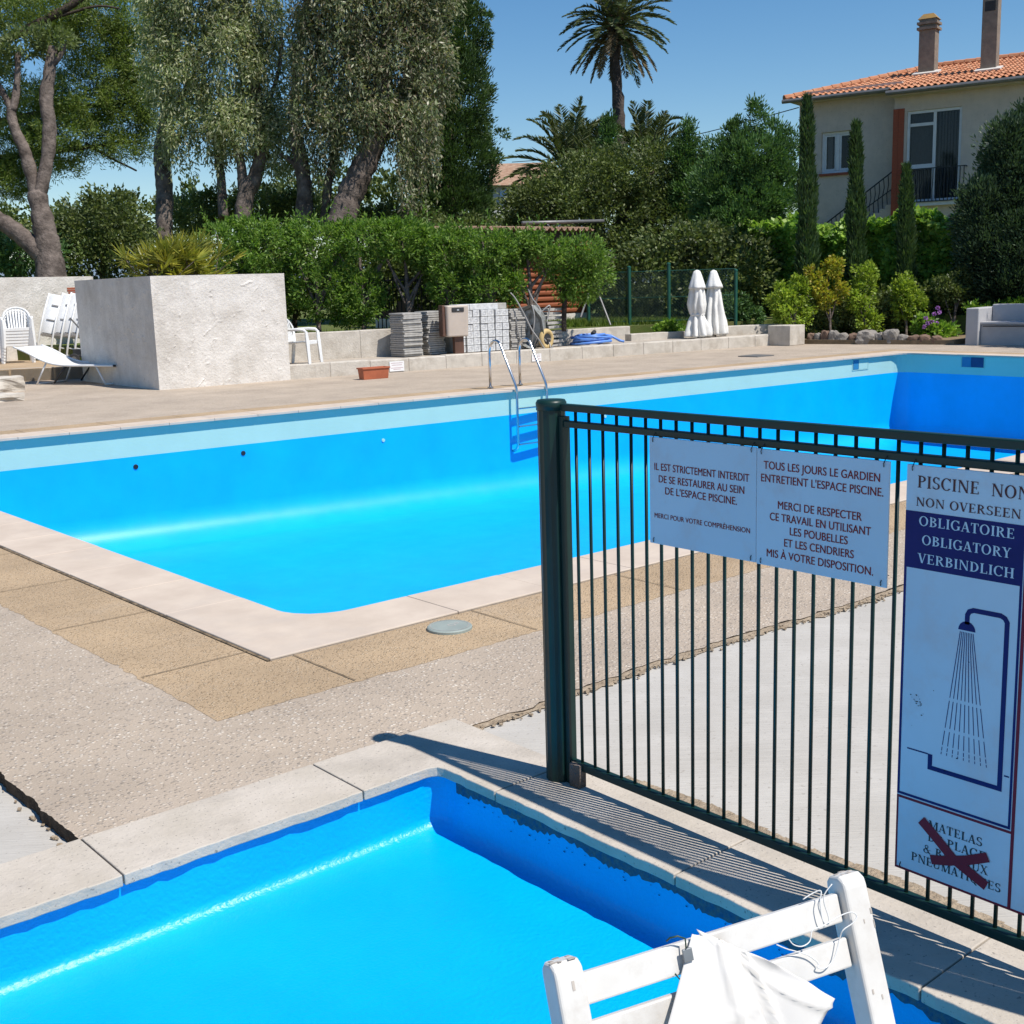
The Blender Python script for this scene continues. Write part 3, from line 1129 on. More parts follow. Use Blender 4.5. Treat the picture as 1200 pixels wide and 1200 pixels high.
def stroke(pts, w, X):
    """a mitred flat band along (y, z) points"""
    pts = [Vector(p) for p in pts]
    n = len(pts)
    le, ri = [], []
    for i, p in enumerate(pts):
        d1 = (pts[i] - pts[i - 1]).normalized() if i else (pts[1] - pts[0]).normalized()
        d2 = (pts[i + 1] - pts[i]).normalized() if i < n - 1 else d1
        n1, n2 = Vector((-d1.y, d1.x)), Vector((-d2.y, d2.x))
        m_ = (n1 + n2) / (1 + n1.dot(n2)) * w / 2
        le.append(p + m_)
        ri.append(p - m_)
    vs = [(X, v.x, v.y) for v in le + ri]
    return vs, [(i, i + 1, n + i + 1, n + i) for i in range(n - 1)]


def arcp(c, r_, a0, a1, n=5):
    return [(c[0] + r_ * math.cos(R(a0 + (a1 - a0) * k / n)), c[1] + r_ * math.sin(R(a0 + (a1 - a0) * k / n))) for k in range(n + 1)]


sh = MB()
path = [(1.337, .812)] + arcp((1.322, .834), .015, 0, 90) + arcp((1.258, .834), .015, 90, 180)
# y falls to the right: mirror so that the arm runs right from the head
path = [(1.3365, .812), (1.3365, .834), (1.332, .843), (1.322, .8475), (1.258, .8475), (1.248, .843), (1.2425, .834), (1.2425, .4445), (1.4155, .4445), (1.4155, .478)]
sh.add(*stroke(path, .0115, PXX))
head = [(1.3365 + .021 * math.cos(R(a)), .797 + .022 * math.sin(R(a))) for a in range(0, 181, 20)]
k = len(sh.v)
sh.v += [(PXX, a, b) for a, b in head]
sh.f.append(tuple(range(k, k + len(head))))
for a, b, w in (((1.476, .477), (1.4215, .477), .0035), ((1.233, .479), (1.221, .479), .0035)):
    sh.add(*stroke([a, b], w, PXX))
sh.build('shower_symbol', M['navy'], s3, True)
sp = MB()
segs = [(0, .52), (.545, .76), (.785, .90), (.915, .945), (.955, .975)]
for k in range(9):
    t_ = k / 8
    top = (1.352 - t_ * .031, .793)
    bot = (1.389 - t_ * .115, .478)
    for a, b in segs:
        p0 = [top[i] + (bot[i] - top[i]) * a for i in (0, 1)]
        p1 = [top[i] + (bot[i] - top[i]) * b for i in (0, 1)]
        sp.add(*stroke([p0, p1], .0018, PXX))
sp.build('shower_spray', M['navy'], s3, True)
for b_, yl, yr, z in (('MATELAS', 1.412, 1.277, .291), ('DE PLAGE', 1.413, 1.268, .259), ('& BATEAUX', 1.424, 1.260, .2255), ('PNEUMATIQUES', 1.455, 1.228, .1945)):
    serif_text(b_, 'lettering', yl, yr, z, .021, SX, M['black'], s3)
cr = MB()
cr.add(*stroke([(1.432, .306), (1.40, .281), (1.345, .235), (1.262, .199)], .025, 2.4776))
cr.add(*stroke([(1.403, .214), (1.36, .226), (1.31, .246), (1.261, .271)], .023, 2.4774))
cr.build('painted_cross', M['redp'], s3, True)
dirt = MB()
for k in range(26):
    a, b = 1.462 + rr_.gauss(0, .006) - .01 * (k % 3), .60 + rr_.gauss(0, .012)
    if k > 20:
        a, b = rr_.uniform(1.25, 1.48), rr_.uniform(.4, .9)
    s_ = rr_.uniform(.0006, .0016)
    v0 = len(dirt.v)
    dirt.v += [(PXX, a + s_ * math.cos(g) * 1.5, b + s_ * math.sin(g)) for g in np.linspace(0, 6.28, 7)[:-1]]
    dirt.f.append(tuple(range(v0, v0 + 6)))
dirt.build('specks', M['black'], s3, True)['kind'] = 'stuff'

# ------------------------------------------------------------------ white folding chair, sheet and wires
cl = at(655, 1130, .80)
crr = at(992, 1027, .80)
dx = (crr - cl)
CW = dx.length
dx.normalize()
nn = Vector((-dx.y, dx.x, 0))
if nn.y < 0:
    nn = -nn
LEAN = R(20)
up = Vector((0, 0, 1)) * math.cos(LEAN) + nn * math.sin(LEAN)
nrm = dx.cross(up)            # towards the camera side
if nrm.y > 0:
    nrm = -nrm
rotp = Matrix((dx, nrm, up)).transposed()
fold = thing('folding_chair', 'worn white wooden folding chair with slatted back, a plastic sheet hung over it', 'chair', (cl.x, cl.y, 0))


def cp(a, b, c=0.0):
    """point in the plane of the chair back: along, up (0 = top), towards the camera"""
    return cl + dx * a + up * b + nrm * c


Lp = .80 / math.cos(LEAN)
for s_, off in ((0, .003), (1, CW - .003)):
    q = MB()
    prof = [(-.0195, -Lp + .006), (.0195, -Lp + .006), (.0195, -.012), (.018, -.002), (.009, .005), (-.009, .005), (-.018, -.002), (-.0195, -.012)]
    w = .0195
    vs = []
    for sd in (-1, 1):
        for c, b in prof:
            a = off + sd * w
            vs.append(cp(a, b, c))
    n_ = len(prof)
    fs = [tuple(reversed(range(n_))), tuple(range(n_, 2 * n_))] + [(i, (i + 1) % n_, n_ + (i + 1) % n_, n_ + i) for i in range(n_)]
    q.add(vs, fs)
    q.build('back_post', M['chairw'], fold, True, bevel=.005, segs=3)
    q = MB()
    for k in range(7):
        a, c = off + rr_.uniform(-.014, .014), rr_.uniform(-.013, .013)
        q.box(cp(a, .0052, c), (rr_.uniform(.004, .013), rr_.uniform(.003, .008), .0006), rotp)
    for k in range(5):
        q.box(cp(off + rr_.uniform(-.017, .017), rr_.uniform(-.22, -.02), .0198), (rr_.uniform(.001, .004), .0006, rr_.uniform(.002, .012)), rotp)
    q.build('worn_patch', M['scuff'], fold, True)
for b0_, b1_, a_, c_ in ((-.0165, -.054, .0245, 0), (-.0735, -.112, .0245, 0), (-.30, -.335, .0245, 0)):
    q = MB()
    q.box(cp(CW / 2, (b0_ + b1_) / 2, 0), (CW - .049, .012, b0_ - b1_), rotp)
    q.build('back_slat', M['chairw'], fold, True, bevel=.0025)
# seat and crossed rear legs, below the frame of the picture
seat_z = .43
pb = cp(0, -(.80 - seat_z) / math.cos(LEAN))
for k in range(6):
    q = MB()
    c0 = pb - nn * (.02 + k * .062) + dx * CW / 2 + Vector((0, 0, .012 * (k / 5)))
    q.box(c0, (CW - .055, .05, .014), Matrix((dx, nn, Vector((0, 0, 1)))).transposed())
    q.build('seat_slat', M['chairw'], fold, True, bevel=.003)
for a in (.034, CW - .034):
    q = MB()
    q.bar(pb + dx * a - nn * .36 + Vector((0, 0, -.02)), Vector((pb.x, pb.y, 0)) + dx * a + nn * .10 + Vector((0, 0, .02)), .022, .036)
    q.build('rear_leg', M['chairw'], fold, True, bevel=.004)
    q = MB()
    q.bar(pb + dx * a - nn * .37 + Vector((0, 0, -.018)), pb + dx * a + Vector((0, 0, -.02)), .02, .03)
    q.build('seat_rail', M['chairw'], fold, True, bevel=.003)


def pc(px, py, c=0.0):
    """picture point laid into the plane of the chair back"""
    p0 = cl + nrm * c
    return on_plane(px, py, p0, nrm)


def crumple(name, outline, c0, m, parent, seed, amp=.006, nu=16, folds=()):
    """a sheet spanned between four picture points, wrinkled in depth"""
    a, b, c, d = [pc(x, y, 0) for x, y in outline]
    q = MB()
    for i in range(nu + 1):
        for j in range(nu + 1):
            u, v = i / nu, j / nu
            p_ = (a * (1 - u) + b * u) * (1 - v) + (d * (1 - u) + c * u) * v
            w = mnoise.noise(Vector((u * 2.6 + seed, v * 2.2, seed))) * amp + abs(mnoise.noise(Vector((u * 1.3 + v * 1.7, seed * 2, v * .5)))) * amp * 1.6
            for fu, fv, fc, fw, fa in folds:
                dd = fu * u + fv * v - fc
                w += fa * math.exp(-(dd / fw) ** 2)
            e = mnoise.noise(Vector((u * 3, v * 3, seed + 4))) * .0015
            q.v.append(tuple(p_ + nrm * (c0(u, v) if callable(c0) else c0) + nrm * w + dx * e + up * e))
    for i in range(nu):
        for j in range(nu):
            k = i * (nu + 1) + j
            q.f.append((k, k + 1, k + nu + 2, k + nu + 1))
    o = q.build(name, m, parent, True, smooth=True)
    md = o.modifiers.new('thick', 'SOLIDIFY')
    md.thickness = .0008
    return o


bagp = pc(860, 1140, .02)
bag = thing('plastic_sheet', 'crumpled white plastic sheet hanging from the back of the folding chair', 'sheet', (bagp.x, bagp.y, bagp.z))
crumple('front_sheet', [(806, 1093), (850, 1104), (912, 1262), (752, 1262)], lambda u, v: .010 + .012 * v + .004 * u, M['paper'], bag, 1.3, .003, 22, [(1, -.2, .62, .03, .006), (.3, 1, .75, .03, .004)])
crumple('back_sheet', [(812, 1088), (900, 1128), (962, 1166), (915, 1262)], lambda u, v: .006 + .010 * u + .012 * v, M['paper'], bag, 4.1, .005, 20, [(1, .5, .6, .03, .007), (1, -.6, .3, .03, .005)])
cw = pc(806, 1118, .014)
clipo = thing('wire_clip', 'small grey clip on green wire holding the plastic sheet to the chair', 'clip', tuple(cw))
q = MB()
q.box(pc(806, 1119, .016), (.014, .003, .016), rotp)
q.build('clip_plate', M['clip'], clipo, True, bevel=.001)
q = MB()
q.tube([pc(781, 1103, .009), pc(785, 1099, .014), pc(794, 1097, .018), pc(803, 1100, .018), pc(804, 1112, .018)], .0011, 6)
q.tube([pc(791, 1141, .010), pc(798, 1149, .013), pc(802, 1150, .014), pc(799, 1140, .013), pc(805, 1137, .013)], .0011, 6)
q.build('wire', M['gwire'], clipo, True, smooth=True)
ww = pc(960, 1090, .01)
q = MB()


def smoothpath(pts, n=5):
    out = []
    P_ = [pts[0]] + pts + [pts[-1]]
    for i in range(1, len(P_) - 2):
        for k in range(n):
            t = k / n
            a, b, c, d = P_[i - 1], P_[i], P_[i + 1], P_[i + 2]
            out.append(tuple(.5 * ((2 * b[j]) + (-a[j] + c[j]) * t + (2 * a[j] - 5 * b[j] + 4 * c[j] - d[j]) * t * t + (-a[j] + 3 * b[j] - 3 * c[j] + d[j]) * t ** 3) for j in range(len(a))))
    out.append(tuple(pts[-1]))
    return out


for path in ([(941, 1054, .010), (952, 1047, .012), (962, 1044, .016), (961, 1058, .018), (964, 1078, .016), (970, 1083, .015), (971, 1075, .015), (965, 1052, .016), (975, 1036, .020)],
             [(924, 1100, .012), (930, 1107, .014), (940, 1109, .015), (949, 1103, .016), (952, 1090, .016), (962, 1086, .018), (985, 1073, .022), (998, 1069, .026), (1004, 1074, .027), (999, 1082, .026), (988, 1090, .022), (984, 1100, .016), (978, 1122, .014), (968, 1134, .013), (958, 1134, .012), (959, 1129, .012), (948, 1120, .012), (933, 1115, .013), (922, 1112, .014), (910, 1107, .015)]):
    q.tube([pc(a, b, c) for a, b, c in smoothpath(path)], .00085, 6)
wo = q.build('loose_wire', M['wire'], None, smooth=True)
tag(wo, 'thin white wire tangled round the right end of the chair back slats', 'wire')

# ------------------------------------------------------------------ pool ladder
lad = thing('pool_ladder', 'stainless steel pool ladder with curved handrails hooked over the far pool edge', 'ladder', (12.2, 14.1, 0))
p1 = at(569, 457, .012) + Vector((.27, 0, 0))
wy_ = wf[3].y + (wf[2].y - wf[3].y) * (p1.x - wf[3].x) / (wf[2].x - wf[3].x)
sep = Vector((.62, -.035, 0))
p2 = p1 + sep
e1_, _d, _nn = wall_pt(606, 475, 'far')
for base in (p1, p2):
    yb = wy_ + .50
    yw = wy_ - .13
    pts = [(base.x, yb, 0), (base.x, yb, .50)]
    cy, cz, rr2 = yb - .16, .56, .16
    for a in range(0, 131, 13):
        pts.append((base.x, cy + rr2 * math.cos(R(a)), cz + rr2 * math.sin(R(a)) * 1.2))
    pts += [(base.x, yw + .035, .10), (base.x, yw + .008, .03), (base.x, yw, -.05), (base.x, yw, -.82)]
    for a in range(15, 91, 15):
        pts.append((base.x, yw + .12 * (1 - math.cos(R(a))), -.82 - .12 * math.sin(R(a))))
    pts.append((base.x, yw + .22, -.94))
    q = MB()
    q.tube(pts, .0215, 12)
    rl_ = q.build('handrail', M['steel'], lad, True, smooth=True)
    q = MB()
    q.lathe([(.05, 0), (.05, .012), (.026, .022)], 16, (base.x, yb, .012))
    q.build('flange', M['steel'], rl_).location = -lad.location
for z in (-.28, -.56, -.84):
    q = MB()
    c = (p1 + p2) / 2
    q.box((c.x, wy_ - .13, z), (.58, .075, .022))
    q.build('tread', M['steel'], lad, True, bevel=.008)

# ------------------------------------------------------------------ lids in the deck
c = at(527, 737, 0)
t_ = thing('skimmer_lid', 'round grey green skimmer lid on the gravel border of the big pool', 'lid', (c.x, c.y, 0))
q = MB()
q.lathe([(.108, 0), (.108, .012), (.102, .017), (.086, .0175)], 40)
q.build('cover', M['lid'], t_, smooth=False)
q = MB()
for r0, r1 in ((.094, .091), (.020, .014)):
    n_ = 30
    k = len(q.v)
    for i in range(n_):
        g = 2 * PI * i / n_
        q.v += [(r0 * math.cos(g) + (.012 if r0 < .05 else 0), r0 * math.sin(g), .0183), (r1 * math.cos(g) + (.012 if r0 < .05 else 0), r1 * math.sin(g), .0183)]
    for i in range(n_):
        j = (i + 1) % n_
        q.f.append((k + 2 * i, k + 2 * i + 1, k + 2 * j + 1, k + 2 * j))
q.box((.05, .0, .0184), (.022, .006, .0004))
q.box((.05, .014, .0184), (.022, .006, .0004))
q.build('embossed_mark', M['slab'], t_)
c = at(886, 417.5, 0)
q = MB()
q.box((0, 0, .01), (.55, .5, .02))
o = q.build('access_plate', M['gutter'], None, bevel=.004)
o.location = c
tag(o, 'flat grey access plate lying on the far pool deck', 'plate')

# ------------------------------------------------------------------ terrace beyond the pool
T = .25
K0, K1 = at(340, 445, 0), at(915, 404, 0)
KL0, KL1 = at(116, 443, 0), at(-40, 450, 0)
kd = (K1 - K0).normalized()
kn = Vector((-kd.y, kd.x, 0))
# lawn edge, from left to right
EDGE = [(-30, 40), (4.0, 31.5), (9.0, 29.2), (10.2, 25.6), (11.95, 20.75), (14.3, 20.35), (19.4, 20.75), (20.9, 20.3), (22.3, 19.5), (24.0, 19.0), (24.6, 18.9), (26.8, 17.6), (27.4, 14.6), (27.6, 12.6), (30, 0), (45, -40)]
q = MB()
q.prism([(K0.x - .05, K0.y + .02), (K1.x, K1.y + .02), (24.2, 19.0), (22.3, 19.5), (20.9, 20.3), (19.4, 20.75), (14.3, 20.35), (11.95, 20.75), (11.3, 22.3)], -.05, T)
tag(q.build('terrace', M['terr']), kind='structure')
q = MB()
q.prism([(KL1.x, KL1.y), (KL0.x, KL0.y), (10.2, 25.6), (9.0, 29.2), (4.0, 31.5)], -.05, T)
tag(q.build('side_terrace', M['tan']), kind='structure')
lw = MB()
n_ = len(EDGE)
far = [(400, -60), (400, 500), (-200, 500)]
lw.v = [(x, y, .55) for x, y in EDGE] + [(x, y, .9) for x, y in far] + [(x, y, -.1) for x, y in EDGE]
lw.f = [tuple(range(n_ + 3))] + [(i + 1, i, n_ + 3 + i, n_ + 4 + i) for i in range(n_ - 1)]
tag(lw.build('lawn', M['lawn']), kind='structure')


def at_k(px, off, z=T):
    """a point on the terrace, off metres behind the kerb's front line"""
    p_ = on_plane(px, 418, K0 + kn * off, kn)
    return Vector((p_.x, p_.y, z))


def wall_run(name, label, pts, z0, z1, w, m, cat='wall', seed=0, bev=.015):
    """a low masonry wall along plan points (front line), with a slightly uneven top"""
    pts = [Vector((p[0], p[1])) for p in pts]
    q = MB()
    rg = random.Random(seed)
    for a, b in zip(pts[:-1], pts[1:]):
        d = (b - a).normalized()
        nr = Vector((-d.y, d.x))
        L_ = (b - a).length
        k = max(1, int(L_ / .8))
        for i in range(k):
            p0, p1 = a + d * L_ * i / k, a + d * L_ * (i + 1) / k
            q0, q1 = p1 + nr * w, p0 + nr * w
            z = z1 + rg.uniform(-.008, .008)
            q.prism([(p0.x, p0.y), (p1.x, p1.y), (q0.x, q0.y), (q1.x, q1.y)], z0, z)
    o = q.build(name, m, None, bevel=bev)
    return tag(o, label, cat)


kb = wall_run('kerb', 'long low concrete kerb edging the raised terrace behind the pool', [K0 - kd * .02, K1], -.02, T + .012, .26, M['kerb'], 'kerb', 2, .02)
kb2 = wall_run('kerb', 'rough earth-stained kerb below the white lounger on the left', [KL1, KL0], -.02, T + .006, .2, M['terr'], 'kerb', 3, .02)
a, b = at(345, 424, T), at(458, 419, T)
wall_run('low_wall', 'pale low wall between the rendered planter and the grey slab stacks', [(11.75, 20.78), (14.35, 20.2)], T - .02, .80, .22, M['kerb'], 'wall', 4)
a, b = at_k(655, 1.45), at_k(739, 1.45)
wall_run('low_wall', 'pale low wall behind the coiled blue hose', [a, b], T - .02, on_plane(700, 384.5, a, kn).z, .22, M['kerb'], 'wall', 5)
a, b = at_k(740, 1.0), at_k(803, .95)
wall_run('low_wall', 'lower pale wall just left of the white parasols', [a, b], T - .02, on_plane(770, 390, a, kn).z, .25, M['kerb'], 'wall', 6)
a, b = at_k(851, .75), at_k(916, .40)
wall_run('low_wall', 'grey low wall just right of the white parasols', [a, b], T - .02, on_plane(880, 380.5, a, kn).z, .22, M['kerb'], 'wall', 7)
c0 = at(929, 405, 0)
q = MB()
q.box((0, 0, .235), (.62, .62, .47), Matrix.Rotation(.05, 3, 'Z'))
o = q.build('concrete_block', M['kerb'], None, bevel=.015)
o.location = c0 + Vector((.15, .3, 0))
tag(o, 'square concrete block at the right end of the terrace kerb', 'block')

# big rendered planter and the wall behind the chairs
pl = thing('planter', 'big square white rendered planter with a palm bush growing in it', 'planter', (10.1, 21, 0))
px0, px1, py0, py1, pz = 8.86, 11.36, 19.70, 23.4, 1.93
q = MB()


def render_face(q, a, b, z0, z1, out, nu, nv, seed):
    a, b, out = Vector(a), Vector(b), Vector(out)
    k = len(q.v)
    for i in range(nu + 1):
        for j in range(nv + 1):
            u, v = i / nu, j / nv
            p_ = a.lerp(b, u) + Vector((0, 0, z0 + (z1 - z0) * v))
            ed = min(1, 12 * min(u, 1 - u, v + .1, 1 - v))
            h = mnoise.ridged_multi_fractal(p_ * 2.3 + Vector((seed, seed, 0)), .9, 2.1, 3, 1.0, 2.0)
            h2 = mnoise.noise(p_ * 5 + Vector((0, seed, 0)))
            q.v.append(tuple(p_ + out * (ed * (max(0, h - 1.5) * .06 + h2 * .007))))
    for i in range(nu):
        for j in range(nv):
            m_ = k + i * (nv + 1) + j
            q.f.append((m_, m_ + nv + 1, m_ + nv + 2, m_ + 1))


render_face(q, (px0, py0, 0), (px1, py0 - .14, 0), -.02, pz, (0, -1, 0), 90, 70, 1)
render_face(q, (px0 + .12, py1, 0), (px0, py0, 0), -.02, pz, (-1, 0, 0), 90, 70, 2)
q.build('rendered_wall', M['wwall'], pl, True, smooth=False)
q = MB()
w = .2
oc = [(px0, py0), (px1, py0 - .14), (px1 + .05, py1 - .1), (px0 + .12, py1)]
ic = [(px0 + w, py0 + w), (px1 - w, py0 - .14 + w), (px1 + .05 - w, py1 - .1 - w), (px0 + .12 + w, py1 - w)]
q.v = [(x, y, pz) for x, y in oc + ic] + [(x, y, -.02) for x, y in oc] + [(x, y, 1.7) for x, y in ic]
for i in range(4):
    j = (i + 1) % 4
    q.f.append((i, j, 4 + j, 4 + i))
    q.f.append((4 + i, 4 + j, 12 + j, 12 + i))
    if i in (1, 2):
        q.f.append((8 + i, 8 + j, j, i))
q.build('wall_top', M['kerb'], pl, True)
q = MB()
q.v = [(x, y, 1.72) for x, y in ic]
q.f = [(0, 1, 2, 3)]
q.build('earth', M['soil'], pl, True)

wl = thing('rendered_wall', 'stained white rendered wall behind the stacked plastic chairs', 'wall', (6, 28.5, T))
wa, wb = P(-60, 422, 26.0), P(118, 422, 29.0)
q = MB()
render_face(q, (wa.x, wa.y, 0), (wb.x, wb.y, 0), T - .05, 2.09, Vector(((wb - wa).y, -(wb - wa).x, 0)).normalized(), 80, 40, 5)
q.build('face', M['wwall'], wl, True)
q = MB()
d_ = (wb - wa)
d_.z = 0
d_.normalize()
bk = Vector((-d_.y, d_.x, 0))
q.prism([(p_.x, p_.y) for p_ in (wa + bk * .02, wb + bk * .02, wb + bk * .25, wa + bk * .25)], T - .05, 2.10)
q.build('core', M['kerb'], wl, True, bevel=.02)

# broken white stone at the left edge
for (px, py, sx, sz, lab) in ((-2, 459, .75, .28, 'upper white broken stone at the left edge of the deck'), (2, 470, .6, .13, 'lower white broken stone slab at the left edge of the deck')):
    c = at(px, py, 0)
    bm = bmesh.new()
    bmesh.ops.create_cube(bm, size=1)
    bmesh.ops.subdivide_edges(bm, edges=bm.edges, cuts=5, use_grid_fill=True)
    for v in bm.verts:
        v.co = Vector((v.co.x * sx, v.co.y * sx * .8, (v.co.z + .5) * sz)) + Vector([mnoise.noise(v.co * 2.5 + Vector((k * 7, px, 0))) * .05 for k in range(3)])
    me = bpy.data.meshes.new('broken_stone')
    bm.to_mesh(me)
    bm.free()
    me.materials.append(M['kerb'])
    o = bpy.data.objects.new('broken_stone', me)
    COL.objects.link(o)
    o.location = c - Vector((0, 0, .03))
    tag(o, lab, 'stone')

RVX, RVY = _r.x, _r.y
# ------------------------------------------------------------------ plastic furniture


def make_armchair(label, group):
    """moulded plastic armchair, front towards -y"""
    t_ = thing('plastic_armchair', label, 'chair', (0, 0, 0), 0, group)
    q = MB()
    n = 9
    for i in range(n + 1):
        for j in range(n + 1):
            u, v = i / n - .5, j / n
            wdt = .47 - .05 * v
            q.v.append((u * wdt, -.22 + v * .44, .44 - .03 * v - .02 * math.cos(u * PI) + (.0 if v > .08 else -.015)))
    for i in range(n):
        for j in range(n):
            k = i * (n + 1) + j
            q.f.append((k, k + n + 1, k + n + 2, k + 1))
    o = q.build('seat', M['plast'], t_, smooth=True)
    o.modifiers.new('s', 'SOLIDIFY').thickness = .022
    q = MB()
    q.box((0, -.235, .40), (.44, .018, .07))
    q.build('apron', M['plast'], t_, bevel=.006)
    q = MB()
    arch = []
    for k in range(19):
        a = PI * k / 18
        arch.append((-.235 * math.cos(a), .24 + .10 * math.sin(a) * .9, .62 + .24 * math.sin(a) ** .8))
    q.tube(arch, .021, 8)
    q.build('back_hoop', M['plast'], t_, smooth=True)
    q = MB()
    for k in range(-3, 4):
        x = k * .052
        a = math.acos(max(-1, min(1, -x / .235)))
        q.bar((x * .9, .20, .42), (x, .24 + .09 * math.sin(a), .62 + .235 * math.sin(a) ** .8), .030, .009, (0, 1, 0))
    q.build('back_slats', M['plast'], t_)
    for s in (-1, 1):
        q = MB()
        q.tube([(s * .235, .24, .62), (s * .262, .14, .645), (s * .268, -.06, .65), (s * .262, -.20, .64), (s * .258, -.25, .60)], [.024, .026, .028, .028, .022], 8)
        q.build('armrest', M['plast'], t_, smooth=True)
        q = MB()
        q.tube([(s * .258, -.25, .61), (s * .252, -.262, .42), (s * .268, -.29, .02), (s * .268, -.29, 0)], [.030, .042, .034, .030], 4)
        q.build('leg', M['plast'], t_)
        q = MB()
        q.tube([(s * .235, .24, .63), (s * .225, .235, .42), (s * .25, .30, .02), (s * .25, .30, 0)], [.028, .040, .034, .030], 4)
        q.build('leg', M['plast'], t_)
    return t_


ar0 = make_armchair('white plastic armchair standing alone to the right of the rendered planter', 'white plastic armchairs')
ar0.location = at_k(353, .42)
ar0.rotation_euler = (0, 0, R(34))
st = at(22, 425, T)
for k in range(6):
    lab = ['white plastic armchair at the bottom of the stack beside the rendered wall'] + ['white plastic armchair in the middle of the stack beside the rendered wall'] * 4 + ['white plastic armchair on top of the stack beside the rendered wall']
    dup(ar0, st + Vector((0, .0, 0)) + Vector((.006 * k, -.012 * k, .065 * k)), R(-18), lab[k], 'white plastic armchairs stacked by the wall' if 0 < k < 5 else None).scale = (1.14, 1.05, 1)
st2 = at(-10, 423, T)
for k in range(4):
    dup(ar0, st2 + Vector((.006 * k, -.012 * k, .065 * k)), R(-25), 'white plastic armchair in the second stack cut by the left edge', 'white plastic armchairs in the second stack')


def make_lounger(label, group, folded=False):
    """sun lounger, head at -x, foot at +x, length 1.9"""
    t_ = thing('sun_lounger', label, 'sun lounger', (0, 0, 0), 0, group)
    # profile (x, z) of the sling
    if folded:
        prof = [(-.95, .03), (-.4, .03), (.3, .03), (.95, .03)]
    else:
        prof = [(-.97, .66), (-.75, .58), (-.5, .46), (-.3, .385), (-.12, .35), (.1, .335), (.5, .335), (.97, .33)]
    pr = smoothpath([(a, b) for a, b in prof], 4) if not folded else prof
    q = MB()
    W_ = .30
    for x, z in pr:
        q.v += [(x, -W_, z), (x, W_, z)]
    for i in range(len(pr) - 1):
        q.f.append((2 * i, 2 * i + 2, 2 * i + 3, 2 * i + 1))
    o = q.build('sling', M['fab'], t_, smooth=True)
    o.modifiers.new('s', 'SOLIDIFY').thickness = .008
    for s in (-1, 1):
        q = MB()
        q.tube([(x, s * (W_ + .012), z) for x, z in pr], .019, 8)
        o = q.build('side_rail', M['plast'], t_, smooth=True)
        q = MB()
        q.tube([(pr[-1][0], s * (W_ + .012), pr[-1][1]), (pr[-1][0] + .03, s * (W_ + .012), pr[-1][1] + .003)], .02, 8)
        q.build('end_cap', M['dark'], o)
    if not folded:
        for x0, x1 in ((.62, .80), (-.34, -.55)):
            for s in (-1, 1):
                q = MB()
                q.tube([(x0, s * W_, .33 if x0 > 0 else .40), (x1, s * (W_ + .03), .015)], .014, 8)
                q.build('leg', M['plast'], t_, smooth=True)
            q = MB()
            q.tube([(x1, -(W_ + .03), .015), (x1, W_ + .03, .015)], .014, 8)
            q.build('foot_bar', M['plast'], t_, smooth=True)
        q = MB()
        q.tube([(.05, -W_, .33), (-.1, -W_ - .01, .18), (-.22, -W_ - .01, .03)], .016, 6)
        q.tube([(.05, W_, .33), (-.1, W_ + .01, .18), (-.22, W_ + .01, .03)], .016, 6)
        q.build('back_strut', M['dark'], t_, smooth=True)
    return t_


lo0 = make_lounger('white sun lounger with raised head standing open beside the rendered planter', None)
a_, b_ = at(42, 447, 0), at(124, 453, 0)
mid = (at(30, 449, 0) + at(138, 450, 0)) / 2
dirv = (P(141, 430, 21.9) - P(19, 412, 22.9))
lo0.location = (mid.x, mid.y, 0)
lo0.rotation_euler = (0, 0, math.atan2(dirv.y, dirv.x))
lo0.scale = (1.26, 1.12, 1.08)
lo0.location.x += RVX * .16
lo0.location.y += RVY * .16


# folded white loungers stood on end against the wall: curved frames
def make_stood(label):
    t_ = thing('folded_lounger', label, 'sun lounger', (0, 0, 0), 0, 'folded loungers stood against the wall')
    # local: x across the seat, y away from the wall (front = -y), z up; curved backwards
    path = [(0, 0, .02), (0, -.05, .35), (0, -.04, .75), (0, .06, 1.15), (0, .26, 1.55), (0, .42, 1.82)]
    pp = smoothpath(path, 4)
    for s in (-1, 1):
        q = MB()
        q.tube([(s * .26, y, z) for x, y, z in pp], .024, 6)
        q.build('side_frame', M['plast'], t_, smooth=True)
    q = MB()
    k0 = 0
    sel = [p_ for p_ in pp if p_[2] > .62]
    for x, y, z in sel:
        q.v += [(-.25, y + .004, z), (.25, y + .004, z)]
    for i in range(len(sel) - 1):
        zz = sel[i][2]
        q.f.append((2 * i, 2 * i + 1, 2 * i + 3, 2 * i + 2))
    o = q.build('back_panel', M['plast'], t_, smooth=True)
    o.modifiers.new('s', 'SOLIDIFY').thickness = .014
    for z, y, w_, h_ in ((1.52, .235, .26, .05), (1.12, .045, .34, .035), (.74, -.045, .40, .03)):
        q = MB()
        q.box((0, y - .012, z), (w_, .012, h_), Matrix.Rotation(R(-22 if z > 1 else 0), 3, 'X'))
        q.build('slot', M['gutter'], t_, bevel=.008)
    for z in (.1, .3):
        q = MB()
        q.tube([(-.26, -.03, z), (.26, -.03, z)], .014, 6)
        q.build('cross_bar', M['plast'], t_, smooth=True)
    return t_


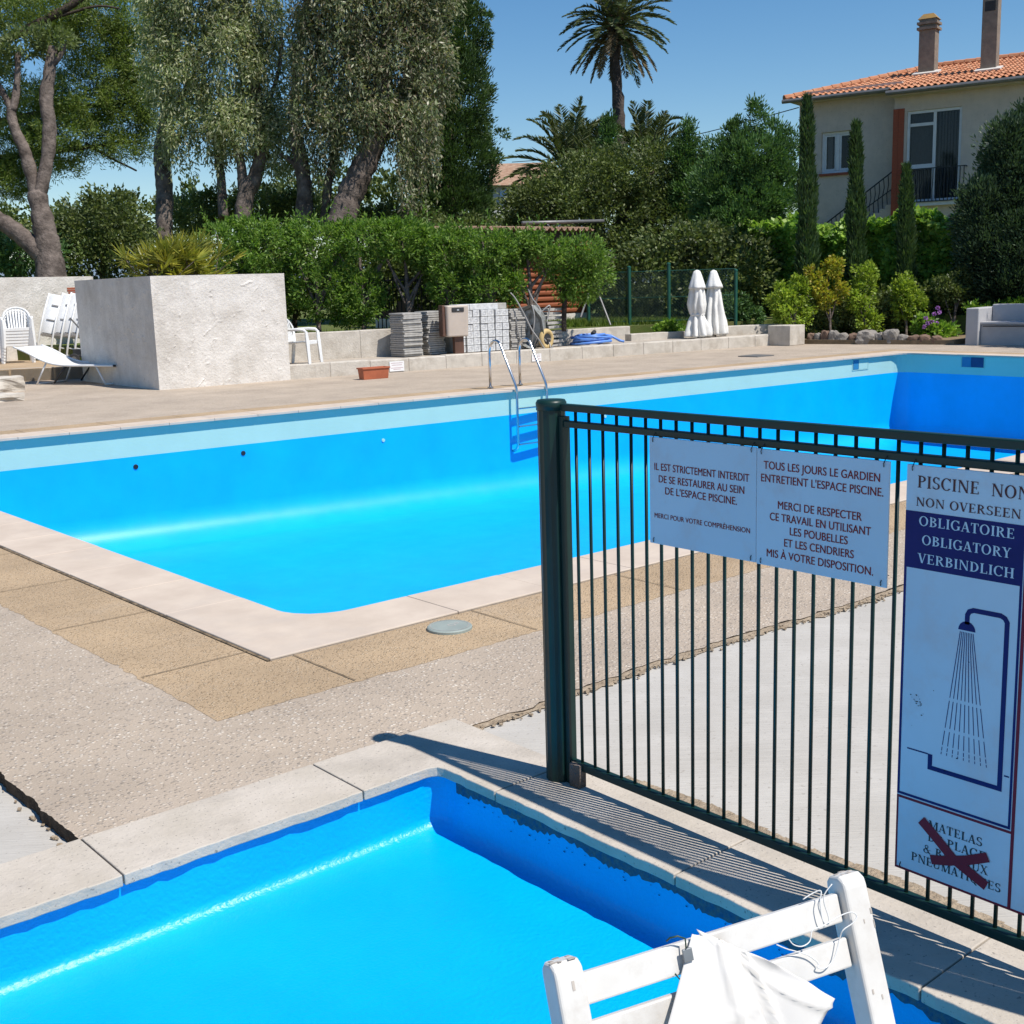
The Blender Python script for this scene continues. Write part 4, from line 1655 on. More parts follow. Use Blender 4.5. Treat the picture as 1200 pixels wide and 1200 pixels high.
sf = None
wd_ = (wb - wa).normalized()
for k, (px, py, dep, rz) in enumerate(((56, 421, 26.9, -.55), (72, 420, 26.7, -.55), (82, 420, 26.5, -.55), (91, 421, 26.3, -.55), (100, 421, 26.1, -.55))):
    lab = ['white folded lounger leaning on the wall, nearest the chair stack', 'white folded lounger second from the chair stack, leaning in the row', 'white folded lounger third in the row leaning on the wall',
           'white folded lounger fourth in the row leaning on the wall', 'white folded lounger half hidden behind the planter'][k]
    if sf is None:
        sf = make_stood(lab)
        o = sf
    else:
        o = dup(sf, label=lab)
    g_ = P(px, py, dep)
    o.location = (g_.x, g_.y, T)
    o.rotation_euler = (0, R(13), rz)
    o.scale = (.92, .92, .80)
# trolley with wheels under them, bricks on the wall top
c = P(103, 420, 25.2)
t_ = thing('trolley', 'dark wheeled trolley in front of the folded loungers', 'trolley', (c.x, c.y, T), -.5)
q = MB()
q.box((0, 0, .16), (.75, .3, .05))
q.box((0, .1, .24), (.6, .05, .12))
q.build('bed', M['dark'], t_, bevel=.01)
q = MB()
q.bar((.3, 0, .2), (-.28, 0, .95), .03, .03)
q.build('handle', M['gutter'], t_)
for x in (-.25, .28):
    q = MB()
    q.tube([(x, -.2, .11), (x, -.14, .11)], .11, 18)
    w_ = q.build('wheel', M['dark'], t_, bevel=.01)
    q = MB()
    q.tube([(x, -.205, .11), (x, -.2, .11)], .05, 14)
    q.build('rim', M['gutter'], w_)
for k in range(5):
    c = P(91, 340, 27.6)
    q = MB()
    q.box((0, 0, 0), (.42, .2, .045))
    o = q.build('clay_brick', M['terra'] if k % 2 == 0 else M['brick'], None, bevel=.005)
    o.location = (c.x + rng.uniform(-.02, .02), c.y, 1.62 + .05 * k)
    o.rotation_euler = (0, 0, -.3 + rng.uniform(-.05, .05))
    tag(o, 'flat orange clay brick in the pile resting on the folded loungers', 'brick', 'bricks on the folded loungers')

# ------------------------------------------------------------------ building material on the terrace


def slab_stack(px, py, n, size, th, gap, label, group, seed, rz=0.0):
    c = at_k(px, py)
    rg = random.Random(seed)
    z = T + .012
    first = None
    for k in range(n):
        if first is None:
            q = MB()
            q.box((0, 0, 0), (size, size, th))
            first = q.build('paving_slab', M['slab'], None, bevel=.004, segs=1)
            o = first
        else:
            o = first.copy()
            COL.objects.link(o)
        o.location = (c.x + size / 2 + rg.gauss(0, .012), c.y + size / 2 + rg.gauss(0, .012), z + th / 2)
        o.rotation_euler = (0, 0, rz + rg.gauss(0, .02))
        z += th + gap * rg.uniform(.5, 1.5)
        tag(o, label, 'paving slab', group)


slab_stack(474, .33, 20, .46, .037, .006, 'grey paving slab in the left stack on the terrace', 'slabs in the left stack', 1)
slab_stack(503, .52, 20, .42, .036, .007, 'grey paving slab in the stack half hidden behind the beige bin', 'slabs behind the bin', 2)
slab_stack(600, .52, 19, .42, .038, .006, 'grey paving slab in the stack between the pale blocks and the wheelbarrow', 'slabs between blocks and wheelbarrow', 3)
slab_stack(641, .62, 9, .46, .06, .036, 'grey paving slab in the right stack behind the wheelbarrow', 'slabs right of the wheelbarrow', 4, .1)

# pale concrete blocks: seven across, six high, with larger ones on top
ba = at_k(539, .36)
bw, bh, bd = .170, .142, .20
first = None
for row in range(6):
    for i in range(7):
        if first is None:
            q = MB()
            q.box((0, 0, 0), (bw - .012, bd, bh - .008))
            first = q.build('paving_block', M['block'], None, bevel=.008)
            q = MB()
            for s in (-1, 1):
                q.box((s * .03, -bd / 2 - .0005, 0), (.008, .003, .05))
                q.box((0, -bd / 2 - .0005, s * .025), (.06, .003, .007))
            q.build('stamp', M['blockmark'], first)
            o = first
        else:
            o = first.copy()
            COL.objects.link(o)
            for ch in list(first.children):
                d = ch.copy()
                COL.objects.link(d)
                d.parent = o
        o.location = (ba.x + bw / 2 + i * bw + .02 * (i > 0) + .016 * (i > 2) + .016 * (i > 4), ba.y + bd / 2 + rng.gauss(0, .008) - i * .02, T + .015 + bh / 2 + row * bh)
        o.rotation_euler = (0, 0, -.10 + rng.gauss(0, .02))
        tag(o, 'pale concrete paving block in the neat pile behind the pool ladder', 'block', 'pale blocks in the pile')
for k, (x, w_) in enumerate(((.12, .3), (.48, .38), (.86, .34), (1.13, .26))):
    q = MB()
    q.box((0, 0, 0), (w_, .3, .12))
    o = q.build('flat_block', M['block'] if k < 3 else M['slab'], None, bevel=.01)
    o.location = (ba.x + x, ba.y + .12, T + .015 + 6 * bh + .06)
    o.rotation_euler = (0, 0, -.08 + rng.gauss(0, .03))
    tag(o, ['wide pale block on top of the pile, nearest the beige bin', 'wide pale block on top of the pile, left of its middle', 'wide pale block on top of the pile, right of its middle',
            'wide grey block on top of the pile, nearest the wheelbarrow'][k], 'block')
q = MB()
q.box((.62, .42, .42), (1.2, .35, .84))
o = q.build('block_stack_core', M['slab'], None, bevel=.01)
o.location = (ba.x, ba.y, T + .01)
tag(o, 'grey wrapped pallet load right behind the pale block pile', 'pallet load')

# litter bin
c = at_k(535, .24)
t_ = thing('litter_bin', 'beige plastic litter bin on a brown post between slabs and blocks', 'bin', (c.x, c.y, T), R(-14))
q = MB()
q.prism([(-.21, -.13), (.21, -.13), (.235, -.09), (.235, .11), (-.235, .11), (-.235, -.09)], .36, .98)
q.v = [(x * (1 + .10 * (z - .36)), y * (1 + .25 * (z - .36)), z) for x, y, z in q.v]
q.build('body', M['binbody'], t_, bevel=.03, segs=4)
q = MB()
q.box((0, -.150, .895), (.27, .02, .085))
q.build('slot', M['dark'], t_, bevel=.02)
q = MB()
q.box((0, -.158, .885), (.05, .012, .03))
q.build('slot_catch', M['alu'], t_, bevel=.004)
q = MB()
q.box((-.29, .0, .68), (.06, .2, .62))
q.build('side_bracket', M['binbrown'], t_, bevel=.015)
q = MB()
q.box((.05, .0, .18), (.2, .12, .36))
q.build('post', M['binbrown'], t_, bevel=.006)

# wheelbarrow stood on its nose
c = at_k(634, .42)
t_ = thing('wheelbarrow', 'galvanised wheelbarrow tipped up on its nose with a yellowed tyre', 'wheelbarrow', (c.x, c.y, T), 0)


def W(px, py, off=0.0):
    """picture point on the upright plane of the barrow (faces the camera), in local coordinates"""
    p_ = on_plane(px, py, c, Vector((_f.x, _f.y, 0)).normalized())
    return p_ + Vector((-_f.x, -_f.y, 0)).normalized() * off - Vector((c.x, c.y, T))


tr = MB()
front = [W(603, 363, .12), (W(622, 357, .12)), W(634, 372, .22), W(637, 390, .25), W(624, 409, .14), W(612, 405, .10)]
back = [W(605, 362, -.30), W(632, 358, -.30), W(640, 372, -.26), W(640, 392, -.22), W(628, 408, -.16), W(615, 405, -.2)]
nk = len(front)
inner = [p_ * .0 + (sum(front, Vector()) / nk) * .22 + p_ * .78 + Vector((_f.x, _f.y, 0)) * .26 for p_ in front]
tr.v = [tuple(v) for v in front + inner + back]
for i in range(nk):
    j = (i + 1) % nk
    tr.f.append((i, j, nk + j, nk + i))
    tr.f.append((j, i, 2 * nk + i, 2 * nk + j))
tr.f.append(tuple(nk + i for i in range(nk)))
tr.f.append(tuple(2 * nk + i for i in reversed(range(nk))))
tr.build('tray', M['galv'], t_)
for pts in ([(598, 343, .25), (604, 350, .25), (614, 368, .28), (623, 386, .3), (631, 397, .3), (638, 408, .28), (646, 411, .25), (647, 406, .2)],
            [(619, 339, -.1), (624, 350, -.1), (633, 363, -.1), (637, 385, 0), (643, 400, .05), (646, 410, .2)],
            [(603, 365, .2), (607, 388, .2), (612, 404, .2)],
            [(623, 357, .24), (626, 372, .27), (624, 392, .26), (623, 409, .2)],
            [(632, 368, -.05), (644, 358, -.1), (643, 368, -.1), (641, 378, -.05)],
            [(626, 408, .1), (628, 398, .16), (634, 394, .18), (640, 400, .18)]):
    q = MB()
    q.tube([W(*p_) for p_ in smoothpath(pts)], .016, 7)
    q.build('frame_tube', M['grey'], t_, smooth=True)
wc = W(640, 397, .10)
ax = Vector((_r.x, _r.y, 0)).normalized() * .75 - Vector((_f.x, _f.y, 0)).normalized() * .66
ax.normalize()
q = MB()
e1 = ax.orthogonal().normalized()
e2 = ax.cross(e1)
nA, nB, Rm, rm = 28, 10, .165, .055
for i in range(nA):
    g = 2 * PI * i / nA
    d_ = e1 * math.cos(g) + e2 * math.sin(g)
    for j in range(nB):
        h = 2 * PI * j / nB
        q.v.append(tuple(wc + d_ * (Rm + rm * math.cos(h)) + ax * rm * math.sin(h)))
for i in range(nA):
    for j in range(nB):
        q.f.append((i * nB + j, ((i + 1) % nA) * nB + j, ((i + 1) % nA) * nB + (j + 1) % nB, i * nB + (j + 1) % nB))
wh = q.build('wheel', M['tyre'], t_, smooth=True)
q = MB()
q.tube([wc - ax * .03, wc + ax * .03], .12, 20)
q.build('rim', M['dark'], wh)
q = MB()
q.tube([wc - ax * .11, wc + ax * .11], .018, 10)
q.build('axle', M['grey'], wh)

# coiled hose
c = at_k(694, .62)
pts = []
rgh = random.Random(4)
for k in range(7 * 26):
    a = 2 * PI * k / 26
    l_ = k / 26
    rr3 = .40 - .03 * (l_ % 3.5) + .05 * math.sin(a * .37 + l_) + rgh.gauss(0, .006)
    pts.append((rr3 * 1.12 * math.cos(a) + .03 * math.sin(l_ * 2), rr3 * math.sin(a) + .04 * math.cos(l_ * 1.7), .03 + .024 * l_ + .02 * math.sin(a * 1.5 + l_)))
pts += [(.5, -.1, .16), (.62, -.25, .05), (.66, -.34, .03)]
t_ = thing('pool_hose', 'blue ribbed pool hose lying in a coil on the terrace', 'hose', (c.x, c.y, T + .01))
q = MB()
q.tube(pts, .028, 8)
q.build('coil', M['hose'], t_, smooth=True)
q = MB()
q.tube([(-.08, -.1, .23), (.02, -.06, .27), (.08, .03, .24)], .045, 10)
q.build('coupling', M['dark'], t_, bevel=.006)
q = MB()
q.tube([(.42, .1, .04), (.62, .02, .035)], .03, 10)
q.build('nozzle', M['dark'], t_, bevel=.004)

# terracotta trough and placards on the kerb
c = at(440, 444, 0)
t_ = thing('flower_trough', 'empty terracotta coloured plastic trough in front of the kerb', 'planter', (c.x, c.y + .05, 0), math.atan2(kd.y, kd.x) + .08)
q = MB()
o_, i_ = (.275, .10), (.255, .082)
q.v = []
for (hx, hy), z in (((.255, .085), 0), (o_, .2), (i_, .2), ((.24, .07), .04)):
    q.v += [(-hx, -hy, z), (hx, -hy, z), (hx, hy, z), (-hx, hy, z)]
for l in range(3):
    for j in range(4):
        k = (j + 1) % 4
        q.f.append((4 * l + j, 4 * l + k, 4 * l + 4 + k, 4 * l + 4 + j))
q.f += [(3, 2, 1, 0), (12, 13, 14, 15)]
q.build('tub', M['terra'], t_, bevel=.006)
q = MB()
for a, b in (((-.29, -.115), (.29, -.098)), ((-.29, .098), (.29, .115)), ((-.29, -.098), (-.273, .098)), ((.273, -.098), (.29, .098))):
    q.box2((*a, .185), (*b, .212))
q.build('rim', M['terra'], t_, bevel=.004)
for (xa, ya, xb, yb, lab) in ((457, 425, 474, 439, 'white placard on the kerb beside the terracotta trough'), (623.5, 416, 634.5, 427.5, 'white placard on the kerb behind the right ladder rail')):
    p0_ = K0 - kn * .012
    a = on_plane(xa, yb, p0_, kn)
    b = on_plane(xb, yb, p0_, kn)
    top = on_plane(xa, ya, p0_, kn).z
    w_, h_ = (b - a).length, top - max(a.z, 0)
    t_ = thing('placard', lab, 'sign', ((a.x + b.x) / 2, (a.y + b.y) / 2, max(.02, a.z)), math.atan2(kd.y, kd.x))
    q = MB()
    q.box((0, 0, h_ / 2), (w_, .008, h_))
    q.build('panel', M['placard'], t_)
    q = MB()
    for z, ww_ in ((.82, .8), (.62, .7), (.34, .85), (.2, .5)):
        q.box((0, -.005, h_ * z), (w_ * ww_, .002, h_ * .045))
    q.build('print_lines', M['pink'], t_)


# closed parasols
def make_parasol(label, tied):
    t_ = thing('closed_parasol', label, 'parasol', (0, 0, 0), 0, 'closed white parasols')
    rg = random.Random(len(label))
    ph = rg.uniform(0, 6)
    q = MB()
    q.tube([(0, 0, 0), (0, 0, 1.75)], .022, 10)
    q.build('pole', M['alu'], t_, smooth=True)
    fold = lambda g, z: 1 + (.10 + .16 * max(0, 1 - z / 1.5)) * (2 * abs(math.sin(g * 4 + ph + .5 * math.sin(z * 2.3))) - 1) + .10 * math.sin(g * 3 + ph * 2 + z * 2.2) + .05 * math.sin(g * 5 + z * 6)
    q = MB()
    if tied:
        q.lathe([(.29, .05), (.30, .09), (.285, .18), (.255, .3), (.22, .45), (.185, .56), (.155, .61), (.18, .66), (.21, .75), (.225, .9), (.215, 1.1), (.19, 1.28), (.16, 1.42), (.11, 1.52), (.03, 1.58)], 96, (0, 0, 0), fold)
    else:
        q.lathe([(.26, .05), (.27, .09), (.265, .2), (.25, .4), (.235, .6), (.215, .85), (.19, 1.1), (.155, 1.3), (.12, 1.48), (.03, 1.58)], 96, (0, 0, 0), fold)
    q.v = [tuple(Vector(v_) + mnoise.noise_vector(Vector(v_) * 5 + Vector((ph, 0, 0))) * .022 + mnoise.noise_vector(Vector(v_) * 14) * .008) for v_ in q.v]
    q.build('canopy', M['canvas'], t_, smooth=True)
    q = MB()
    q.lathe([(.235, 1.30), (.225, 1.36), (.17, 1.52), (.115, 1.68), (.08, 1.76), (.02, 1.79)], 48, (0, 0, 0), lambda g, z: 1 + .16 * (2 * abs(math.sin(g * 3 + ph)) - 1) * (1.9 - z) + .06 * math.sin(g * 2 + z * 5))
    q.build('vent_cap', M['canvas'], t_, smooth=True)
    if not tied:
        return t_
    q = MB()
    q.lathe([(.17, .60), (.19, .615), (.19, .64), (.17, .655)], 24, (0, 0, 0), lambda g, z: 1 + .09 * math.sin(g * 8 + ph))
    q.build('tie_strap', M['fab'], t_, smooth=True)
    return t_


for k, (px, py, lean, az, lab) in enumerate(((818, 398.5, -.02, 0, 'closed white parasol with a tied waist, the left one of the pair'), (838.5, 397, .10, 2.2, 'closed white parasol leaning slightly, the right one of the pair'))):
    o = make_parasol(lab, k == 0)
    c = at_k(px, .42 + .12 * k)
    o.location = (c.x, c.y, T)
    o.rotation_euler = (lean * math.cos(az), lean * math.sin(az), .4 * k)
    o.scale = (.86, .86, .87)

# ------------------------------------------------------------------ stones edging the bed and the masonry bench
ra, rb = at(946, 403, 0), at(1118, 404, 0)
rnames = ['brown', 'grey']
xs_ = [255, 285, 322, 360, 400, 452, 510, 565, 615, 668, 716, 762, 812]
ws_ = [34, 30, 38, 42, 56, 44, 78, 34, 58, 42, 46, 44, 46]
hs_ = [44, 44, 54, 56, 44, 44, 54, 46, 60, 40, 36, 36, 34]
br_ = [1, 0, 1, 0, 0, 1, 0, 0, 0, 0, 1, 1, 1]
for k, x in enumerate(xs_):
    px = 880 + x / 3.75
    c = at(px, 402.5, 0)
    c = ra.lerp(rb, (px - 946) / 172)
    w_ = ws_[k] / 3.75 * ppm(28.5) * 1.08
    h_ = hs_[k] / 3.75 * ppm(28.5) * 1.2
    bm = bmesh.new()
    bmesh.ops.create_icosphere(bm, subdivisions=3, radius=.5)
    for v in bm.verts:
        d = v.co.normalized()
        n_ = mnoise.noise(d * 1.4 + Vector((k * 3.1, 0, 0))) * .28 + mnoise.noise(d * 4 + Vector((k, 0, 5))) * .08
        s_ = max(abs(d.x), abs(d.y), abs(d.z))
        v.co = d * (.5 / (s_ ** .55)) * (1 + n_)
        v.co = Vector((v.co.x * w_, v.co.y * w_ * .8, v.co.z * h_))
    me = bpy.data.meshes.new('edging_stone')
    bm.to_mesh(me)
    bm.free()
    me.materials.append(M['stone_b'] if br_[k] else M['stone'])
    o = bpy.data.objects.new('edging_stone', me)
    COL.objects.link(o)
    o.location = (c.x + .1, c.y, h_ * .38)
    o.rotation_euler = (0, 0, -1.2 + rng.uniform(-.3, .3))
    big = 'large' if ws_[k] > 50 else ('small' if ws_[k] < 36 else 'medium')
    col_ = 'brown' if br_[k] else 'grey'
    where = ['touching the square concrete block', 'second from the square concrete block', 'third from the square concrete block', 'fourth from the square concrete block', 'left of the brown stone at mid row', 'at mid row between two grey ones',
             'widest of the row edging the bed', 'just right of the widest one', 'tallest, near the mauve flowers', 'below the mauve flowers', 'fourth from the white bench', 'second from the white bench', 'nearest the white bench'][k]
    where = where if k != 10 else 'third from the white bench'
    tag(o, f'{big} {col_} stone edging the shrub bed, {where}', 'stone', 'stones edging the shrub bed')
q = MB()
q.prism([(ra.x - .1, ra.y + .1), (ra.x + .25, ra.y + .6), (27.6, 17.8), (27.8, 13.9), (26.2, 13.9), (rb.x - .0, rb.y)], -.05, .10)
tag(q.build('shrub_bed', M['soil']), kind='structure')

bn = thing('masonry_bench', 'white masonry bench with a raised back under the ivy hedge', 'bench', (25.5, 13, 0))
A0, A1 = at(1121, 404, 0), at(1131, 404.5, 0)
B1 = at(1200, 403.5, 0)
fd = (B1 - A1)
fd.z = 0
fd.normalize()
fd = Vector((0.12, -0.993, 0)).normalized()
bk_ = Vector((-fd.y, fd.x, 0))
if bk_.dot(_f) < 0:
    bk_ = -bk_
o0 = A1


def bq(q, u0, u1, v0, v1, z0, z1):
    q.prism([tuple((o0 + fd * u + bk_ * v))[:2] for u, v in ((u0, v0), (u1, v0), (u1, v1), (u0, v1))], z0, z1)


q = MB()
bq(q, 0, .28, -.02, 1.15, -.02, .80)
q.build('end_wall', M['bench'], bn, True, bevel=.02)
q = MB()
bq(q, .283, 5.0, .12, .72, -.02, .44)
q.build('seat_base', M['bench'], bn, True, bevel=.01)
q = MB()
bq(q, .283, 5.0, .08, .72, .443, .50)
q.build('seat_slab', M['bench'], bn, True, bevel=.012)
q = MB()
bq(q, .283, 5.0, .722, 1.0, -.02, .86)
q.build('back_wall', M['bench'], bn, True, bevel=.02)
q = MB()
q.tube([o0 + fd * .35 + bk_ * .06 + Vector((0, 0, .41)), o0 + fd * 5 + bk_ * .06 + Vector((0, 0, .41))], .012, 6)
q.build('pipe', M['dark'], bn, True)

# ------------------------------------------------------------------ vegetation tools
LZ = .55


def leaf_mesh(name, Pt, D, Ln, Wd, m, parent, seed=0, wide=.45, side=None):
    """one mesh of leaf-sized diamond faces; Pt, D (N,3), Ln, Wd (N,) in world space"""
    g = np.random.default_rng(seed + 991)
    n = len(Pt)
    D = D / np.maximum(np.linalg.norm(D, axis=1, keepdims=True), 1e-6)
    if side is None:
        side = g.normal(size=(n, 3))
    S = np.cross(D, side)
    S /= np.maximum(np.linalg.norm(S, axis=1, keepdims=True), 1e-6)
    Ln = np.broadcast_to(Ln, (n,))[:, None]
    Wd = np.broadcast_to(Wd, (n,))[:, None]
    o = np.array(parent.location) if parent is not None else np.zeros(3)
    base = Pt - o
    mid = base + D * Ln * wide
    V = np.stack([base, mid + S * Wd / 2, base + D * Ln, mid - S * Wd / 2], 1).reshape(-1, 3)
    me = bpy.data.meshes.new(name)
    me.vertices.add(4 * n)
    me.vertices.foreach_set('co', V.astype(np.float32).ravel())
    me.loops.add(4 * n)
    me.loops.foreach_set('vertex_index', np.arange(4 * n, dtype=np.int32))
    me.polygons.add(n)
    me.polygons.foreach_set('loop_start', np.arange(0, 4 * n, 4, dtype=np.int32))
    me.update(calc_edges=True)
    me.materials.append(m)
    ob = bpy.data.objects.new(name, me)
    COL.objects.link(ob)
    if parent is not None:
        ob.parent = parent
    return ob


def ell(lst, depth, dmax=None):
    """picture ellipses (cx, cy, rx, ry[, ddepth]) -> world centres and radii"""
    out = []
    for e in lst:
        cx, cy, rx, ry = e[:4]
        dd = e[4] if len(e) > 4 else 0
        s = ppm(depth + dd)
        c = P(cx, cy, depth + dd)
        rd = rx * s if dmax is None else min(rx * s, dmax)
        out.append((np.array(c), rx * s, rd, ry * s))
    return out


RV = np.array((_r.x, _r.y, 0))
RV /= np.linalg.norm(RV)
FV = np.array((_f.x, _f.y, 0))
FV /= np.linalg.norm(FV)


def shell(es, n, g, inner=.35):
    """n points spread through the outer part of a union of ellipsoids, with outward directions"""
    w = np.array([(e[1] * e[2] + e[1] * e[3] + e[2] * e[3]) for e in es])
    w /= w.sum()
    ids = g.choice(len(es), n, p=w)
    d = g.normal(size=(n, 3))
    d /= np.linalg.norm(d, axis=1, keepdims=True)
    u = inner + (1 - inner) * g.random(n) ** .5
    C = np.stack([es[i][0] for i in ids])
    rad = np.array([[es[i][1], es[i][2], es[i][3]] for i in ids])
    k = d * rad * u[:, None]
    pts = C + k[:, :1] * RV + k[:, 1:2] * FV + k[:, 2:] * np.array((0, 0, 1))
    o = d[:, :1] * RV + d[:, 1:2] * FV + d[:, 2:] * np.array((0, 0, 1))
    return pts, o


def clumped(es, nclump, per, cr, g, out=1., rnd=.7, updown=0., inner=.35):
    """leaf clumps: positions and directions"""
    c, o = shell(es, nclump, g, inner)
    n = nclump * per
    size = cr * (.6 + .8 * g.random(nclump))
    off = g.normal(size=(nclump, per, 3))
    off /= np.linalg.norm(off, axis=2, keepdims=True)
    off *= (g.random((nclump, per, 1)) ** .5) * size[:, None, None]
    pts = (c[:, None] + off).reshape(n, 3)
    D = (out * np.repeat(o, per, 0) + rnd * g.normal(size=(n, 3)) + .5 * off.reshape(n, 3) / cr)
    D[:, 2] += updown
    return pts, D


def hanging(es, nstr, g, lmin, lmax, step, inner=.2, sway=.12):
    """drooping leafy twigs"""
    c, o = shell(es, nstr, g, inner)
    Ps, Ds = [], []
    ln = lmin + (lmax - lmin) * g.random(nstr) ** 1.6
    for i in range(nstr):
        k = max(4, int(ln[i] / step))
        t = np.arange(k) / k
        hd = o[i] * np.array((1, 1, 0)) + g.normal(size=3) * .3
        arc = c[i] + hd * (sway * np.sqrt(t)[:, None]) * (1 + ln[i] * .5)
        arc[:, 2] -= (t ** 1.3) * ln[i]
        arc += g.normal(size=(k, 3)) * .045
        Ps.append(arc)
        d = g.normal(size=(k, 3)) * .55
        d[:, 2] -= 1
        Ds.append(d)
    return np.concatenate(Ps), np.concatenate(Ds)


def trunk(name, limbs, m, parent, n=9, seed=1):
    """limbs: list of (picture points (px, py, width_px[, ddepth]), depth)"""
    q = MB()
    rg = random.Random(seed)
    for pts, depth in limbs:
        cp_ = smoothpath([(p[0], p[1], p[2], p[3] if len(p) > 3 else 0) for p in pts], 8)
        w = [P(a, b, depth + d) for a, b, c_, d in cp_]
        r_ = [max(.006, c_ / 2 * ppm(depth)) * rg.uniform(.93, 1.07) for a, b, c_, d in cp_]
        q.tube(w, r_, n)
    out_ = []
    for v_ in q.v:
        p_ = Vector(v_)
        w_ = mnoise.noise_vector(p_ * 2.6) * .05 + mnoise.noise_vector(p_ * 7) * .02
        out_.append(tuple(p_ + w_ * min(1, max(r_) * 5)))
    q.v = out_
    return q.build(name, m, parent, True, smooth=True)


def root_at(name, label, cat, px, depth, group=None, z=LZ, py=300):
    p_ = P(px, py, depth)
    return thing(name, label, cat, (p_.x, p_.y, z), 0, group)


rv = lambda g, n, a, b: a + (b - a) * g.random(n)
GV = np.random.default_rng

# ------------------------------------------------------------------ far hills and wood
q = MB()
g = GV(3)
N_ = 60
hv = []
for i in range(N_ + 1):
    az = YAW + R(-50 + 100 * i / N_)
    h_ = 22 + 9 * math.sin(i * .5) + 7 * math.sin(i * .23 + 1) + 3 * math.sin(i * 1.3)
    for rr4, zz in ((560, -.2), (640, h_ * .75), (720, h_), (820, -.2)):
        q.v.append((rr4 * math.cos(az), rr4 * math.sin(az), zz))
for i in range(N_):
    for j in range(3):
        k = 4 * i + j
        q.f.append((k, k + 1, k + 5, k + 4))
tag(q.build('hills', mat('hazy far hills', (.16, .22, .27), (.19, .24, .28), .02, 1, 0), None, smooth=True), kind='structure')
es = ell([(-60, 268, 110, 26), (60, 262, 100, 24), (160, 258, 90, 28), (260, 250, 90, 36), (360, 240, 90, 44), (460, 240, 90, 44), (560, 258, 70, 26), (980, 282, 120, 30)], 62, 2.5)
p_, d_ = clumped(es, 700, 26, .5, g, 1, .8, .2, .1)
tag(leaf_mesh('far_wood', p_, d_, rv(g, len(p_), .22, .34), .17, L['dark'], None), kind='stuff')

# ------------------------------------------------------------------ big trees at the left
# pruned bare-limbed tree
t_ = root_at('pruned_tree', 'thick pruned tree with bare forked grey limbs behind the rendered wall', 'tree', 56, 29.5)
trunk('trunk', [([(62, 345, 40), (58, 300, 31), (51, 262, 25), (43, 225, 21)], 29.5), ([(44, 235, 17), (54, 195, 16), (58, 150, 16), (54, 118, 15), (57, 90, 15), (62, 55, 11)], 29.5),
                ([(44, 232, 16), (34, 195, 15), (27, 172, 13), (16, 148, 12), (13, 128, 10)], 29.5), ([(14, 130, 9), (4, 112, 8), (-8, 90, 6)], 29.5), ([(15, 130, 9), (20, 95, 8), (21, 62, 7)], 29.5),
                ([(52, 300, 26), (30, 280, 22), (5, 262, 20), (-25, 240, 17)], 29.5), ([(57, 80, 8), (70, 66, 6), (78, 52, 5)], 29.5)], M['bark'], t_, 11)
es = ell([(28, 52, 34, 16), (62, 46, 30, 14), (-10, 70, 24, 20)], 29.5)
g = GV(11)
p_, d_ = clumped(es, 130, 22, .16, g, 1, .8, .2)
leaf_mesh('crown', p_, d_, rv(g, len(p_), .09, .16), .05, L['pale'], t_)

# big pine behind
t_ = root_at('pine_tree', 'big spreading pine with bright green needle clumps at the far left', 'tree', 20, 43)
trunk('trunk', [([(-40, 330, 30), (-30, 200, 26), (-20, 60, 24), (0, -40, 18)], 43), ([(-20, 60, 12), (40, 30, 10), (85, 5, 8), (130, -25, 5)], 40), ([(-25, 150, 10), (60, 130, 8), (140, 120, 4)], 43), ([(-28, 190, 9), (80, 175, 6), (165, 165, 3)], 43),
                ([(60, 22, 4), (110, 8, 3), (140, 10, 2)], 40), ([(100, 168, 4), (130, 185, 3), (160, 200, 2)], 43)], M['bark_d'], t_, 8)
es = ell([(30, 10, 85, 28, -2), (100, 50, 55, 28), (100, 112, 58, 30), (150, 130, 34, 36), (40, 130, 45, 34), (80, 160, 62, 28), (145, 172, 34, 14), (10, 175, 42, 30), (70, 195, 26, 10), (-30, 90, 50, 60), (135, 88, 36, 24), (-20, 200, 50, 22), (10, 215, 40, 18), (60, -30, 110, 30), (158, 70, 30, 42), (150, 20, 44, 30), (172, 120, 20, 40)], 43, 2.2)
g = GV(12)
p_, d_ = clumped(es, 1700, 80, .34, g, .5, .9, .4, .3)
leaf_mesh('crown', p_, d_, rv(g, len(p_), .12, .20), .034, L['pine'], t_)

# eucalyptus left
t_ = root_at('eucalyptus', 'drooping grey-green eucalyptus with a slender pale trunk, left one of the two', 'tree', 280, 36)
trunk('trunk', [([(192, 285, 20), (193, 230, 20), (190, 180, 19), (196, 130, 15), (205, 60, 12), (215, -30, 9)], 36.8),
                ([(284, 262, 19), (288, 230, 20), (300, 205, 17), (308, 165, 15), (300, 110, 13), (290, 40, 10), (285, -40, 7)], 36), ([(285, 225, 13), (282, 190, 10), (268, 150, 8), (255, 100, 6)], 36),
                ([(262, 255, 12), (258, 200, 10), (250, 140, 8)], 36.3), ([(305, 140, 7), (325, 90, 5), (330, 40, 4)], 36), ([(195, 140, 7), (225, 90, 6), (240, 30, 4)], 36.5)], M['bark'], t_, 9)
es = ell([(212, 95, 34, 70), (265, 75, 50, 70), (308, 95, 34, 70), (235, -5, 50, 55), (300, 5, 36, 60), (285, 150, 46, 36), (203, 160, 20, 40), (260, -80, 90, 60), (328, 165, 24, 45), (186, 70, 20, 60), (184, 10, 24, 40), (245, 150, 24, 50)], 36, 2.0)
g = GV(13)
p_, d_ = hanging(es, 1500, g, .25, 1.2, .05)
p2_, d2_ = clumped(es, 1100, 46, .38, g, .45, .7, -.75, .3)
p_, d_ = np.concatenate([p_, p2_]), np.concatenate([d_, d2_])
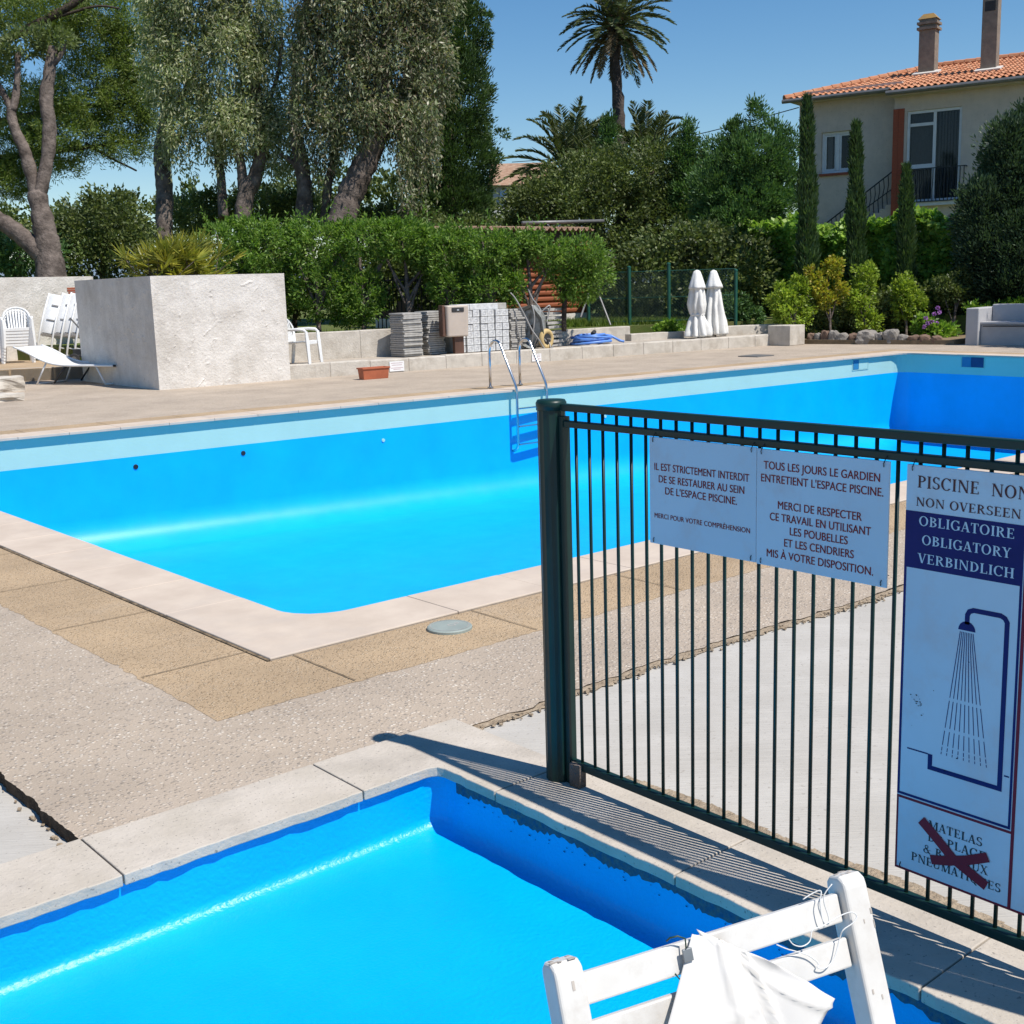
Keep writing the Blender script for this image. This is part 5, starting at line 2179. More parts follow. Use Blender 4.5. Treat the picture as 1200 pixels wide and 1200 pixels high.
a_ = leaf_mesh('crown', p_, d_, rv(g, len(p_), .10, .20), rv(g, len(p_), .034, .06), L['euc'], t_)

# eucalyptus right: thick leaning trunk
t_ = root_at('eucalyptus', 'large dusky eucalyptus with a thick leaning trunk and long hanging strands', 'tree', 400, 35)
trunk('trunk', [([(398, 268, 34), (408, 235, 32), (424, 200, 30), (440, 160, 27), (448, 110, 22), (452, 50, 16), (455, -40, 10)], 35), ([(356, 262, 19), (357, 220, 19), (352, 185, 17), (345, 140, 14), (350, 70, 10), (365, -20, 7)], 35.6),
                ([(356, 205, 8), (342, 190, 6), (328, 180, 4)], 35.6), ([(440, 165, 10), (470, 110, 8), (490, 50, 6), (500, -10, 4)], 35), ([(445, 140, 9), (415, 90, 7), (395, 40, 5)], 35), ([(380, 262, 11), (384, 220, 10), (392, 180, 9), (396, 120, 7)], 35.8)], M['bark'], t_, 9)
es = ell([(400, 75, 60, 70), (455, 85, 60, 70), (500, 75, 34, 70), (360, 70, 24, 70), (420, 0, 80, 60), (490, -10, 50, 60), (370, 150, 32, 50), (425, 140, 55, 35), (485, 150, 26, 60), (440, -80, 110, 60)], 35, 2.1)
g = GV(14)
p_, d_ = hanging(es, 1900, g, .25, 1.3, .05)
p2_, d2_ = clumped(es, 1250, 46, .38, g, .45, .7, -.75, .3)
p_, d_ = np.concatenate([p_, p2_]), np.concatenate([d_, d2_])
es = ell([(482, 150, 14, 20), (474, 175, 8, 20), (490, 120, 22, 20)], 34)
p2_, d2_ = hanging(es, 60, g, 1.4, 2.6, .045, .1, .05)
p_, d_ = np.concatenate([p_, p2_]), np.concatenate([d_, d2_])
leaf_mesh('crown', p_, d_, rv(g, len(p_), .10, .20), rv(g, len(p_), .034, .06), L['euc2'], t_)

# broad cypress
t_ = root_at('cypress', 'broad dark green cypress rising beside the eucalyptus against the sky', 'tree', 530, 38)
trunk('trunk', [([(528, 300, 16), (526, 150, 13), (520, 0, 9), (515, -90, 4)], 38)], M['bark_d'], t_)
es = ell([(527, 240, 50, 46), (528, 190, 52, 60), (527, 120, 51, 70), (522, 50, 46, 70), (515, -20, 38, 70), (508, -90, 24, 60)], 38)
g = GV(15)
p_, d_ = clumped(es, 2200, 44, .24, g, .75, .35, .75, .55)
es = ell([(583, 158, 12, 5), (578, 185, 12, 5), (566, 20, 8, 14), (570, 48, 5, 9)], 37.5)
p2_, d2_ = clumped(es, 30, 44, .13, g, .6, .4, .5)
p_, d_ = np.concatenate([p_, p2_]), np.concatenate([d_, d2_])
leaf_mesh('crown', p_, d_, rv(g, len(p_), .10, .17), .042, L['cyp'], t_)

# middle bushes behind the hedge row
for k, (nm, lab, px, dep, el, lm, nc) in enumerate((
        ('evergreen_bush', 'dark leafy bush under the pine, left of the palm bush', 120, 34, [(112, 306, 56, 26), (120, 262, 62, 36), (85, 285, 60, 36), (160, 290, 40, 40), (130, 235, 30, 14)], 'dark', 520),
        ('evergreen_bush', 'dark low bush behind the rendered wall at the left edge', 20, 32.5, [(20, 300, 55, 26), (-30, 290, 40, 34)], 'con', 330),
        ('pale_bush', 'pale green bush between the eucalyptus trunks', 320, 39, [(225, 250, 36, 24), (300, 245, 40, 26), (350, 245, 30, 22), (250, 235, 20, 14)], 'pale', 420),
        ('evergreen_bush', 'very dark bush filling the gap below the broad cypress', 480, 36.5, [(470, 262, 50, 26), (545, 275, 45, 22), (420, 265, 40, 18)], 'dark', 420))):
    t_ = root_at(nm, lab, 'bush', px, dep)
    trunk('stem', [([(px, 330, 8), (px + 2, 290, 6), (px - 4, 262, 3)], dep), ([(px, 315, 5), (px + 18, 285, 3)], dep)], M['bark_d'], t_, 6)
    g = GV(20 + k)
    p_, d_ = clumped(ell(el, dep, 1.2), nc, 24, .22, g, 1, .7, .15, .3)
    leaf_mesh('crown', p_, d_, rv(g, len(p_), .10, .17), .065, L[lm], t_)

for k, (px, el, lab) in enumerate(((345, [(300, 320, 50, 40), (345, 325, 50, 44), (395, 325, 40, 40)], 'shadowy bush right behind the hedge row near the planter'), (560, [(450, 320, 40, 44), (510, 325, 40, 44), (560, 325, 40, 40)], 'shadowy bush right behind the hedge row near the cabin'))):
    t_ = root_at('evergreen_bush', lab, 'bush', px, 28.3)
    trunk('stem', [([(px, 390, 8), (px + 2, 330, 4)], 28.3)], M['bark_d'], t_, 6)
    g = GV(33 + k)
    p_, d_ = clumped(ell(el, 28.3, .7), 420, 24, .22, g, 1, .7, .15, .2)
    leaf_mesh('crown', p_, d_, rv(g, len(p_), .09, .15), .07, L['dark'], t_)

# ------------------------------------------------------------------ hedge row of feathery shrubs on the low wall
HED = [
    (262, [(262, 300, 34, 42), (255, 345, 36, 36), (285, 280, 26, 22)], 26.4, 'first from the rendered planter, half hidden by it'),
    (318, [(318, 295, 38, 36), (310, 340, 36, 40), (335, 272, 22, 14)], 26.2, 'second from the rendered planter'),
    (372, [(372, 298, 38, 38), (385, 340, 40, 36), (360, 268, 22, 14)], 26.0, 'third from the rendered planter'),
    (425, [(430, 284, 36, 24), (425, 345, 30, 26), (415, 365, 26, 16), (405, 270, 16, 10)], 25.9, 'low-branched one left of the black railing'),
    (478, [(478, 284, 34, 22), (500, 298, 22, 26), (462, 270, 16, 10)], 25.8, 'above the black railing with a bare forked stem'),
    (525, [(525, 300, 32, 34), (530, 340, 24, 27), (540, 278, 20, 12)], 25.7, 'standing above the beige bin'),
    (572, [(572, 302, 30, 32), (575, 338, 28, 26), (590, 286, 18, 14)], 25.6, 'standing above the pale blocks'),
    (622, [(606, 292, 18, 18), (640, 300, 20, 18), (622, 285, 16, 12), (600, 335, 12, 20)], 25.6, 'sparse one in front of the log cabin'),
]
for k, (px, el, dep, lab) in enumerate(HED):
    t_ = root_at('feathery_shrub', 'green feathery hedge shrub, ' + lab, 'shrub', px, dep, 'feathery shrubs of the hedge row')
    g = GV(40 + k)
    lim = [([(px + 2, 392, 7), (px, 350, 6), (px - 3, 310, 4), (px - 8, 275, 2)], dep)]
    for j in range(5):
        s_ = (-1) ** j
        lim.append(([(px, 372 - 9 * j, 4), (px + s_ * (10 + 3 * j), 340 - 8 * j, 3), (px + s_ * (22 + 3 * j), 305 - 5 * j, 1.6)], dep))
    trunk('stem', lim, M['bark'], t_, 6, k)
    es = ell(el, dep, .9)
    p_, d_ = clumped(es, 165 if k < 7 else 130, 46, .145, g, .9, .7, .25, .55)
    # young shoots standing out of the outline
    c_, o_ = shell(es, 60, g, .95)
    o_[:, 2] = np.abs(o_[:, 2]) + .35
    tt = np.linspace(0, 1, 12)
    ln_ = .12 + .30 * g.random(60)
    p2_ = (c_[:, None] + o_[:, None] * (tt[None, :, None] * ln_[:, None, None])).reshape(-1, 3)
    d2_ = np.repeat(o_, 12, 0) * .5 + g.normal(size=(720, 3)) * .7
    p_, d_ = np.concatenate([p_, p2_]), np.concatenate([d_, d2_])
    leaf_mesh('crown', p_, d_, rv(g, len(p_), .06, .125), rv(g, len(p_), .026, .045), L['hedge'], t_)
# the round-headed one by the cabin
t_ = root_at('round_shrub', 'round-headed green shrub on a dark stem at the right end of the cabin', 'shrub', 678, 26.0)
trunk('stem', [([(661, 388, 6), (662, 350, 6), (668, 320, 4), (680, 292, 2)], 26), ([(662, 345, 4), (690, 315, 2.5), (700, 300, 1.5)], 26), ([(662, 350, 3.5), (648, 320, 2)], 26)], M['bark_d'], t_, 7)
g = GV(60)
p_, d_ = clumped(ell([(678, 300, 36, 24), (690, 318, 30, 24), (660, 325, 22, 26), (680, 335, 26, 18)], 26, .9), 300, 26, .15, g, .9, .7, .2, .4)
leaf_mesh('crown', p_, d_, rv(g, len(p_), .06, .115), rv(g, len(p_), .026, .045), L['hedge'], t_)

# grass of the lawn and small ground plants
g = GV(70)
A_ = np.array([[12.2, 21.0], [14.3, 20.7], [19.6, 21.3], [20.9, 20.6], [22.3, 19.3]])
n = 15000
sgm = g.integers(0, 4, n)
t__ = g.random(n)
xy = A_[sgm] * (1 - t__[:, None]) + A_[sgm + 1] * t__[:, None]
xy[:, 1] += g.random(n) ** 1.5 * 4
xy[:, 0] += g.random(n) * 1
pt = np.concatenate([xy, np.full((n, 1), LZ - .02)], 1)
dd = g.normal(size=(n, 3)) * .35
dd[:, 2] = 1
tag(leaf_mesh('grass', pt, dd, rv(g, n, .08, .24), .02, L['grass'], None, 0, .3), kind='stuff')

# ------------------------------------------------------------------ dark bush mass and conifers in the middle
t_ = root_at('evergreen_bush', 'huge dark evergreen bush with sunlit olive top behind the cabin', 'bush', 690, 37)
trunk('trunk', [([(700, 330, 20), (700, 260, 16), (690, 210, 10)], 37), ([(702, 300, 10), (740, 240, 8), (765, 200, 5)], 37)], M['bark_d'], t_)
g = GV(80)
p_, d_ = clumped(ell([(690, 215, 66, 38), (640, 232, 48, 26), (755, 205, 62, 38), (700, 265, 100, 55), (780, 265, 60, 60), (610, 245, 28, 16), (740, 320, 80, 50), (815, 225, 50, 44), (850, 240, 50, 44)], 37, 2.2), 2200, 34, .27, g, 1, .7, .15, .45)
leaf_mesh('crown', p_, d_, rv(g, len(p_), .09, .15), .058, L['dark'], t_)
t_ = root_at('evergreen_bush', 'black-green shady bush behind the green mesh fence', 'bush', 800, 32)
trunk('trunk', [([(800, 370, 12), (800, 320, 9), (810, 280, 5)], 32)], M['bark_d'], t_)
g = GV(81)
p_, d_ = clumped(ell([(760, 330, 60, 48), (830, 330, 60, 50), (870, 320, 40, 50), (720, 345, 30, 36), (800, 290, 60, 30)], 32, 1.0), 800, 22, .22, g, 1, .7, .0, .4)
leaf_mesh('crown', p_, d_, rv(g, len(p_), .09, .16), .075, L['dark'], t_)


def conifer(label, px, dep, base_y, top_y, half, lm, seed, n=900, leaders=(), name='conifer', width=None, cr=.2, Ln=(.09, .16), W_=.04):
    t_ = root_at(name, label, 'tree', px, dep)
    trunk('trunk', [([(px, base_y, 9), (px, (base_y + top_y) / 2, 6), (px, top_y + 8, 2)], dep)], M['bark_d'], t_, 7)
    g = GV(seed)
    el = []
    k = 7
    for i in range(k):
        u = (i + .5) / k
        y = base_y + (top_y - base_y) * u
        w_ = half * (1 - u ** 1.7) * (.92 + .16 * math.sin(i * 2.1 + seed)) + 3
        el.append((px + half * .12 * math.sin(i * 1.7 + seed), y, w_, abs(base_y - top_y) / k * .85))
    el += list(leaders)
    p_, d_ = clumped(ell(el, dep, half * ppm(dep) * .9), int(n * 1.4), 42, cr, g, .8, .4, .65, .5)
    leaf_mesh('crown', p_, d_, rv(g, len(p_), *Ln), W_, L[lm], t_)
    return t_


conifer('bushy green conifer with feathery upright tips just left of the house', 868, 33.5, 320, 150, 62, 'con', 90, 1300,
        [(886, 140, 9, 22), (885, 122, 4, 10), (860, 160, 9, 18), (905, 165, 16, 24), (842, 180, 12, 22), (925, 182, 16, 28), (880, 190, 44, 34), (900, 225, 36, 40), (840, 225, 30, 40)])
conifer('slim dark conifer spire standing before the palms', 804, 36, 270, 150, 18, 'con', 91, 260, [(804, 150, 3, 14), (818, 178, 8, 16), (793, 185, 8, 14)])
conifer('tiny conifer spire beside the tall palm trunk', 713, 38.5, 230, 142, 10, 'con', 92, 120, [(713, 146, 2.5, 10)])
conifer('thick blue-green conifer at the right edge before the house', 1196, 29, 345, 128, 66, 'con2', 93, 1500, [(1150, 250, 30, 40), (1160, 300, 36, 40), (1180, 180, 30, 40)], cr=.22)


tr_ = thing('conifer', 'spreading conifer standing past the bench, its shadow over the white masonry', 'tree', (26.6, 8.6, .55))
q = MB()
q.tube([(26.6, 8.6, .4), (26.65, 8.65, 3), (26.6, 8.6, 7)], [.16, .12, .03], 8)
q.build('trunk', M['bark_d'], tr_, True)
g = GV(95)
es = [(np.array((26.6, 8.6, 4.2)), 1.9, 1.9, 1.5), (np.array((26.7, 8.4, 6.0)), 1.5, 1.5, 1.5), (np.array((26.5, 9.3, 3.4)), 1.5, 1.5, 1.0)]
p_, d_ = clumped(es, 900, 36, .25, g, .8, .4, .5, .3)
leaf_mesh('crown', p_, d_, rv(g, len(p_), .10, .18), .06, L['con2'], tr_)


def slim(label, px, base_y, top_y, dep, half, seed):
    t_ = root_at('slim_cypress', label, 'tree', px, dep, 'slim cypresses in front of the ivy hedge', .1)
    trunk('trunk', [([(px, base_y + 40, 4), (px, (base_y + top_y) / 2, 3), (px, top_y + 6, 1)], dep)], M['bark_d'], t_, 6)
    g = GV(seed)
    n = 5200
    u = g.random(n)
    y = base_y + (top_y - base_y) * u
    w_ = half * np.minimum(1, (1 - u) ** .65 * 1.25) * (.9 + .2 * np.sin(u * 17 + seed)) + 1
    a = g.random(n) * 2 * PI
    r_ = np.sqrt(g.random(n)) * .5 + .5
    s = ppm(dep)
    x0, y0 = np.array(P(px, base_y, dep)), np.array(P(px, top_y, dep))
    c = x0 + (y0 - x0) * u[:, None]
    rad = (w_ * r_ * s)[:, None]
    p_ = c + rad * (np.cos(a)[:, None] * RV + np.sin(a)[:, None] * FV)
    d_ = (np.cos(a)[:, None] * RV + np.sin(a)[:, None] * FV) * .35 + g.normal(size=(n, 3)) * .22
    d_[:, 2] += 1
    leaf_mesh('crown', p_, d_, rv(g, n, .12, .24), .045, L['cyp'], t_)


slim('tall slim cypress in front of the house, left of its white window', 946, 330, 116, 30, 10.5, 100)
slim('middle-height slim cypress below the white house window', 1003, 330, 147, 30, 9.5, 101)
slim('shortest slim cypress, in front of the balcony door', 1062, 330, 198, 30, 8, 102)

# ------------------------------------------------------------------ ivy hedge at the right
iv = thing('ivy_hedge', 'tall clipped ivy hedge with bright sunlit top below the house', 'hedge', (27, 16, 0))
h0, h1 = P(862, 380, 33.0), P(1290, 380, 28.6)
hd = (h1 - h0)
hd.z = 0
hl = hd.length
hd.normalize()
hb = np.array((-hd.y, hd.x, 0))
if hb @ FV < 0:
    hb = -hb
HT = 2.85
g = GV(110)
n = 26000
u = g.random(n) * hl
kind = g.random(n)
top = HT + .22 * np.sin(u * 1.7) * .5 + .10 * np.sin(u * 4.3 + 1) + .06 * np.sin(u * 9)
lump = .16 * np.sin(u * 2.3) + .1 * np.sin(u * 5.1 + 2)
z = np.where(kind < .72, top * g.random(n) ** .8, top + g.normal(size=n) * .07)
vdep = np.where(kind < .72, lump + .13 * np.sin(z * 3 + u * 1.3) + np.abs(g.normal(size=n)) * .14 - .05, g.random(n) * 1.1)
h0a, hda = np.array((h0.x, h0.y, 0)), np.array(hd)
p_ = h0a + hda * u[:, None] + hb * vdep[:, None]
p_[:, 2] = z
d_ = g.normal(size=(n, 3)) * .55
d_ -= hb * np.where(kind < .72, .7, .1)[:, None]
d_[:, 2] += np.where(kind < .72, -.55, .3)
nv = np.where(kind < .72, 1., .15)[:, None] * -hb * .8 + np.array((.1, -.35, .75)) * np.where(kind < .72, .6, 1.)[:, None] + g.normal(size=(n, 3)) * .33
leaf_mesh('foliage', p_, d_, rv(g, n, .11, .19), rv(g, n, .10, .16), L['ivy'], iv, side=nv)
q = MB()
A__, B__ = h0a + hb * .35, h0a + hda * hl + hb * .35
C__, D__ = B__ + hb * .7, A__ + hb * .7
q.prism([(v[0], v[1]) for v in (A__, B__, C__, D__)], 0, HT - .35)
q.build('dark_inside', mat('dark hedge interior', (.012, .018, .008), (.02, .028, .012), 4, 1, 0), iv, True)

# dark ground cover behind the stones
g = GV(115)
p_, d_ = clumped(ell([(950, 385, 30, 14), (990, 385, 34, 16), (1030, 385, 34, 16), (1070, 385, 34, 18), (1110, 385, 26, 16), (1000, 360, 60, 20), (1080, 355, 60, 24)], 29.6, .7), 700, 20, .14, g, .8, .7, .3, .2)
tag(leaf_mesh('ground_cover', p_, d_, rv(g, len(p_), .08, .13), .06, L['dark'], None), kind='stuff')

# golden shrubs in the bed
for k, (px, el, lm, lab, st_) in enumerate((
        (930, [(918, 352, 17, 22), (938, 340, 12, 18), (930, 368, 22, 18)], 'yel2', 'bushy yellow-green shrub beside the concrete block', [(930, 395, 4), (932, 350, 2)]),
        (970, [(952, 322, 9, 10), (977, 314, 9, 14), (984, 340, 9, 12), (962, 338, 10, 12), (972, 352, 12, 8)], 'yel', 'golden young tree with a thin bare stem among the stones', [(973, 400, 3.2), (972, 360, 2.6), (970, 325, 1.5)]),
        (1013, [(1014, 325, 14, 18), (1008, 352, 16, 20), (1018, 375, 18, 14)], 'yel2', 'upright yellow-green shrub in the middle of the bed', [(1014, 398, 3), (1014, 340, 2)]),
        (1063, [(1060, 340, 13, 18), (1070, 355, 14, 16), (1058, 362, 12, 12)], 'yel2', 'small olive-green shrub below the shortest cypress', [(1062, 396, 3), (1063, 350, 2)]),
        (1118, [(1108, 335, 14, 10), (1128, 325, 12, 12), (1118, 345, 16, 8)], 'dark', 'dull green standard shrub with a bare grey stem near the bench', [(1117, 398, 4), (1119, 365, 3), (1122, 340, 2)]))):
    dep = 28.9
    t_ = root_at('garden_shrub', lab, 'shrub', px, dep, z=.1)
    trunk('stem', [(st_, dep), ([(st_[0][0], 380, 2), (st_[0][0] - 10, 350, 1.5)], dep), ([(st_[0][0], 375, 2), (st_[0][0] + 9, 345, 1.5)], dep)], M['bark'], t_, 6)
    g = GV(120 + k)
    p_, d_ = clumped(ell(el, dep), 130, 24, .11, g, .9, .7, .3, .25)
    leaf_mesh('crown', p_, d_, rv(g, len(p_), .06, .10), rv(g, len(p_), .04, .06), L[lm], t_)
t_ = root_at('flower_bush', 'low leafy plant with mauve flower heads beside the white bench', 'plant', 1092, 28.3, z=.1)
g = GV(130)
p_, d_ = clumped(ell([(1095, 392, 22, 12), (1110, 390, 12, 14), (1085, 380, 12, 10)], 28.2), 130, 20, .10, g, .8, .7, .4, .2)
leaf_mesh('leaves', p_, d_, rv(g, len(p_), .08, .14), .06, L['ivy'], t_)
for (px, py) in ((1083, 383), (1087, 379), (1085, 373), (1092, 377), (1098, 379), (1095, 368), (1101, 366), (1099, 361)):
    c = P(px, py, 27.9)
    g = GV(px)
    d_ = g.normal(size=(40, 3))
    leaf_mesh('flower_head', np.array(c) + d_ / np.linalg.norm(d_, axis=1, keepdims=True) * .02, d_, .042, .03, M['petal'], t_)
# plants by the fence and hanging over the bench
for k, (px, el, lm, lab, nc) in enumerate(((865, [(862, 362, 18, 22), (880, 372, 14, 14)], 'con', 'soft green plant just right of the parasols', 120), (788, [(788, 383, 12, 6), (775, 386, 8, 4)], 'ivy', 'low bright green weed left of the parasols', 60),
                                           (1165, [(1140, 361, 9, 5), (1165, 362, 14, 4), (1192, 357, 16, 5)], 'ivy', 'ivy trailing over the back of the white bench', 80))):
    dp_ = 29.8 if px == 865 else 28.4
    t_ = root_at('low_plant', lab, 'plant', px, dp_, z=.4)
    g = GV(140 + k)
    p_, d_ = clumped(ell(el, dp_), nc, 20, .09, g, .8, .7, .3, .1)
    leaf_mesh('leaves', p_, d_, rv(g, len(p_), .07, .12), .05, L[lm], t_)


# ------------------------------------------------------------------ palms
def frond(name, o, az, el, length, droop, parent, m, seed, nleaf=46, ll=.42, lw=.035, vshape=.5, rach=.018):
    """a feather frond: arching midrib with leaflets in two rows"""
    g = GV(seed)
    k = 14
    dirv_ = np.array((math.cos(az) * math.cos(el), math.sin(az) * math.cos(el), math.sin(el)))
    pts = [np.array(o, float)]
    for i in range(k):
        d = dirv_ + np.array((0, 0, -droop * (i / k) ** 1.3))
        d /= np.linalg.norm(d)
        pts.append(pts[-1] + d * length / k)
    pts = np.array(pts)
    t = np.linspace(.10, 1, nleaf)
    f = t * k
    i0 = np.minimum(f.astype(int), k - 1)
    c = pts[i0] + (pts[i0 + 1] - pts[i0]) * (f - i0)[:, None]
    tan = pts[i0 + 1] - pts[i0]
    tan /= np.linalg.norm(tan, axis=1, keepdims=True)
    up_ = np.array((0, 0, 1.))
    sd = np.cross(tan, up_)
    sd /= np.maximum(np.linalg.norm(sd, axis=1, keepdims=True), 1e-5)
    nu_ = np.cross(sd, tan)
    prof = ll * (np.sin(np.clip(t * 1.02, 0, 1) * PI) ** .55 * .85 + .15)
    P2, D2, L2 = [], [], []
    for s in (-1, 1):
        d = sd * s * .75 + tan * .75 + nu_ * vshape * .5 + g.normal(size=c.shape) * .09
        d[:, 2] -= .16
        P2.append(c)
        D2.append(d)
        L2.append(prof)
    o_ = leaf_mesh(name, np.concatenate(P2), np.concatenate(D2), np.concatenate(L2), lw, m, parent, seed, .3)
    q = MB()
    q.tube([tuple(p) for p in pts], [rach * (1 - .8 * i / k) for i in range(k + 1)], 5)
    r_ = q.build('midrib', M['bark_p'], o_)
    r_.location = -parent.location
    return o_


def palm(label, px, py, dep, n, length, elr, droop, trunk_pts, seed, ll=.42, lw=.04, group=None, dry=0.0, nleaf=46):
    t_ = root_at('palm_tree', label, 'palm', px, dep, group)
    if trunk_pts:
        trunk('trunk', [(trunk_pts, dep)], M['bark_p'], t_, 12)
    c = P(px, py, dep)
    rg = random.Random(seed)
    for k in range(n):
        az = k * 2.39996 + rg.uniform(-.2, .2)
        u = (k + .5) / n
        el = R(elr[0] + (elr[1] - elr[0]) * u + rg.uniform(-7, 7))
        isdry = u < dry
        frond('frond', c + Vector((math.cos(az) * .12, math.sin(az) * .12, (u - .5) * .5)), az, el, length * rg.uniform(.85, 1.1), droop * rg.uniform(.7, 1.2), t_, L['palmdry'] if isdry and rg.random() < .7 else L['palm'], seed * 100 + k, nleaf, ll, lw)
    return t_


tp = palm('tall date palm with a slim dark trunk and a round crown against the sky', 722, 30, 50, 74, 2.35, (-50, 80), 1.05, [(729, 270, 15), (728, 190, 15), (725, 130, 13.5), (721, 75, 13), (721, 45, 15), (722, 26, 20)], 5, .42, .062, None, .22, 48)
q = MB()
c = P(722, 24, 50)
q.lathe([(.2, -1.0), (.34, -.45), (.42, 0), (.3, .5), (.1, .8)], 14, c)
q.build('crown_heart', mat('orange frond bases', (.26, .12, .05), (.16, .08, .04), 6, .9, bump=.8, bscale=8, bdist=.05), tp, True)
palm('low feathery palm rising left of the tall palm trunk', 668, 205, 43, 44, 2.4, (-5, 80), .95, [(668, 290, 20), (668, 215, 20)], 6, .5, .07)
palm('low grey-green palm rising right of the tall palm trunk', 757, 190, 44, 42, 2.0, (0, 80), .95, [(757, 290, 20), (757, 195, 20)], 7, .48, .07)
palm('half-hidden palm between the tall trunk and the left feathery palm', 690, 198, 46, 34, 1.8, (10, 80), .9, [(690, 290, 16), (690, 200, 16)], 8, .46, .07)

# fan palm bush in the planter
t_ = thing('palm_bush', 'yellow-green fan palm bush growing in the rendered planter', 'palm', (10.1, 21.3, 1.7))
g = GV(150)
Ps, Ds, Ls = [], [], []
stem = MB()
nfan = 105
for k in range(nfan):
    az = g.random() * 2 * PI
    el = R(8 + 72 * g.random())
    d = np.array((math.cos(az) * math.cos(el), math.sin(az) * math.cos(el), math.sin(el)))
    b_ = np.array((10.1, 21.25, 1.75)) + np.array((g.normal() * .25, g.normal() * .2, 0))
    l_ = .28 + .36 * g.random() + .12 * math.sin(el)
    c = b_ + d * l_
    stem.tube([tuple(b_), tuple(b_ + d * l_ * .5), tuple(c)], .009, 4)
    sd = np.cross(d, (0, 0, 1))
    sd /= np.linalg.norm(sd)
    nu_ = np.cross(sd, d)
    tilt = g.normal() * .5
    pl1 = sd * math.cos(tilt) + nu_ * math.sin(tilt)
    for j in range(17):
        a = R(-100 + 200 * j / 16)
        Ps.append(c)
        Ds.append(d * math.cos(a) + pl1 * math.sin(a) + g.normal(size=3) * .06 + np.array((0, 0, -.08)))
        Ls.append(.30 + .12 * math.cos(a) + .05 * g.random())
leaf_mesh('fans', np.array(Ps), np.array(Ds), np.array(Ls), .035, L['fan'], t_, 1, .5)
stem.build('stalks', M['bark'], t_, True)

# overhead cable
q = MB()
a, b = P(600, 190, 60), P(936, 126, 43.5)
mid_ = a.lerp(b, .5) - Vector((0, 0, .35))
pts = smoothpath([tuple(a), tuple(a.lerp(b, .25) - Vector((0, 0, .27))), tuple(mid_), tuple(a.lerp(b, .75) - Vector((0, 0, .27))), tuple(b)], 6)
q.tube(pts, .018, 5)
tag(q.build('overhead_cable', M['black'], None), 'thin overhead cable running from behind the palms to the house corner', 'cable')

# ------------------------------------------------------------------ fences behind the terrace
f0, f1, f2, f3 = P(690, 385, 29.4), P(738, 388, 29.2), P(784, 390, 29.0), P(862, 392, 29.2)
ft = thing('mesh_fence', 'green wire mesh fence with green posts between the cabin and the parasols', 'fence', (f1.x, f1.y, LZ))
ZT = 1.86
for p_, h_ in ((f0, ZT - .05), (f1, ZT + .05), (f2, ZT + .10), (f3, ZT - .1)):
    q = MB()
    q.tube([(p_.x, p_.y, .2), (p_.x, p_.y, h_)], .045, 10)
    o = q.build('post', M['green2'], ft, True, smooth=False)
    q = MB()
    q.lathe([(.05, 0), (.05, .03), (.02, .05)], 10, (p_.x, p_.y, h_))
    q.build('cap', M['green2'], o).location = -ft.location
for (a, b) in (((691, 340), (680.5, 372)), ((699.8, 340), (715.5, 381))):
    q = MB()
    q.tube([P(*a, 28.9), P(*b, 28.6)], .024, 8)
    q.build('brace', M['gutter'], ft, True)
q = MB()
for a, b in ((f0, f1), (f1, f2), (f2, f3)):
    d = Vector((b.x - a.x, b.y - a.y, 0))
    L_ = d.length
    d.normalize()
    H_ = ZT - .65
    s_ = .075
    n_ = int((L_ + H_) / s_)
    for k in range(n_):
        u = k * s_
        for sg in (1, -1):
            z0, z1 = (0, H_)
            ua, ub = u - H_, u
            za, zb_ = (0, H_) if sg == 1 else (H_, 0)
            if ua < 0:
                za += (H_ if sg == 1 else -H_) * (-ua / H_)
                ua = 0
            if ub > L_:
                zb_ -= (H_ if sg == 1 else -H_) * ((ub - L_) / H_)
                ub = L_
            if ub - ua < .02:
                continue
            pa = Vector((a.x, a.y, .62)) + d * ua + Vector((0, 0, za))
            pb_ = Vector((a.x, a.y, .62)) + d * ub + Vector((0, 0, zb_))
            q.tube([pa, pb_], .0035, 3, False)
q.build('wire_mesh', M['green'], ft, True)
q = MB()
for a, b in ((f0, f1), (f1, f2), (f2, f3)):
    for z in (.64, 1.2, ZT - .04):
        q.tube([(a.x, a.y, z), (b.x, b.y, z)], .008, 5)
q.build('tension_wire', M['green2'], ft, True)
# black railing half hidden in the hedge
r0, r1 = P(444, 390, 26.9), P(510, 390, 26.7)
ft = thing('iron_railing', 'black iron railing seen through the gap in the hedge row', 'fence', (r0.x, r0.y, LZ))
d = Vector((r1.x - r0.x, r1.y - r0.y, 0))
q = MB()
for k in range(15):
    p_ = r0 + d * k / 14
    q = MB()
    q.tube([(p_.x, p_.y, LZ - .05), (p_.x, p_.y, 1.85)], .014, 6)
    q.build('bar', M['black'], ft, True)
for z in (.68, 1.78):
    q = MB()
    q.bar((r0.x, r0.y, z), (r1.x, r1.y, z), .03, .04)
    q.build('rail', M['black'], ft, True)

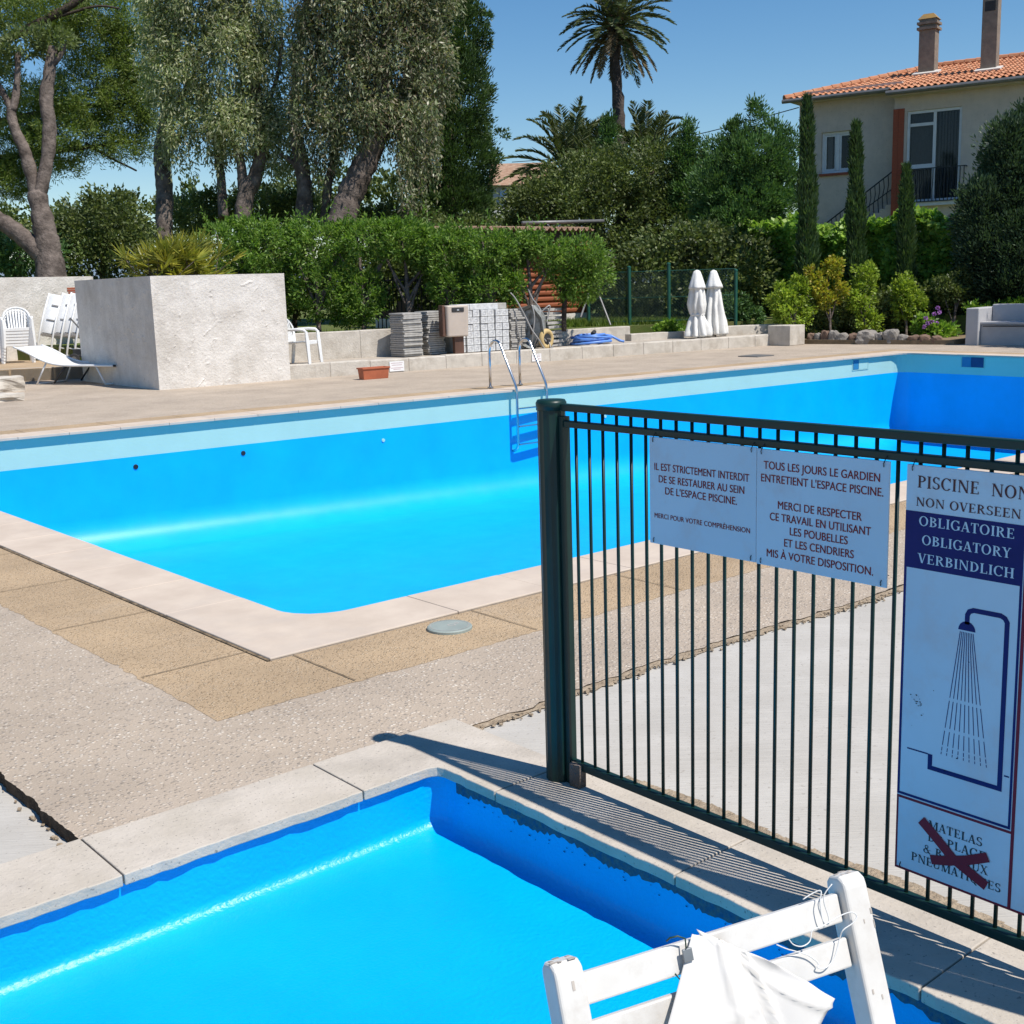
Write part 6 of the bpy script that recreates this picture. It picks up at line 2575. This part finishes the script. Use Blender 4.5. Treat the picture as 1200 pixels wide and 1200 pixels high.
# ------------------------------------------------------------------ log cabin with tiled roof
cbn = thing('log_cabin', 'orange-brown log cabin with a clay tile roof half hidden by the hedge', 'cabin', (19, 24.5, LZ))
c0 = P(640, 300, 31)
YF = c0.y
n_y = Vector((0, -1, 0))
xl = on_plane(545, 300, (0, YF, 0), n_y).x
xr = on_plane(693, 300, (0, YF, 0), n_y).x
zt = on_plane(640, 281, (0, YF, 0), n_y).z
zb = on_plane(692, 366, (0, YF, 0), n_y).z
q = MB()
nlog = 13
for k in range(nlog):
    z = zb + (zt + .12 - zb) * (k + .5) / nlog
    hh = (zt + .12 - zb) / nlog
    q.tube([(xl, YF + .07, z), (xr, YF + .07, z)], hh * .53, 10)
    q.tube([(xr - .09, YF + .02, z + hh * .5), (xr - .09, YF + 4, z + hh * .5)], hh * .53, 10)
q.build('log_wall', M['log'], cbn, True)
q = MB()
q.box2((xl, YF + .02, LZ - .3), (xr, YF + 4, zb))
q.build('base', M['wwall'], cbn, True)
q = MB()
q.box2((xl, YF + .2, zb), (xr - .2, YF + 4, zt + .1))
q.build('inner_wall', M['trim'], cbn, True)
za = on_plane(640, 270, (0, YF - .5, 0), n_y).z
xa_, xb_ = on_plane(560, 265, (0, YF - .5, 0), n_y).x, on_plane(697, 268, (0, YF - .5, 0), n_y).x
q = MB()
q.box2((xa_, YF - .42, za - .22), (xb_ - .05, YF - .36, za - .02))
q.box2((xa_, YF - .36, za - .08), (xb_ - .05, YF + .1, za - .04))
q.build('fascia', M['trim'], cbn, True)


def tile_sheet(q, org, du, ds, up_, nu, ns, pu, ps, u_of_s=None, amp=.045, sub=6):
    """rows of half-round clay tiles: columns along du, courses along ds (up the slope)"""
    org, du, ds, up_ = Vector(org), Vector(du), Vector(ds), Vector(up_)
    for j in range(ns):
        lo, hi = (0, nu) if u_of_s is None else u_of_s(j / ns)
        for i in range(int(math.ceil(lo)), int(hi)):
            k = len(q.v)
            jit = rng.uniform(-.012, .012)
            for e, (s_, lift) in enumerate(((j * ps - .03 + jit, .018), (j * ps + ps + .0 + jit, -.012))):
                for a in range(sub + 1):
                    g_ = a / sub
                    if g_ <= .62:
                        h_ = amp * math.sin(PI * g_ / .62)
                    else:
                        h_ = -amp * .55 * math.sin(PI * (g_ - .62) / .38)
                    q.v.append(tuple(org + du * ((i + g_) * pu) + ds * s_ + up_ * (h_ + lift)))
            m_ = sub + 1
            for a in range(sub):
                q.f.append((k + a, k + a + 1, k + m_ + a + 1, k + m_ + a))


q = MB()
pit = R(3)
tile_sheet(q, (xa_, YF - .55, za + .02), (1, 0, 0), (0, math.cos(pit), math.sin(pit)), (0, -math.sin(pit), math.cos(pit)), int((xb_ - xa_) / .2), 8, .2, .36, amp=.06)
o = q.build('tile_roof', M['tile_old'], cbn, True)
o.modifiers.new('s', 'SOLIDIFY').thickness = .02
q = MB()
q.v = [(xa_, YF - .5, za), (xb_, YF - .5, za), (xb_, YF + 2.4, za + 2.9 * math.tan(pit)), (xa_, YF + 2.4, za + 2.9 * math.tan(pit))]
q.f = [(0, 1, 2, 3)]
q.build('roof_deck', M['trim'], cbn, True)
q = MB()
a, b = on_plane(612, 260.5, (0, YF + .2, 0), n_y), on_plane(707, 256, (0, YF + .2, 0), n_y)
q.tube([(a.x, YF + .2, za + .22), (b.x, YF + .2, za + .30)], .045, 10)
o = q.build('drain_pipe', M['gutter'], None, smooth=True)
tag(o, 'grey drain pipe lying along the roof of the log cabin', 'pipe')

# ------------------------------------------------------------------ far house between cypress and palm
fh = thing('far_house', 'far white house with a pale tiled roof between cypress and palm', 'house', P(592, 300, 74), 0)
fh.location.z = LZ
c = P(590, 250, 74)
s = ppm(74)
rm = Matrix((RV, FV, (0, 0, 1))).transposed()


def fl_(px, py, d=0):
    p_ = P(px, py, 74 + d)
    return p_


q = MB()
q.v = [tuple(fl_(x, y, d)) for x, y, d in ((574, 216, 0), (650, 216, 0), (650, 300, 0), (574, 300, 0), (574, 216, 6), (650, 216, 6), (650, 300, 6), (574, 300, 6))]
q.f = [(0, 1, 2, 3), (4, 7, 6, 5), (0, 3, 7, 4), (1, 5, 6, 2)]
q.build('wall', M['bench'], fh, True)
q = MB()
q.v = [tuple(fl_(x, y, d)) for x, y, d in ((571, 217, -.6), (655, 217, -.6), (650, 190, 3), (576, 192, 3), (576, 192, 3.1), (650, 190, 3.1), (655, 216, 7), (571, 216, 7))]
q.f = [(0, 1, 2, 3), (4, 5, 6, 7), (0, 3, 4, 7), (1, 6, 5, 2)]
q.build('roof', M['tile_old'], fh, True)
q = MB()
q.v = [tuple(fl_(x, y, -.08)) for x, y in ((586, 222), (595, 222), (595, 238), (586, 238))]
q.f = [(3, 2, 1, 0)]
q.build('shutter', M['alu'], fh, True)

# ------------------------------------------------------------------ the house at the right
hp = P(1045, 250, 42)
HU = Vector((math.cos(R(105.8 + 180)), math.sin(R(105.8 + 180)), 0))
hs = thing('house', 'two-storey stucco house with terracotta tiled hip roof and two chimneys', 'house', (hp.x, hp.y, LZ), math.atan2(HU.y, HU.x))
HI = Vector((-HU.y, HU.x, 0))      # into the house


def hpx(px, py, yo=0.0):
    p_ = on_plane(px, py, Vector((hp.x, hp.y, 0)) + HI * yo, HI)
    v = p_ - hs.location
    return v.dot(HU), v.z


YL = .7
xL, _z = hpx(936, 200, YL)
zeL = hpx(980, 112, YL - .45)[1]
zeR = hpx(1100, 107, -.45)[1]
xE = 10.5
wx0, wz0 = hpx(962, 204, YL)
wx1, wz1 = hpx(1000, 152, YL)
dx0, dz0 = hpx(1060, 238, 0)
dx1, dz1 = hpx(1128, 124, 0)
q = MB()
TH = .3
for a, b in (((xL, YL, -.5), (wx0, YL + TH, zeL + .3)), ((wx1, YL, -.5), (.02, YL + TH, zeL + .3)), ((wx0, YL, -.5), (wx1, YL + TH, wz0)), ((wx0, YL, wz1), (wx1, YL + TH, zeL + .3)),
             ((xL, YL + TH + .002, -.5), (xL + TH, 8.5, zeL + .3)),
             ((0, .0, -.5), (dx0, TH, zeR + .12)), ((dx1, .0, -.5), (xE, TH, zeR + .12)), ((dx0, .0, -.5), (dx1, TH, dz0)), ((dx0, .0, dz1), (dx1, TH, zeR + .12)),
             ((0, TH + .002, -.5), (TH, YL - .003, zeR + .12)), ((xE - TH, TH + .002, -.5), (xE, 8.5, zeR + .1)), ((xL + TH, 8.2, -.5), (xE - TH, 8.5, zeR))):
    q.box2(a, b)
q.build('wall', M['stucco'], hs)
q = MB()
q.box2((wx0 - 1, YL + 2.2, wz0 - 1), (wx1 + 1, YL + 2.25, wz1 + .6))
q.box2((dx0 - .8, 2.6, dz0 - .3), (dx1 + 1, 2.65, dz1 + .3))
q.box2((wx0 - 1, YL + TH + .01, wz0 - 1.1), (dx1 + 1, 2.6, wz0 - 1.0))
q.build('room', M['room'], hs)
# brick pillar
bx0, bx1 = hpx(1045, 200, -.02)[0], hpx(1058, 200, -.02)[0]
q = MB()
bz0, bz1 = hpx(1050, 256, 0)[1], hpx(1050, 127, 0)[1]
nbk = int((bz1 - bz0) / .085)
for k in range(nbk):
    for i in range(2):
        w_ = (bx1 - bx0) / 2
        sh_ = (w_ / 2 if k % 2 else 0)
        xa = bx0 + i * w_ + (0 if i == 0 else 0)
        q.box2((xa + .006, -.04 - rng.random() * .004, bz0 + k * .085), (xa + w_ - .006, -.002, bz0 + k * .085 + .074))
q.build('brick_pillar', M['brick'], hs)
q = MB()
q.box2((bx0 + .003, -.03, bz0), (bx1 - .003, -.001, bz1 - .03))
q.build('pillar_joints', M['brick2'], hs)


def framed(q, x0, x1, z0, z1, y, w=.07, d=.07):
    q.box2((x0, y, z0), (x0 + w, y + d, z1))
    q.box2((x1 - w, y, z0), (x1, y + d, z1))
    q.box2((x0 + w, y, z1 - w), (x1 - w, y + d, z1))
    q.box2((x0 + w, y, z0), (x1 - w, y + d, z0 + w))


# small casement window
wn = MB()
framed(wn, wx0 + .005, wx1 - .005, wz0 + .005, wz1 - .005, YL + .10, .09)
mx_ = (wx0 + wx1) / 2
wn.box2((mx_ - .06, YL + .08, wz0 + .1), (mx_ + .06, YL + .15, wz1 - .1))
for x0, x1 in ((wx0 + .097, mx_ - .063), (mx_ + .063, wx1 - .097)):
    framed(wn, x0, x1, wz0 + .1, wz1 - .1, YL + .12, .06, .04)
w_ = wn.build('window', M['frame'], hs)
q = MB()
q.box2((wx0 + .1, YL + .135, wz0 + .1), (wx1 - .1, YL + .14, wz1 - .1))
q.build('pane', M['glass'], w_)
q = MB()
q.box2((wx0 - .06, YL - .08, wz0 - .09), (wx1 + .06, YL + .06, wz0 - .003))
q.build('sill', M['brick2'], w_)
q = MB()
q.box2((wx0 + .15, YL + .28, wz0 + .1), (mx_ - .25, YL + .29, wz1 - .1))
q.box2((mx_ + .5, YL + .28, wz0 + .1), (wx1 - .1, YL + .29, wz1 - .1))
q.build('curtain', M['fab'], w_)
# balcony door
wn = MB()
framed(wn, dx0 + .005, dx1 - .005, dz0 + .005, dz1 - .005, .06, .09)
mx_ = hpx(1094, 180, 0)[0]
wn.box2((mx_ - .05, .05, dz0 + .1), (mx_ + .05, .14, dz1 - .1))
zt_ = hpx(1075, 146, 0)[1]
wn.box2((dx0 + .098, .07, zt_ - .05), (mx_ - .053, .13, zt_ + .05))
zl_ = hpx(1075, 195, 0)[1]
wn.box2((dx0 + .098, .07, zl_ - .07), (mx_ - .053, .13, zl_ + .07))
w_ = wn.build('balcony_door', M['frame'], hs)
q = MB()
q.box2((dx0 + .1, .095, dz0 + .1), (dx1 - .1, .10, dz1 - .1))
q.build('pane', M['glass'], w_)
q = MB()
q.box2((dx0 + .1, .24, dz0 + .1), (mx_ - .06, .25, dz1 - .1))
for k in range(7):
    x = mx_ + .1 + k * (dx1 - mx_ - .2) / 7
    q.box2((x, .22 + .03 * (k % 2), dz0 + .1), (x + (dx1 - mx_) / 14, .23 + .03 * (k % 2), dz1 - .1))
q.build('curtain', M['curtain'], w_)
q = MB()
q.box2((dx0 - .1, -.2, dz0 - .14), (dx1 + .15, .05, dz0 - .003))
q.build('sill', M['frame'], w_)
# railings
q = MB()
rx0, rx1 = hpx(1057, 200, -.25)[0], hpx(1131, 195, -.25)[0]
rz1, rz0 = hpx(1095, 196, -.25)[1], hpx(1095, 236, -.25)[1]
q.box2((rx0, -.27, rz1 - .03), (rx1, -.23, rz1))
q.box2((rx0, -.265, rz0), (rx1, -.235, rz0 + .03))
nb_ = 17
for k in range(nb_):
    x = rx0 + .03 + (rx1 - rx0 - .06) * k / (nb_ - 1)
    q.tube([(x, -.25, rz1), (x, -.25, rz0 + (rz1 - rz0) * .62), (x, -.31, rz0 + (rz1 - rz0) * .35), (x, -.30, rz0 + (rz1 - rz0) * .15), (x, -.25, rz0 + .01)], .016, 5)
for x in (rx0, rx1):
    q.bar((x, -.25, rz1 - .015), (x, .0, rz1 - .015), .03, .03)
    q.bar((x, -.25, rz0 + .015), (x, .0, rz0 + .015), .03, .03)
q.build('balcony_railing', M['black'], hs)
q = MB()
sa, sb = hpx(955, 272, .45), hpx(1046, 201, .45)
la, lb = hpx(955, 288, .45), hpx(1046, 221, .45)
q.bar((sa[0], .45, sa[1]), (sb[0], .45, sb[1]), .04, .04)
q.bar((la[0], .45, la[1]), (lb[0], .45, lb[1]), .03, .03)
for k in range(19):
    t = k / 18
    x = sa[0] + (sb[0] - sa[0]) * t
    z1_, z0_ = sa[1] + (sb[1] - sa[1]) * t, la[1] + (lb[1] - la[1]) * t - .5
    q.tube([(x, .45, z1_), (x + .03, .45, z1_ - (z1_ - z0_) * .3), (x - .03, .45, z1_ - (z1_ - z0_) * .6), (x, .45, z0_)], .015, 5)
q.build('stair_railing', M['black'], hs)
q = MB()
ns_ = 14
s0, s1 = (la[0], la[1] - .55), (lb[0], lb[1] - .55)
for k in range(ns_):
    x = s0[0] + (s1[0] - s0[0]) * k / ns_
    z = s0[1] + (s1[1] - s0[1]) * k / ns_
    q.box2((x, .30, z - .35), (x + (s1[0] - s0[0]) / ns_, YL - .003, z + (s1[1] - s0[1]) / ns_))
q.build('stair', M['stucco'], hs)
# roof
pit = R(15)
OV = .5
ridge_y = YL + 3.9
zr = zeL + (ridge_y - (YL - OV)) * math.tan(pit)
xEl = hpx(919, 113, YL - OV)[0]
xr0 = xEl + 4.1
cs, sn = math.cos(pit), math.sin(pit)
sl = (ridge_y - (YL - OV)) / cs
PU, PS = .215, .36
nu = int((xE + .6 - xEl) / PU)
ns = int(sl / PS) + 1
tl = MB()
tile_sheet(tl, (xEl, YL - OV, zeL + .06), (1, 0, 0), (0, cs, sn), (0, -sn, cs), nu, ns, PU, PS, lambda t: (t * (xr0 - xEl) / PU, nu))
# lower run over the balcony side
xj = hpx(1041, 108, -.5)[0]
sl2 = ((YL - OV) + .55) / cs
z2 = zeL + .06 - (sl2) * sn
ns2 = int(round(sl2 / PS))
PS2 = sl2 / ns2
tile_sheet(tl, (xj, YL - OV - sl2 * cs, z2 + .01), (1, 0, 0), (0, cs, sn), (0, -sn, cs), int((xE + .6 - xj) / PU), ns2 + 1, PU, PS2)
ro = tl.build('tile_roof', M['tile'], hs)
ro.modifiers.new('s', 'SOLIDIFY').thickness = .015
q = MB()
q.v = [(xEl, YL - OV, zeL), (xE + .6, YL - OV, zeL), (xE + .6, ridge_y, zr), (xr0, ridge_y, zr), (xEl, 8.8, zeL), (xE + .6, 8.8, zeL)]
q.f = [(0, 1, 2, 3), (0, 3, 4), (3, 2, 5, 4)]
yy0 = YL - OV - sl2 * cs
k = len(q.v)
q.v += [(xj, yy0, z2 - .06), (xE + .6, yy0, z2 - .06), (xE + .6, YL - OV, zeL - .003), (xj, YL - OV, zeL - .003)]
q.f.append((k, k + 1, k + 2, k + 3))
q.build('roof_deck', M['mortar'], ro)
# hip and ridge tiles
q = MB()


def ridge_run(a, b):
    a, b = Vector(a), Vector(b)
    n_ = int((b - a).length / .38)
    for k in range(n_):
        p0, p1 = a.lerp(b, k / n_), a.lerp(b, (k + 1.1) / n_)
        q.tube([p0, p1], [.13, .11], 8)


ridge_run((xEl, YL - OV, zeL + .09), (xr0, ridge_y, zr + .09))
ridge_run((xr0, ridge_y, zr + .09), (xE + .6, ridge_y, zr + .09))
q.build('ridge_tiles', M['tile'], ro)
q = MB()
q.tube([(xEl - .05, YL - OV - .06, zeL - .02), (xj + .1, YL - OV - .06, zeL - .02)], .075, 8)
q.tube([(xj - .05, yy0 - .06, z2 - .09), (xE + .6, yy0 - .06, z2 - .09)], .075, 8)
q.build('gutter', M['gutter'], hs)
q = MB()
q.box2((xL + .0, YL - OV + .05, zeL - .10), (xj, YL, zeL - .04))
q.box2((xj, yy0 + .05, z2 - .19), (xE + .5, 0, z2 - .13))
q.build('soffit', M['stucco'], hs)


def roof_z(y):
    return zeL + (y - (YL - OV)) * math.tan(pit)


# chimneys, by their place on the roof slope
for (pxa, pxb, pyb, pyt, y, capd) in ((1073.5, 1099, 84, 17, YL + 2.0, True), (1146, 1173, 92, -14, YL + .9, False)):
    x0, zb_ = hpx(pxa, pyb, y)
    x1, zt_ = hpx(pxb, pyt, y)
    xs_m = (x0 + x1) / 2
    wdt = (x1 - x0) * .82
    q = MB()
    q.box2((xs_m - wdt / 2, y, roof_z(y) - .3), (xs_m + wdt / 2, y + wdt * .9, zt_ - (.45 if capd else .0)))
    ch_ = q.build('chimney', M['chim'], hs, bevel=.015)
    q = MB()
    if capd:
        for k in range(4):
            e = .07 if k % 2 == 0 else .0
            q.box2((xs_m - wdt / 2 - e, y - e, zt_ - .449 + k * .09), (xs_m + wdt / 2 + e, y + wdt * .9 + e, zt_ - .452 + (k + 1) * .09))
        q.build('cap_rings', M['chim'], ch_)
        q = MB()
        q.v = [(xs_m - wdt / 2 - .05, y - .05, zt_ - .088), (xs_m + wdt / 2 + .05, y - .05, zt_ - .088), (xs_m + wdt / 2 + .05, y + wdt * .9 + .05, zt_ - .088), (xs_m - wdt / 2 - .05, y + wdt * .9 + .05, zt_ - .088),
               (xs_m - wdt * .3, y + .1, zt_ + .1), (xs_m + wdt * .3, y + .1, zt_ + .1), (xs_m + wdt * .3, y + wdt * .6, zt_ + .1), (xs_m - wdt * .3, y + wdt * .6, zt_ + .1)]
        q.f = [(0, 1, 5, 4), (1, 2, 6, 5), (2, 3, 7, 6), (3, 0, 4, 7), (4, 5, 6, 7)]
        q.build('cap_top', M['lichen'], ch_)
    else:
        zv = hpx(1160, 7, y)[1]
        q.box2((xs_m - .17, y - .012, zv - .16), (xs_m + .17, y + .01, zv + .16))
        q.build('vent', M['dark'], ch_)
    q = MB()
    q.v = [(xs_m - wdt / 2 - .15, y - .25, roof_z(y - .25) + .14), (xs_m + wdt / 2 + .2, y - .25, roof_z(y - .25) + .14), (xs_m + wdt / 2 + .2, y + .2, roof_z(y + .2) + .16), (xs_m - wdt / 2 - .15, y + .2, roof_z(y + .2) + .16)]
    q.f = [(0, 1, 2, 3)]
    fo = q.build('flashing', M['mortar'], ch_)
    fo.modifiers.new('s', 'SOLIDIFY').thickness = .06
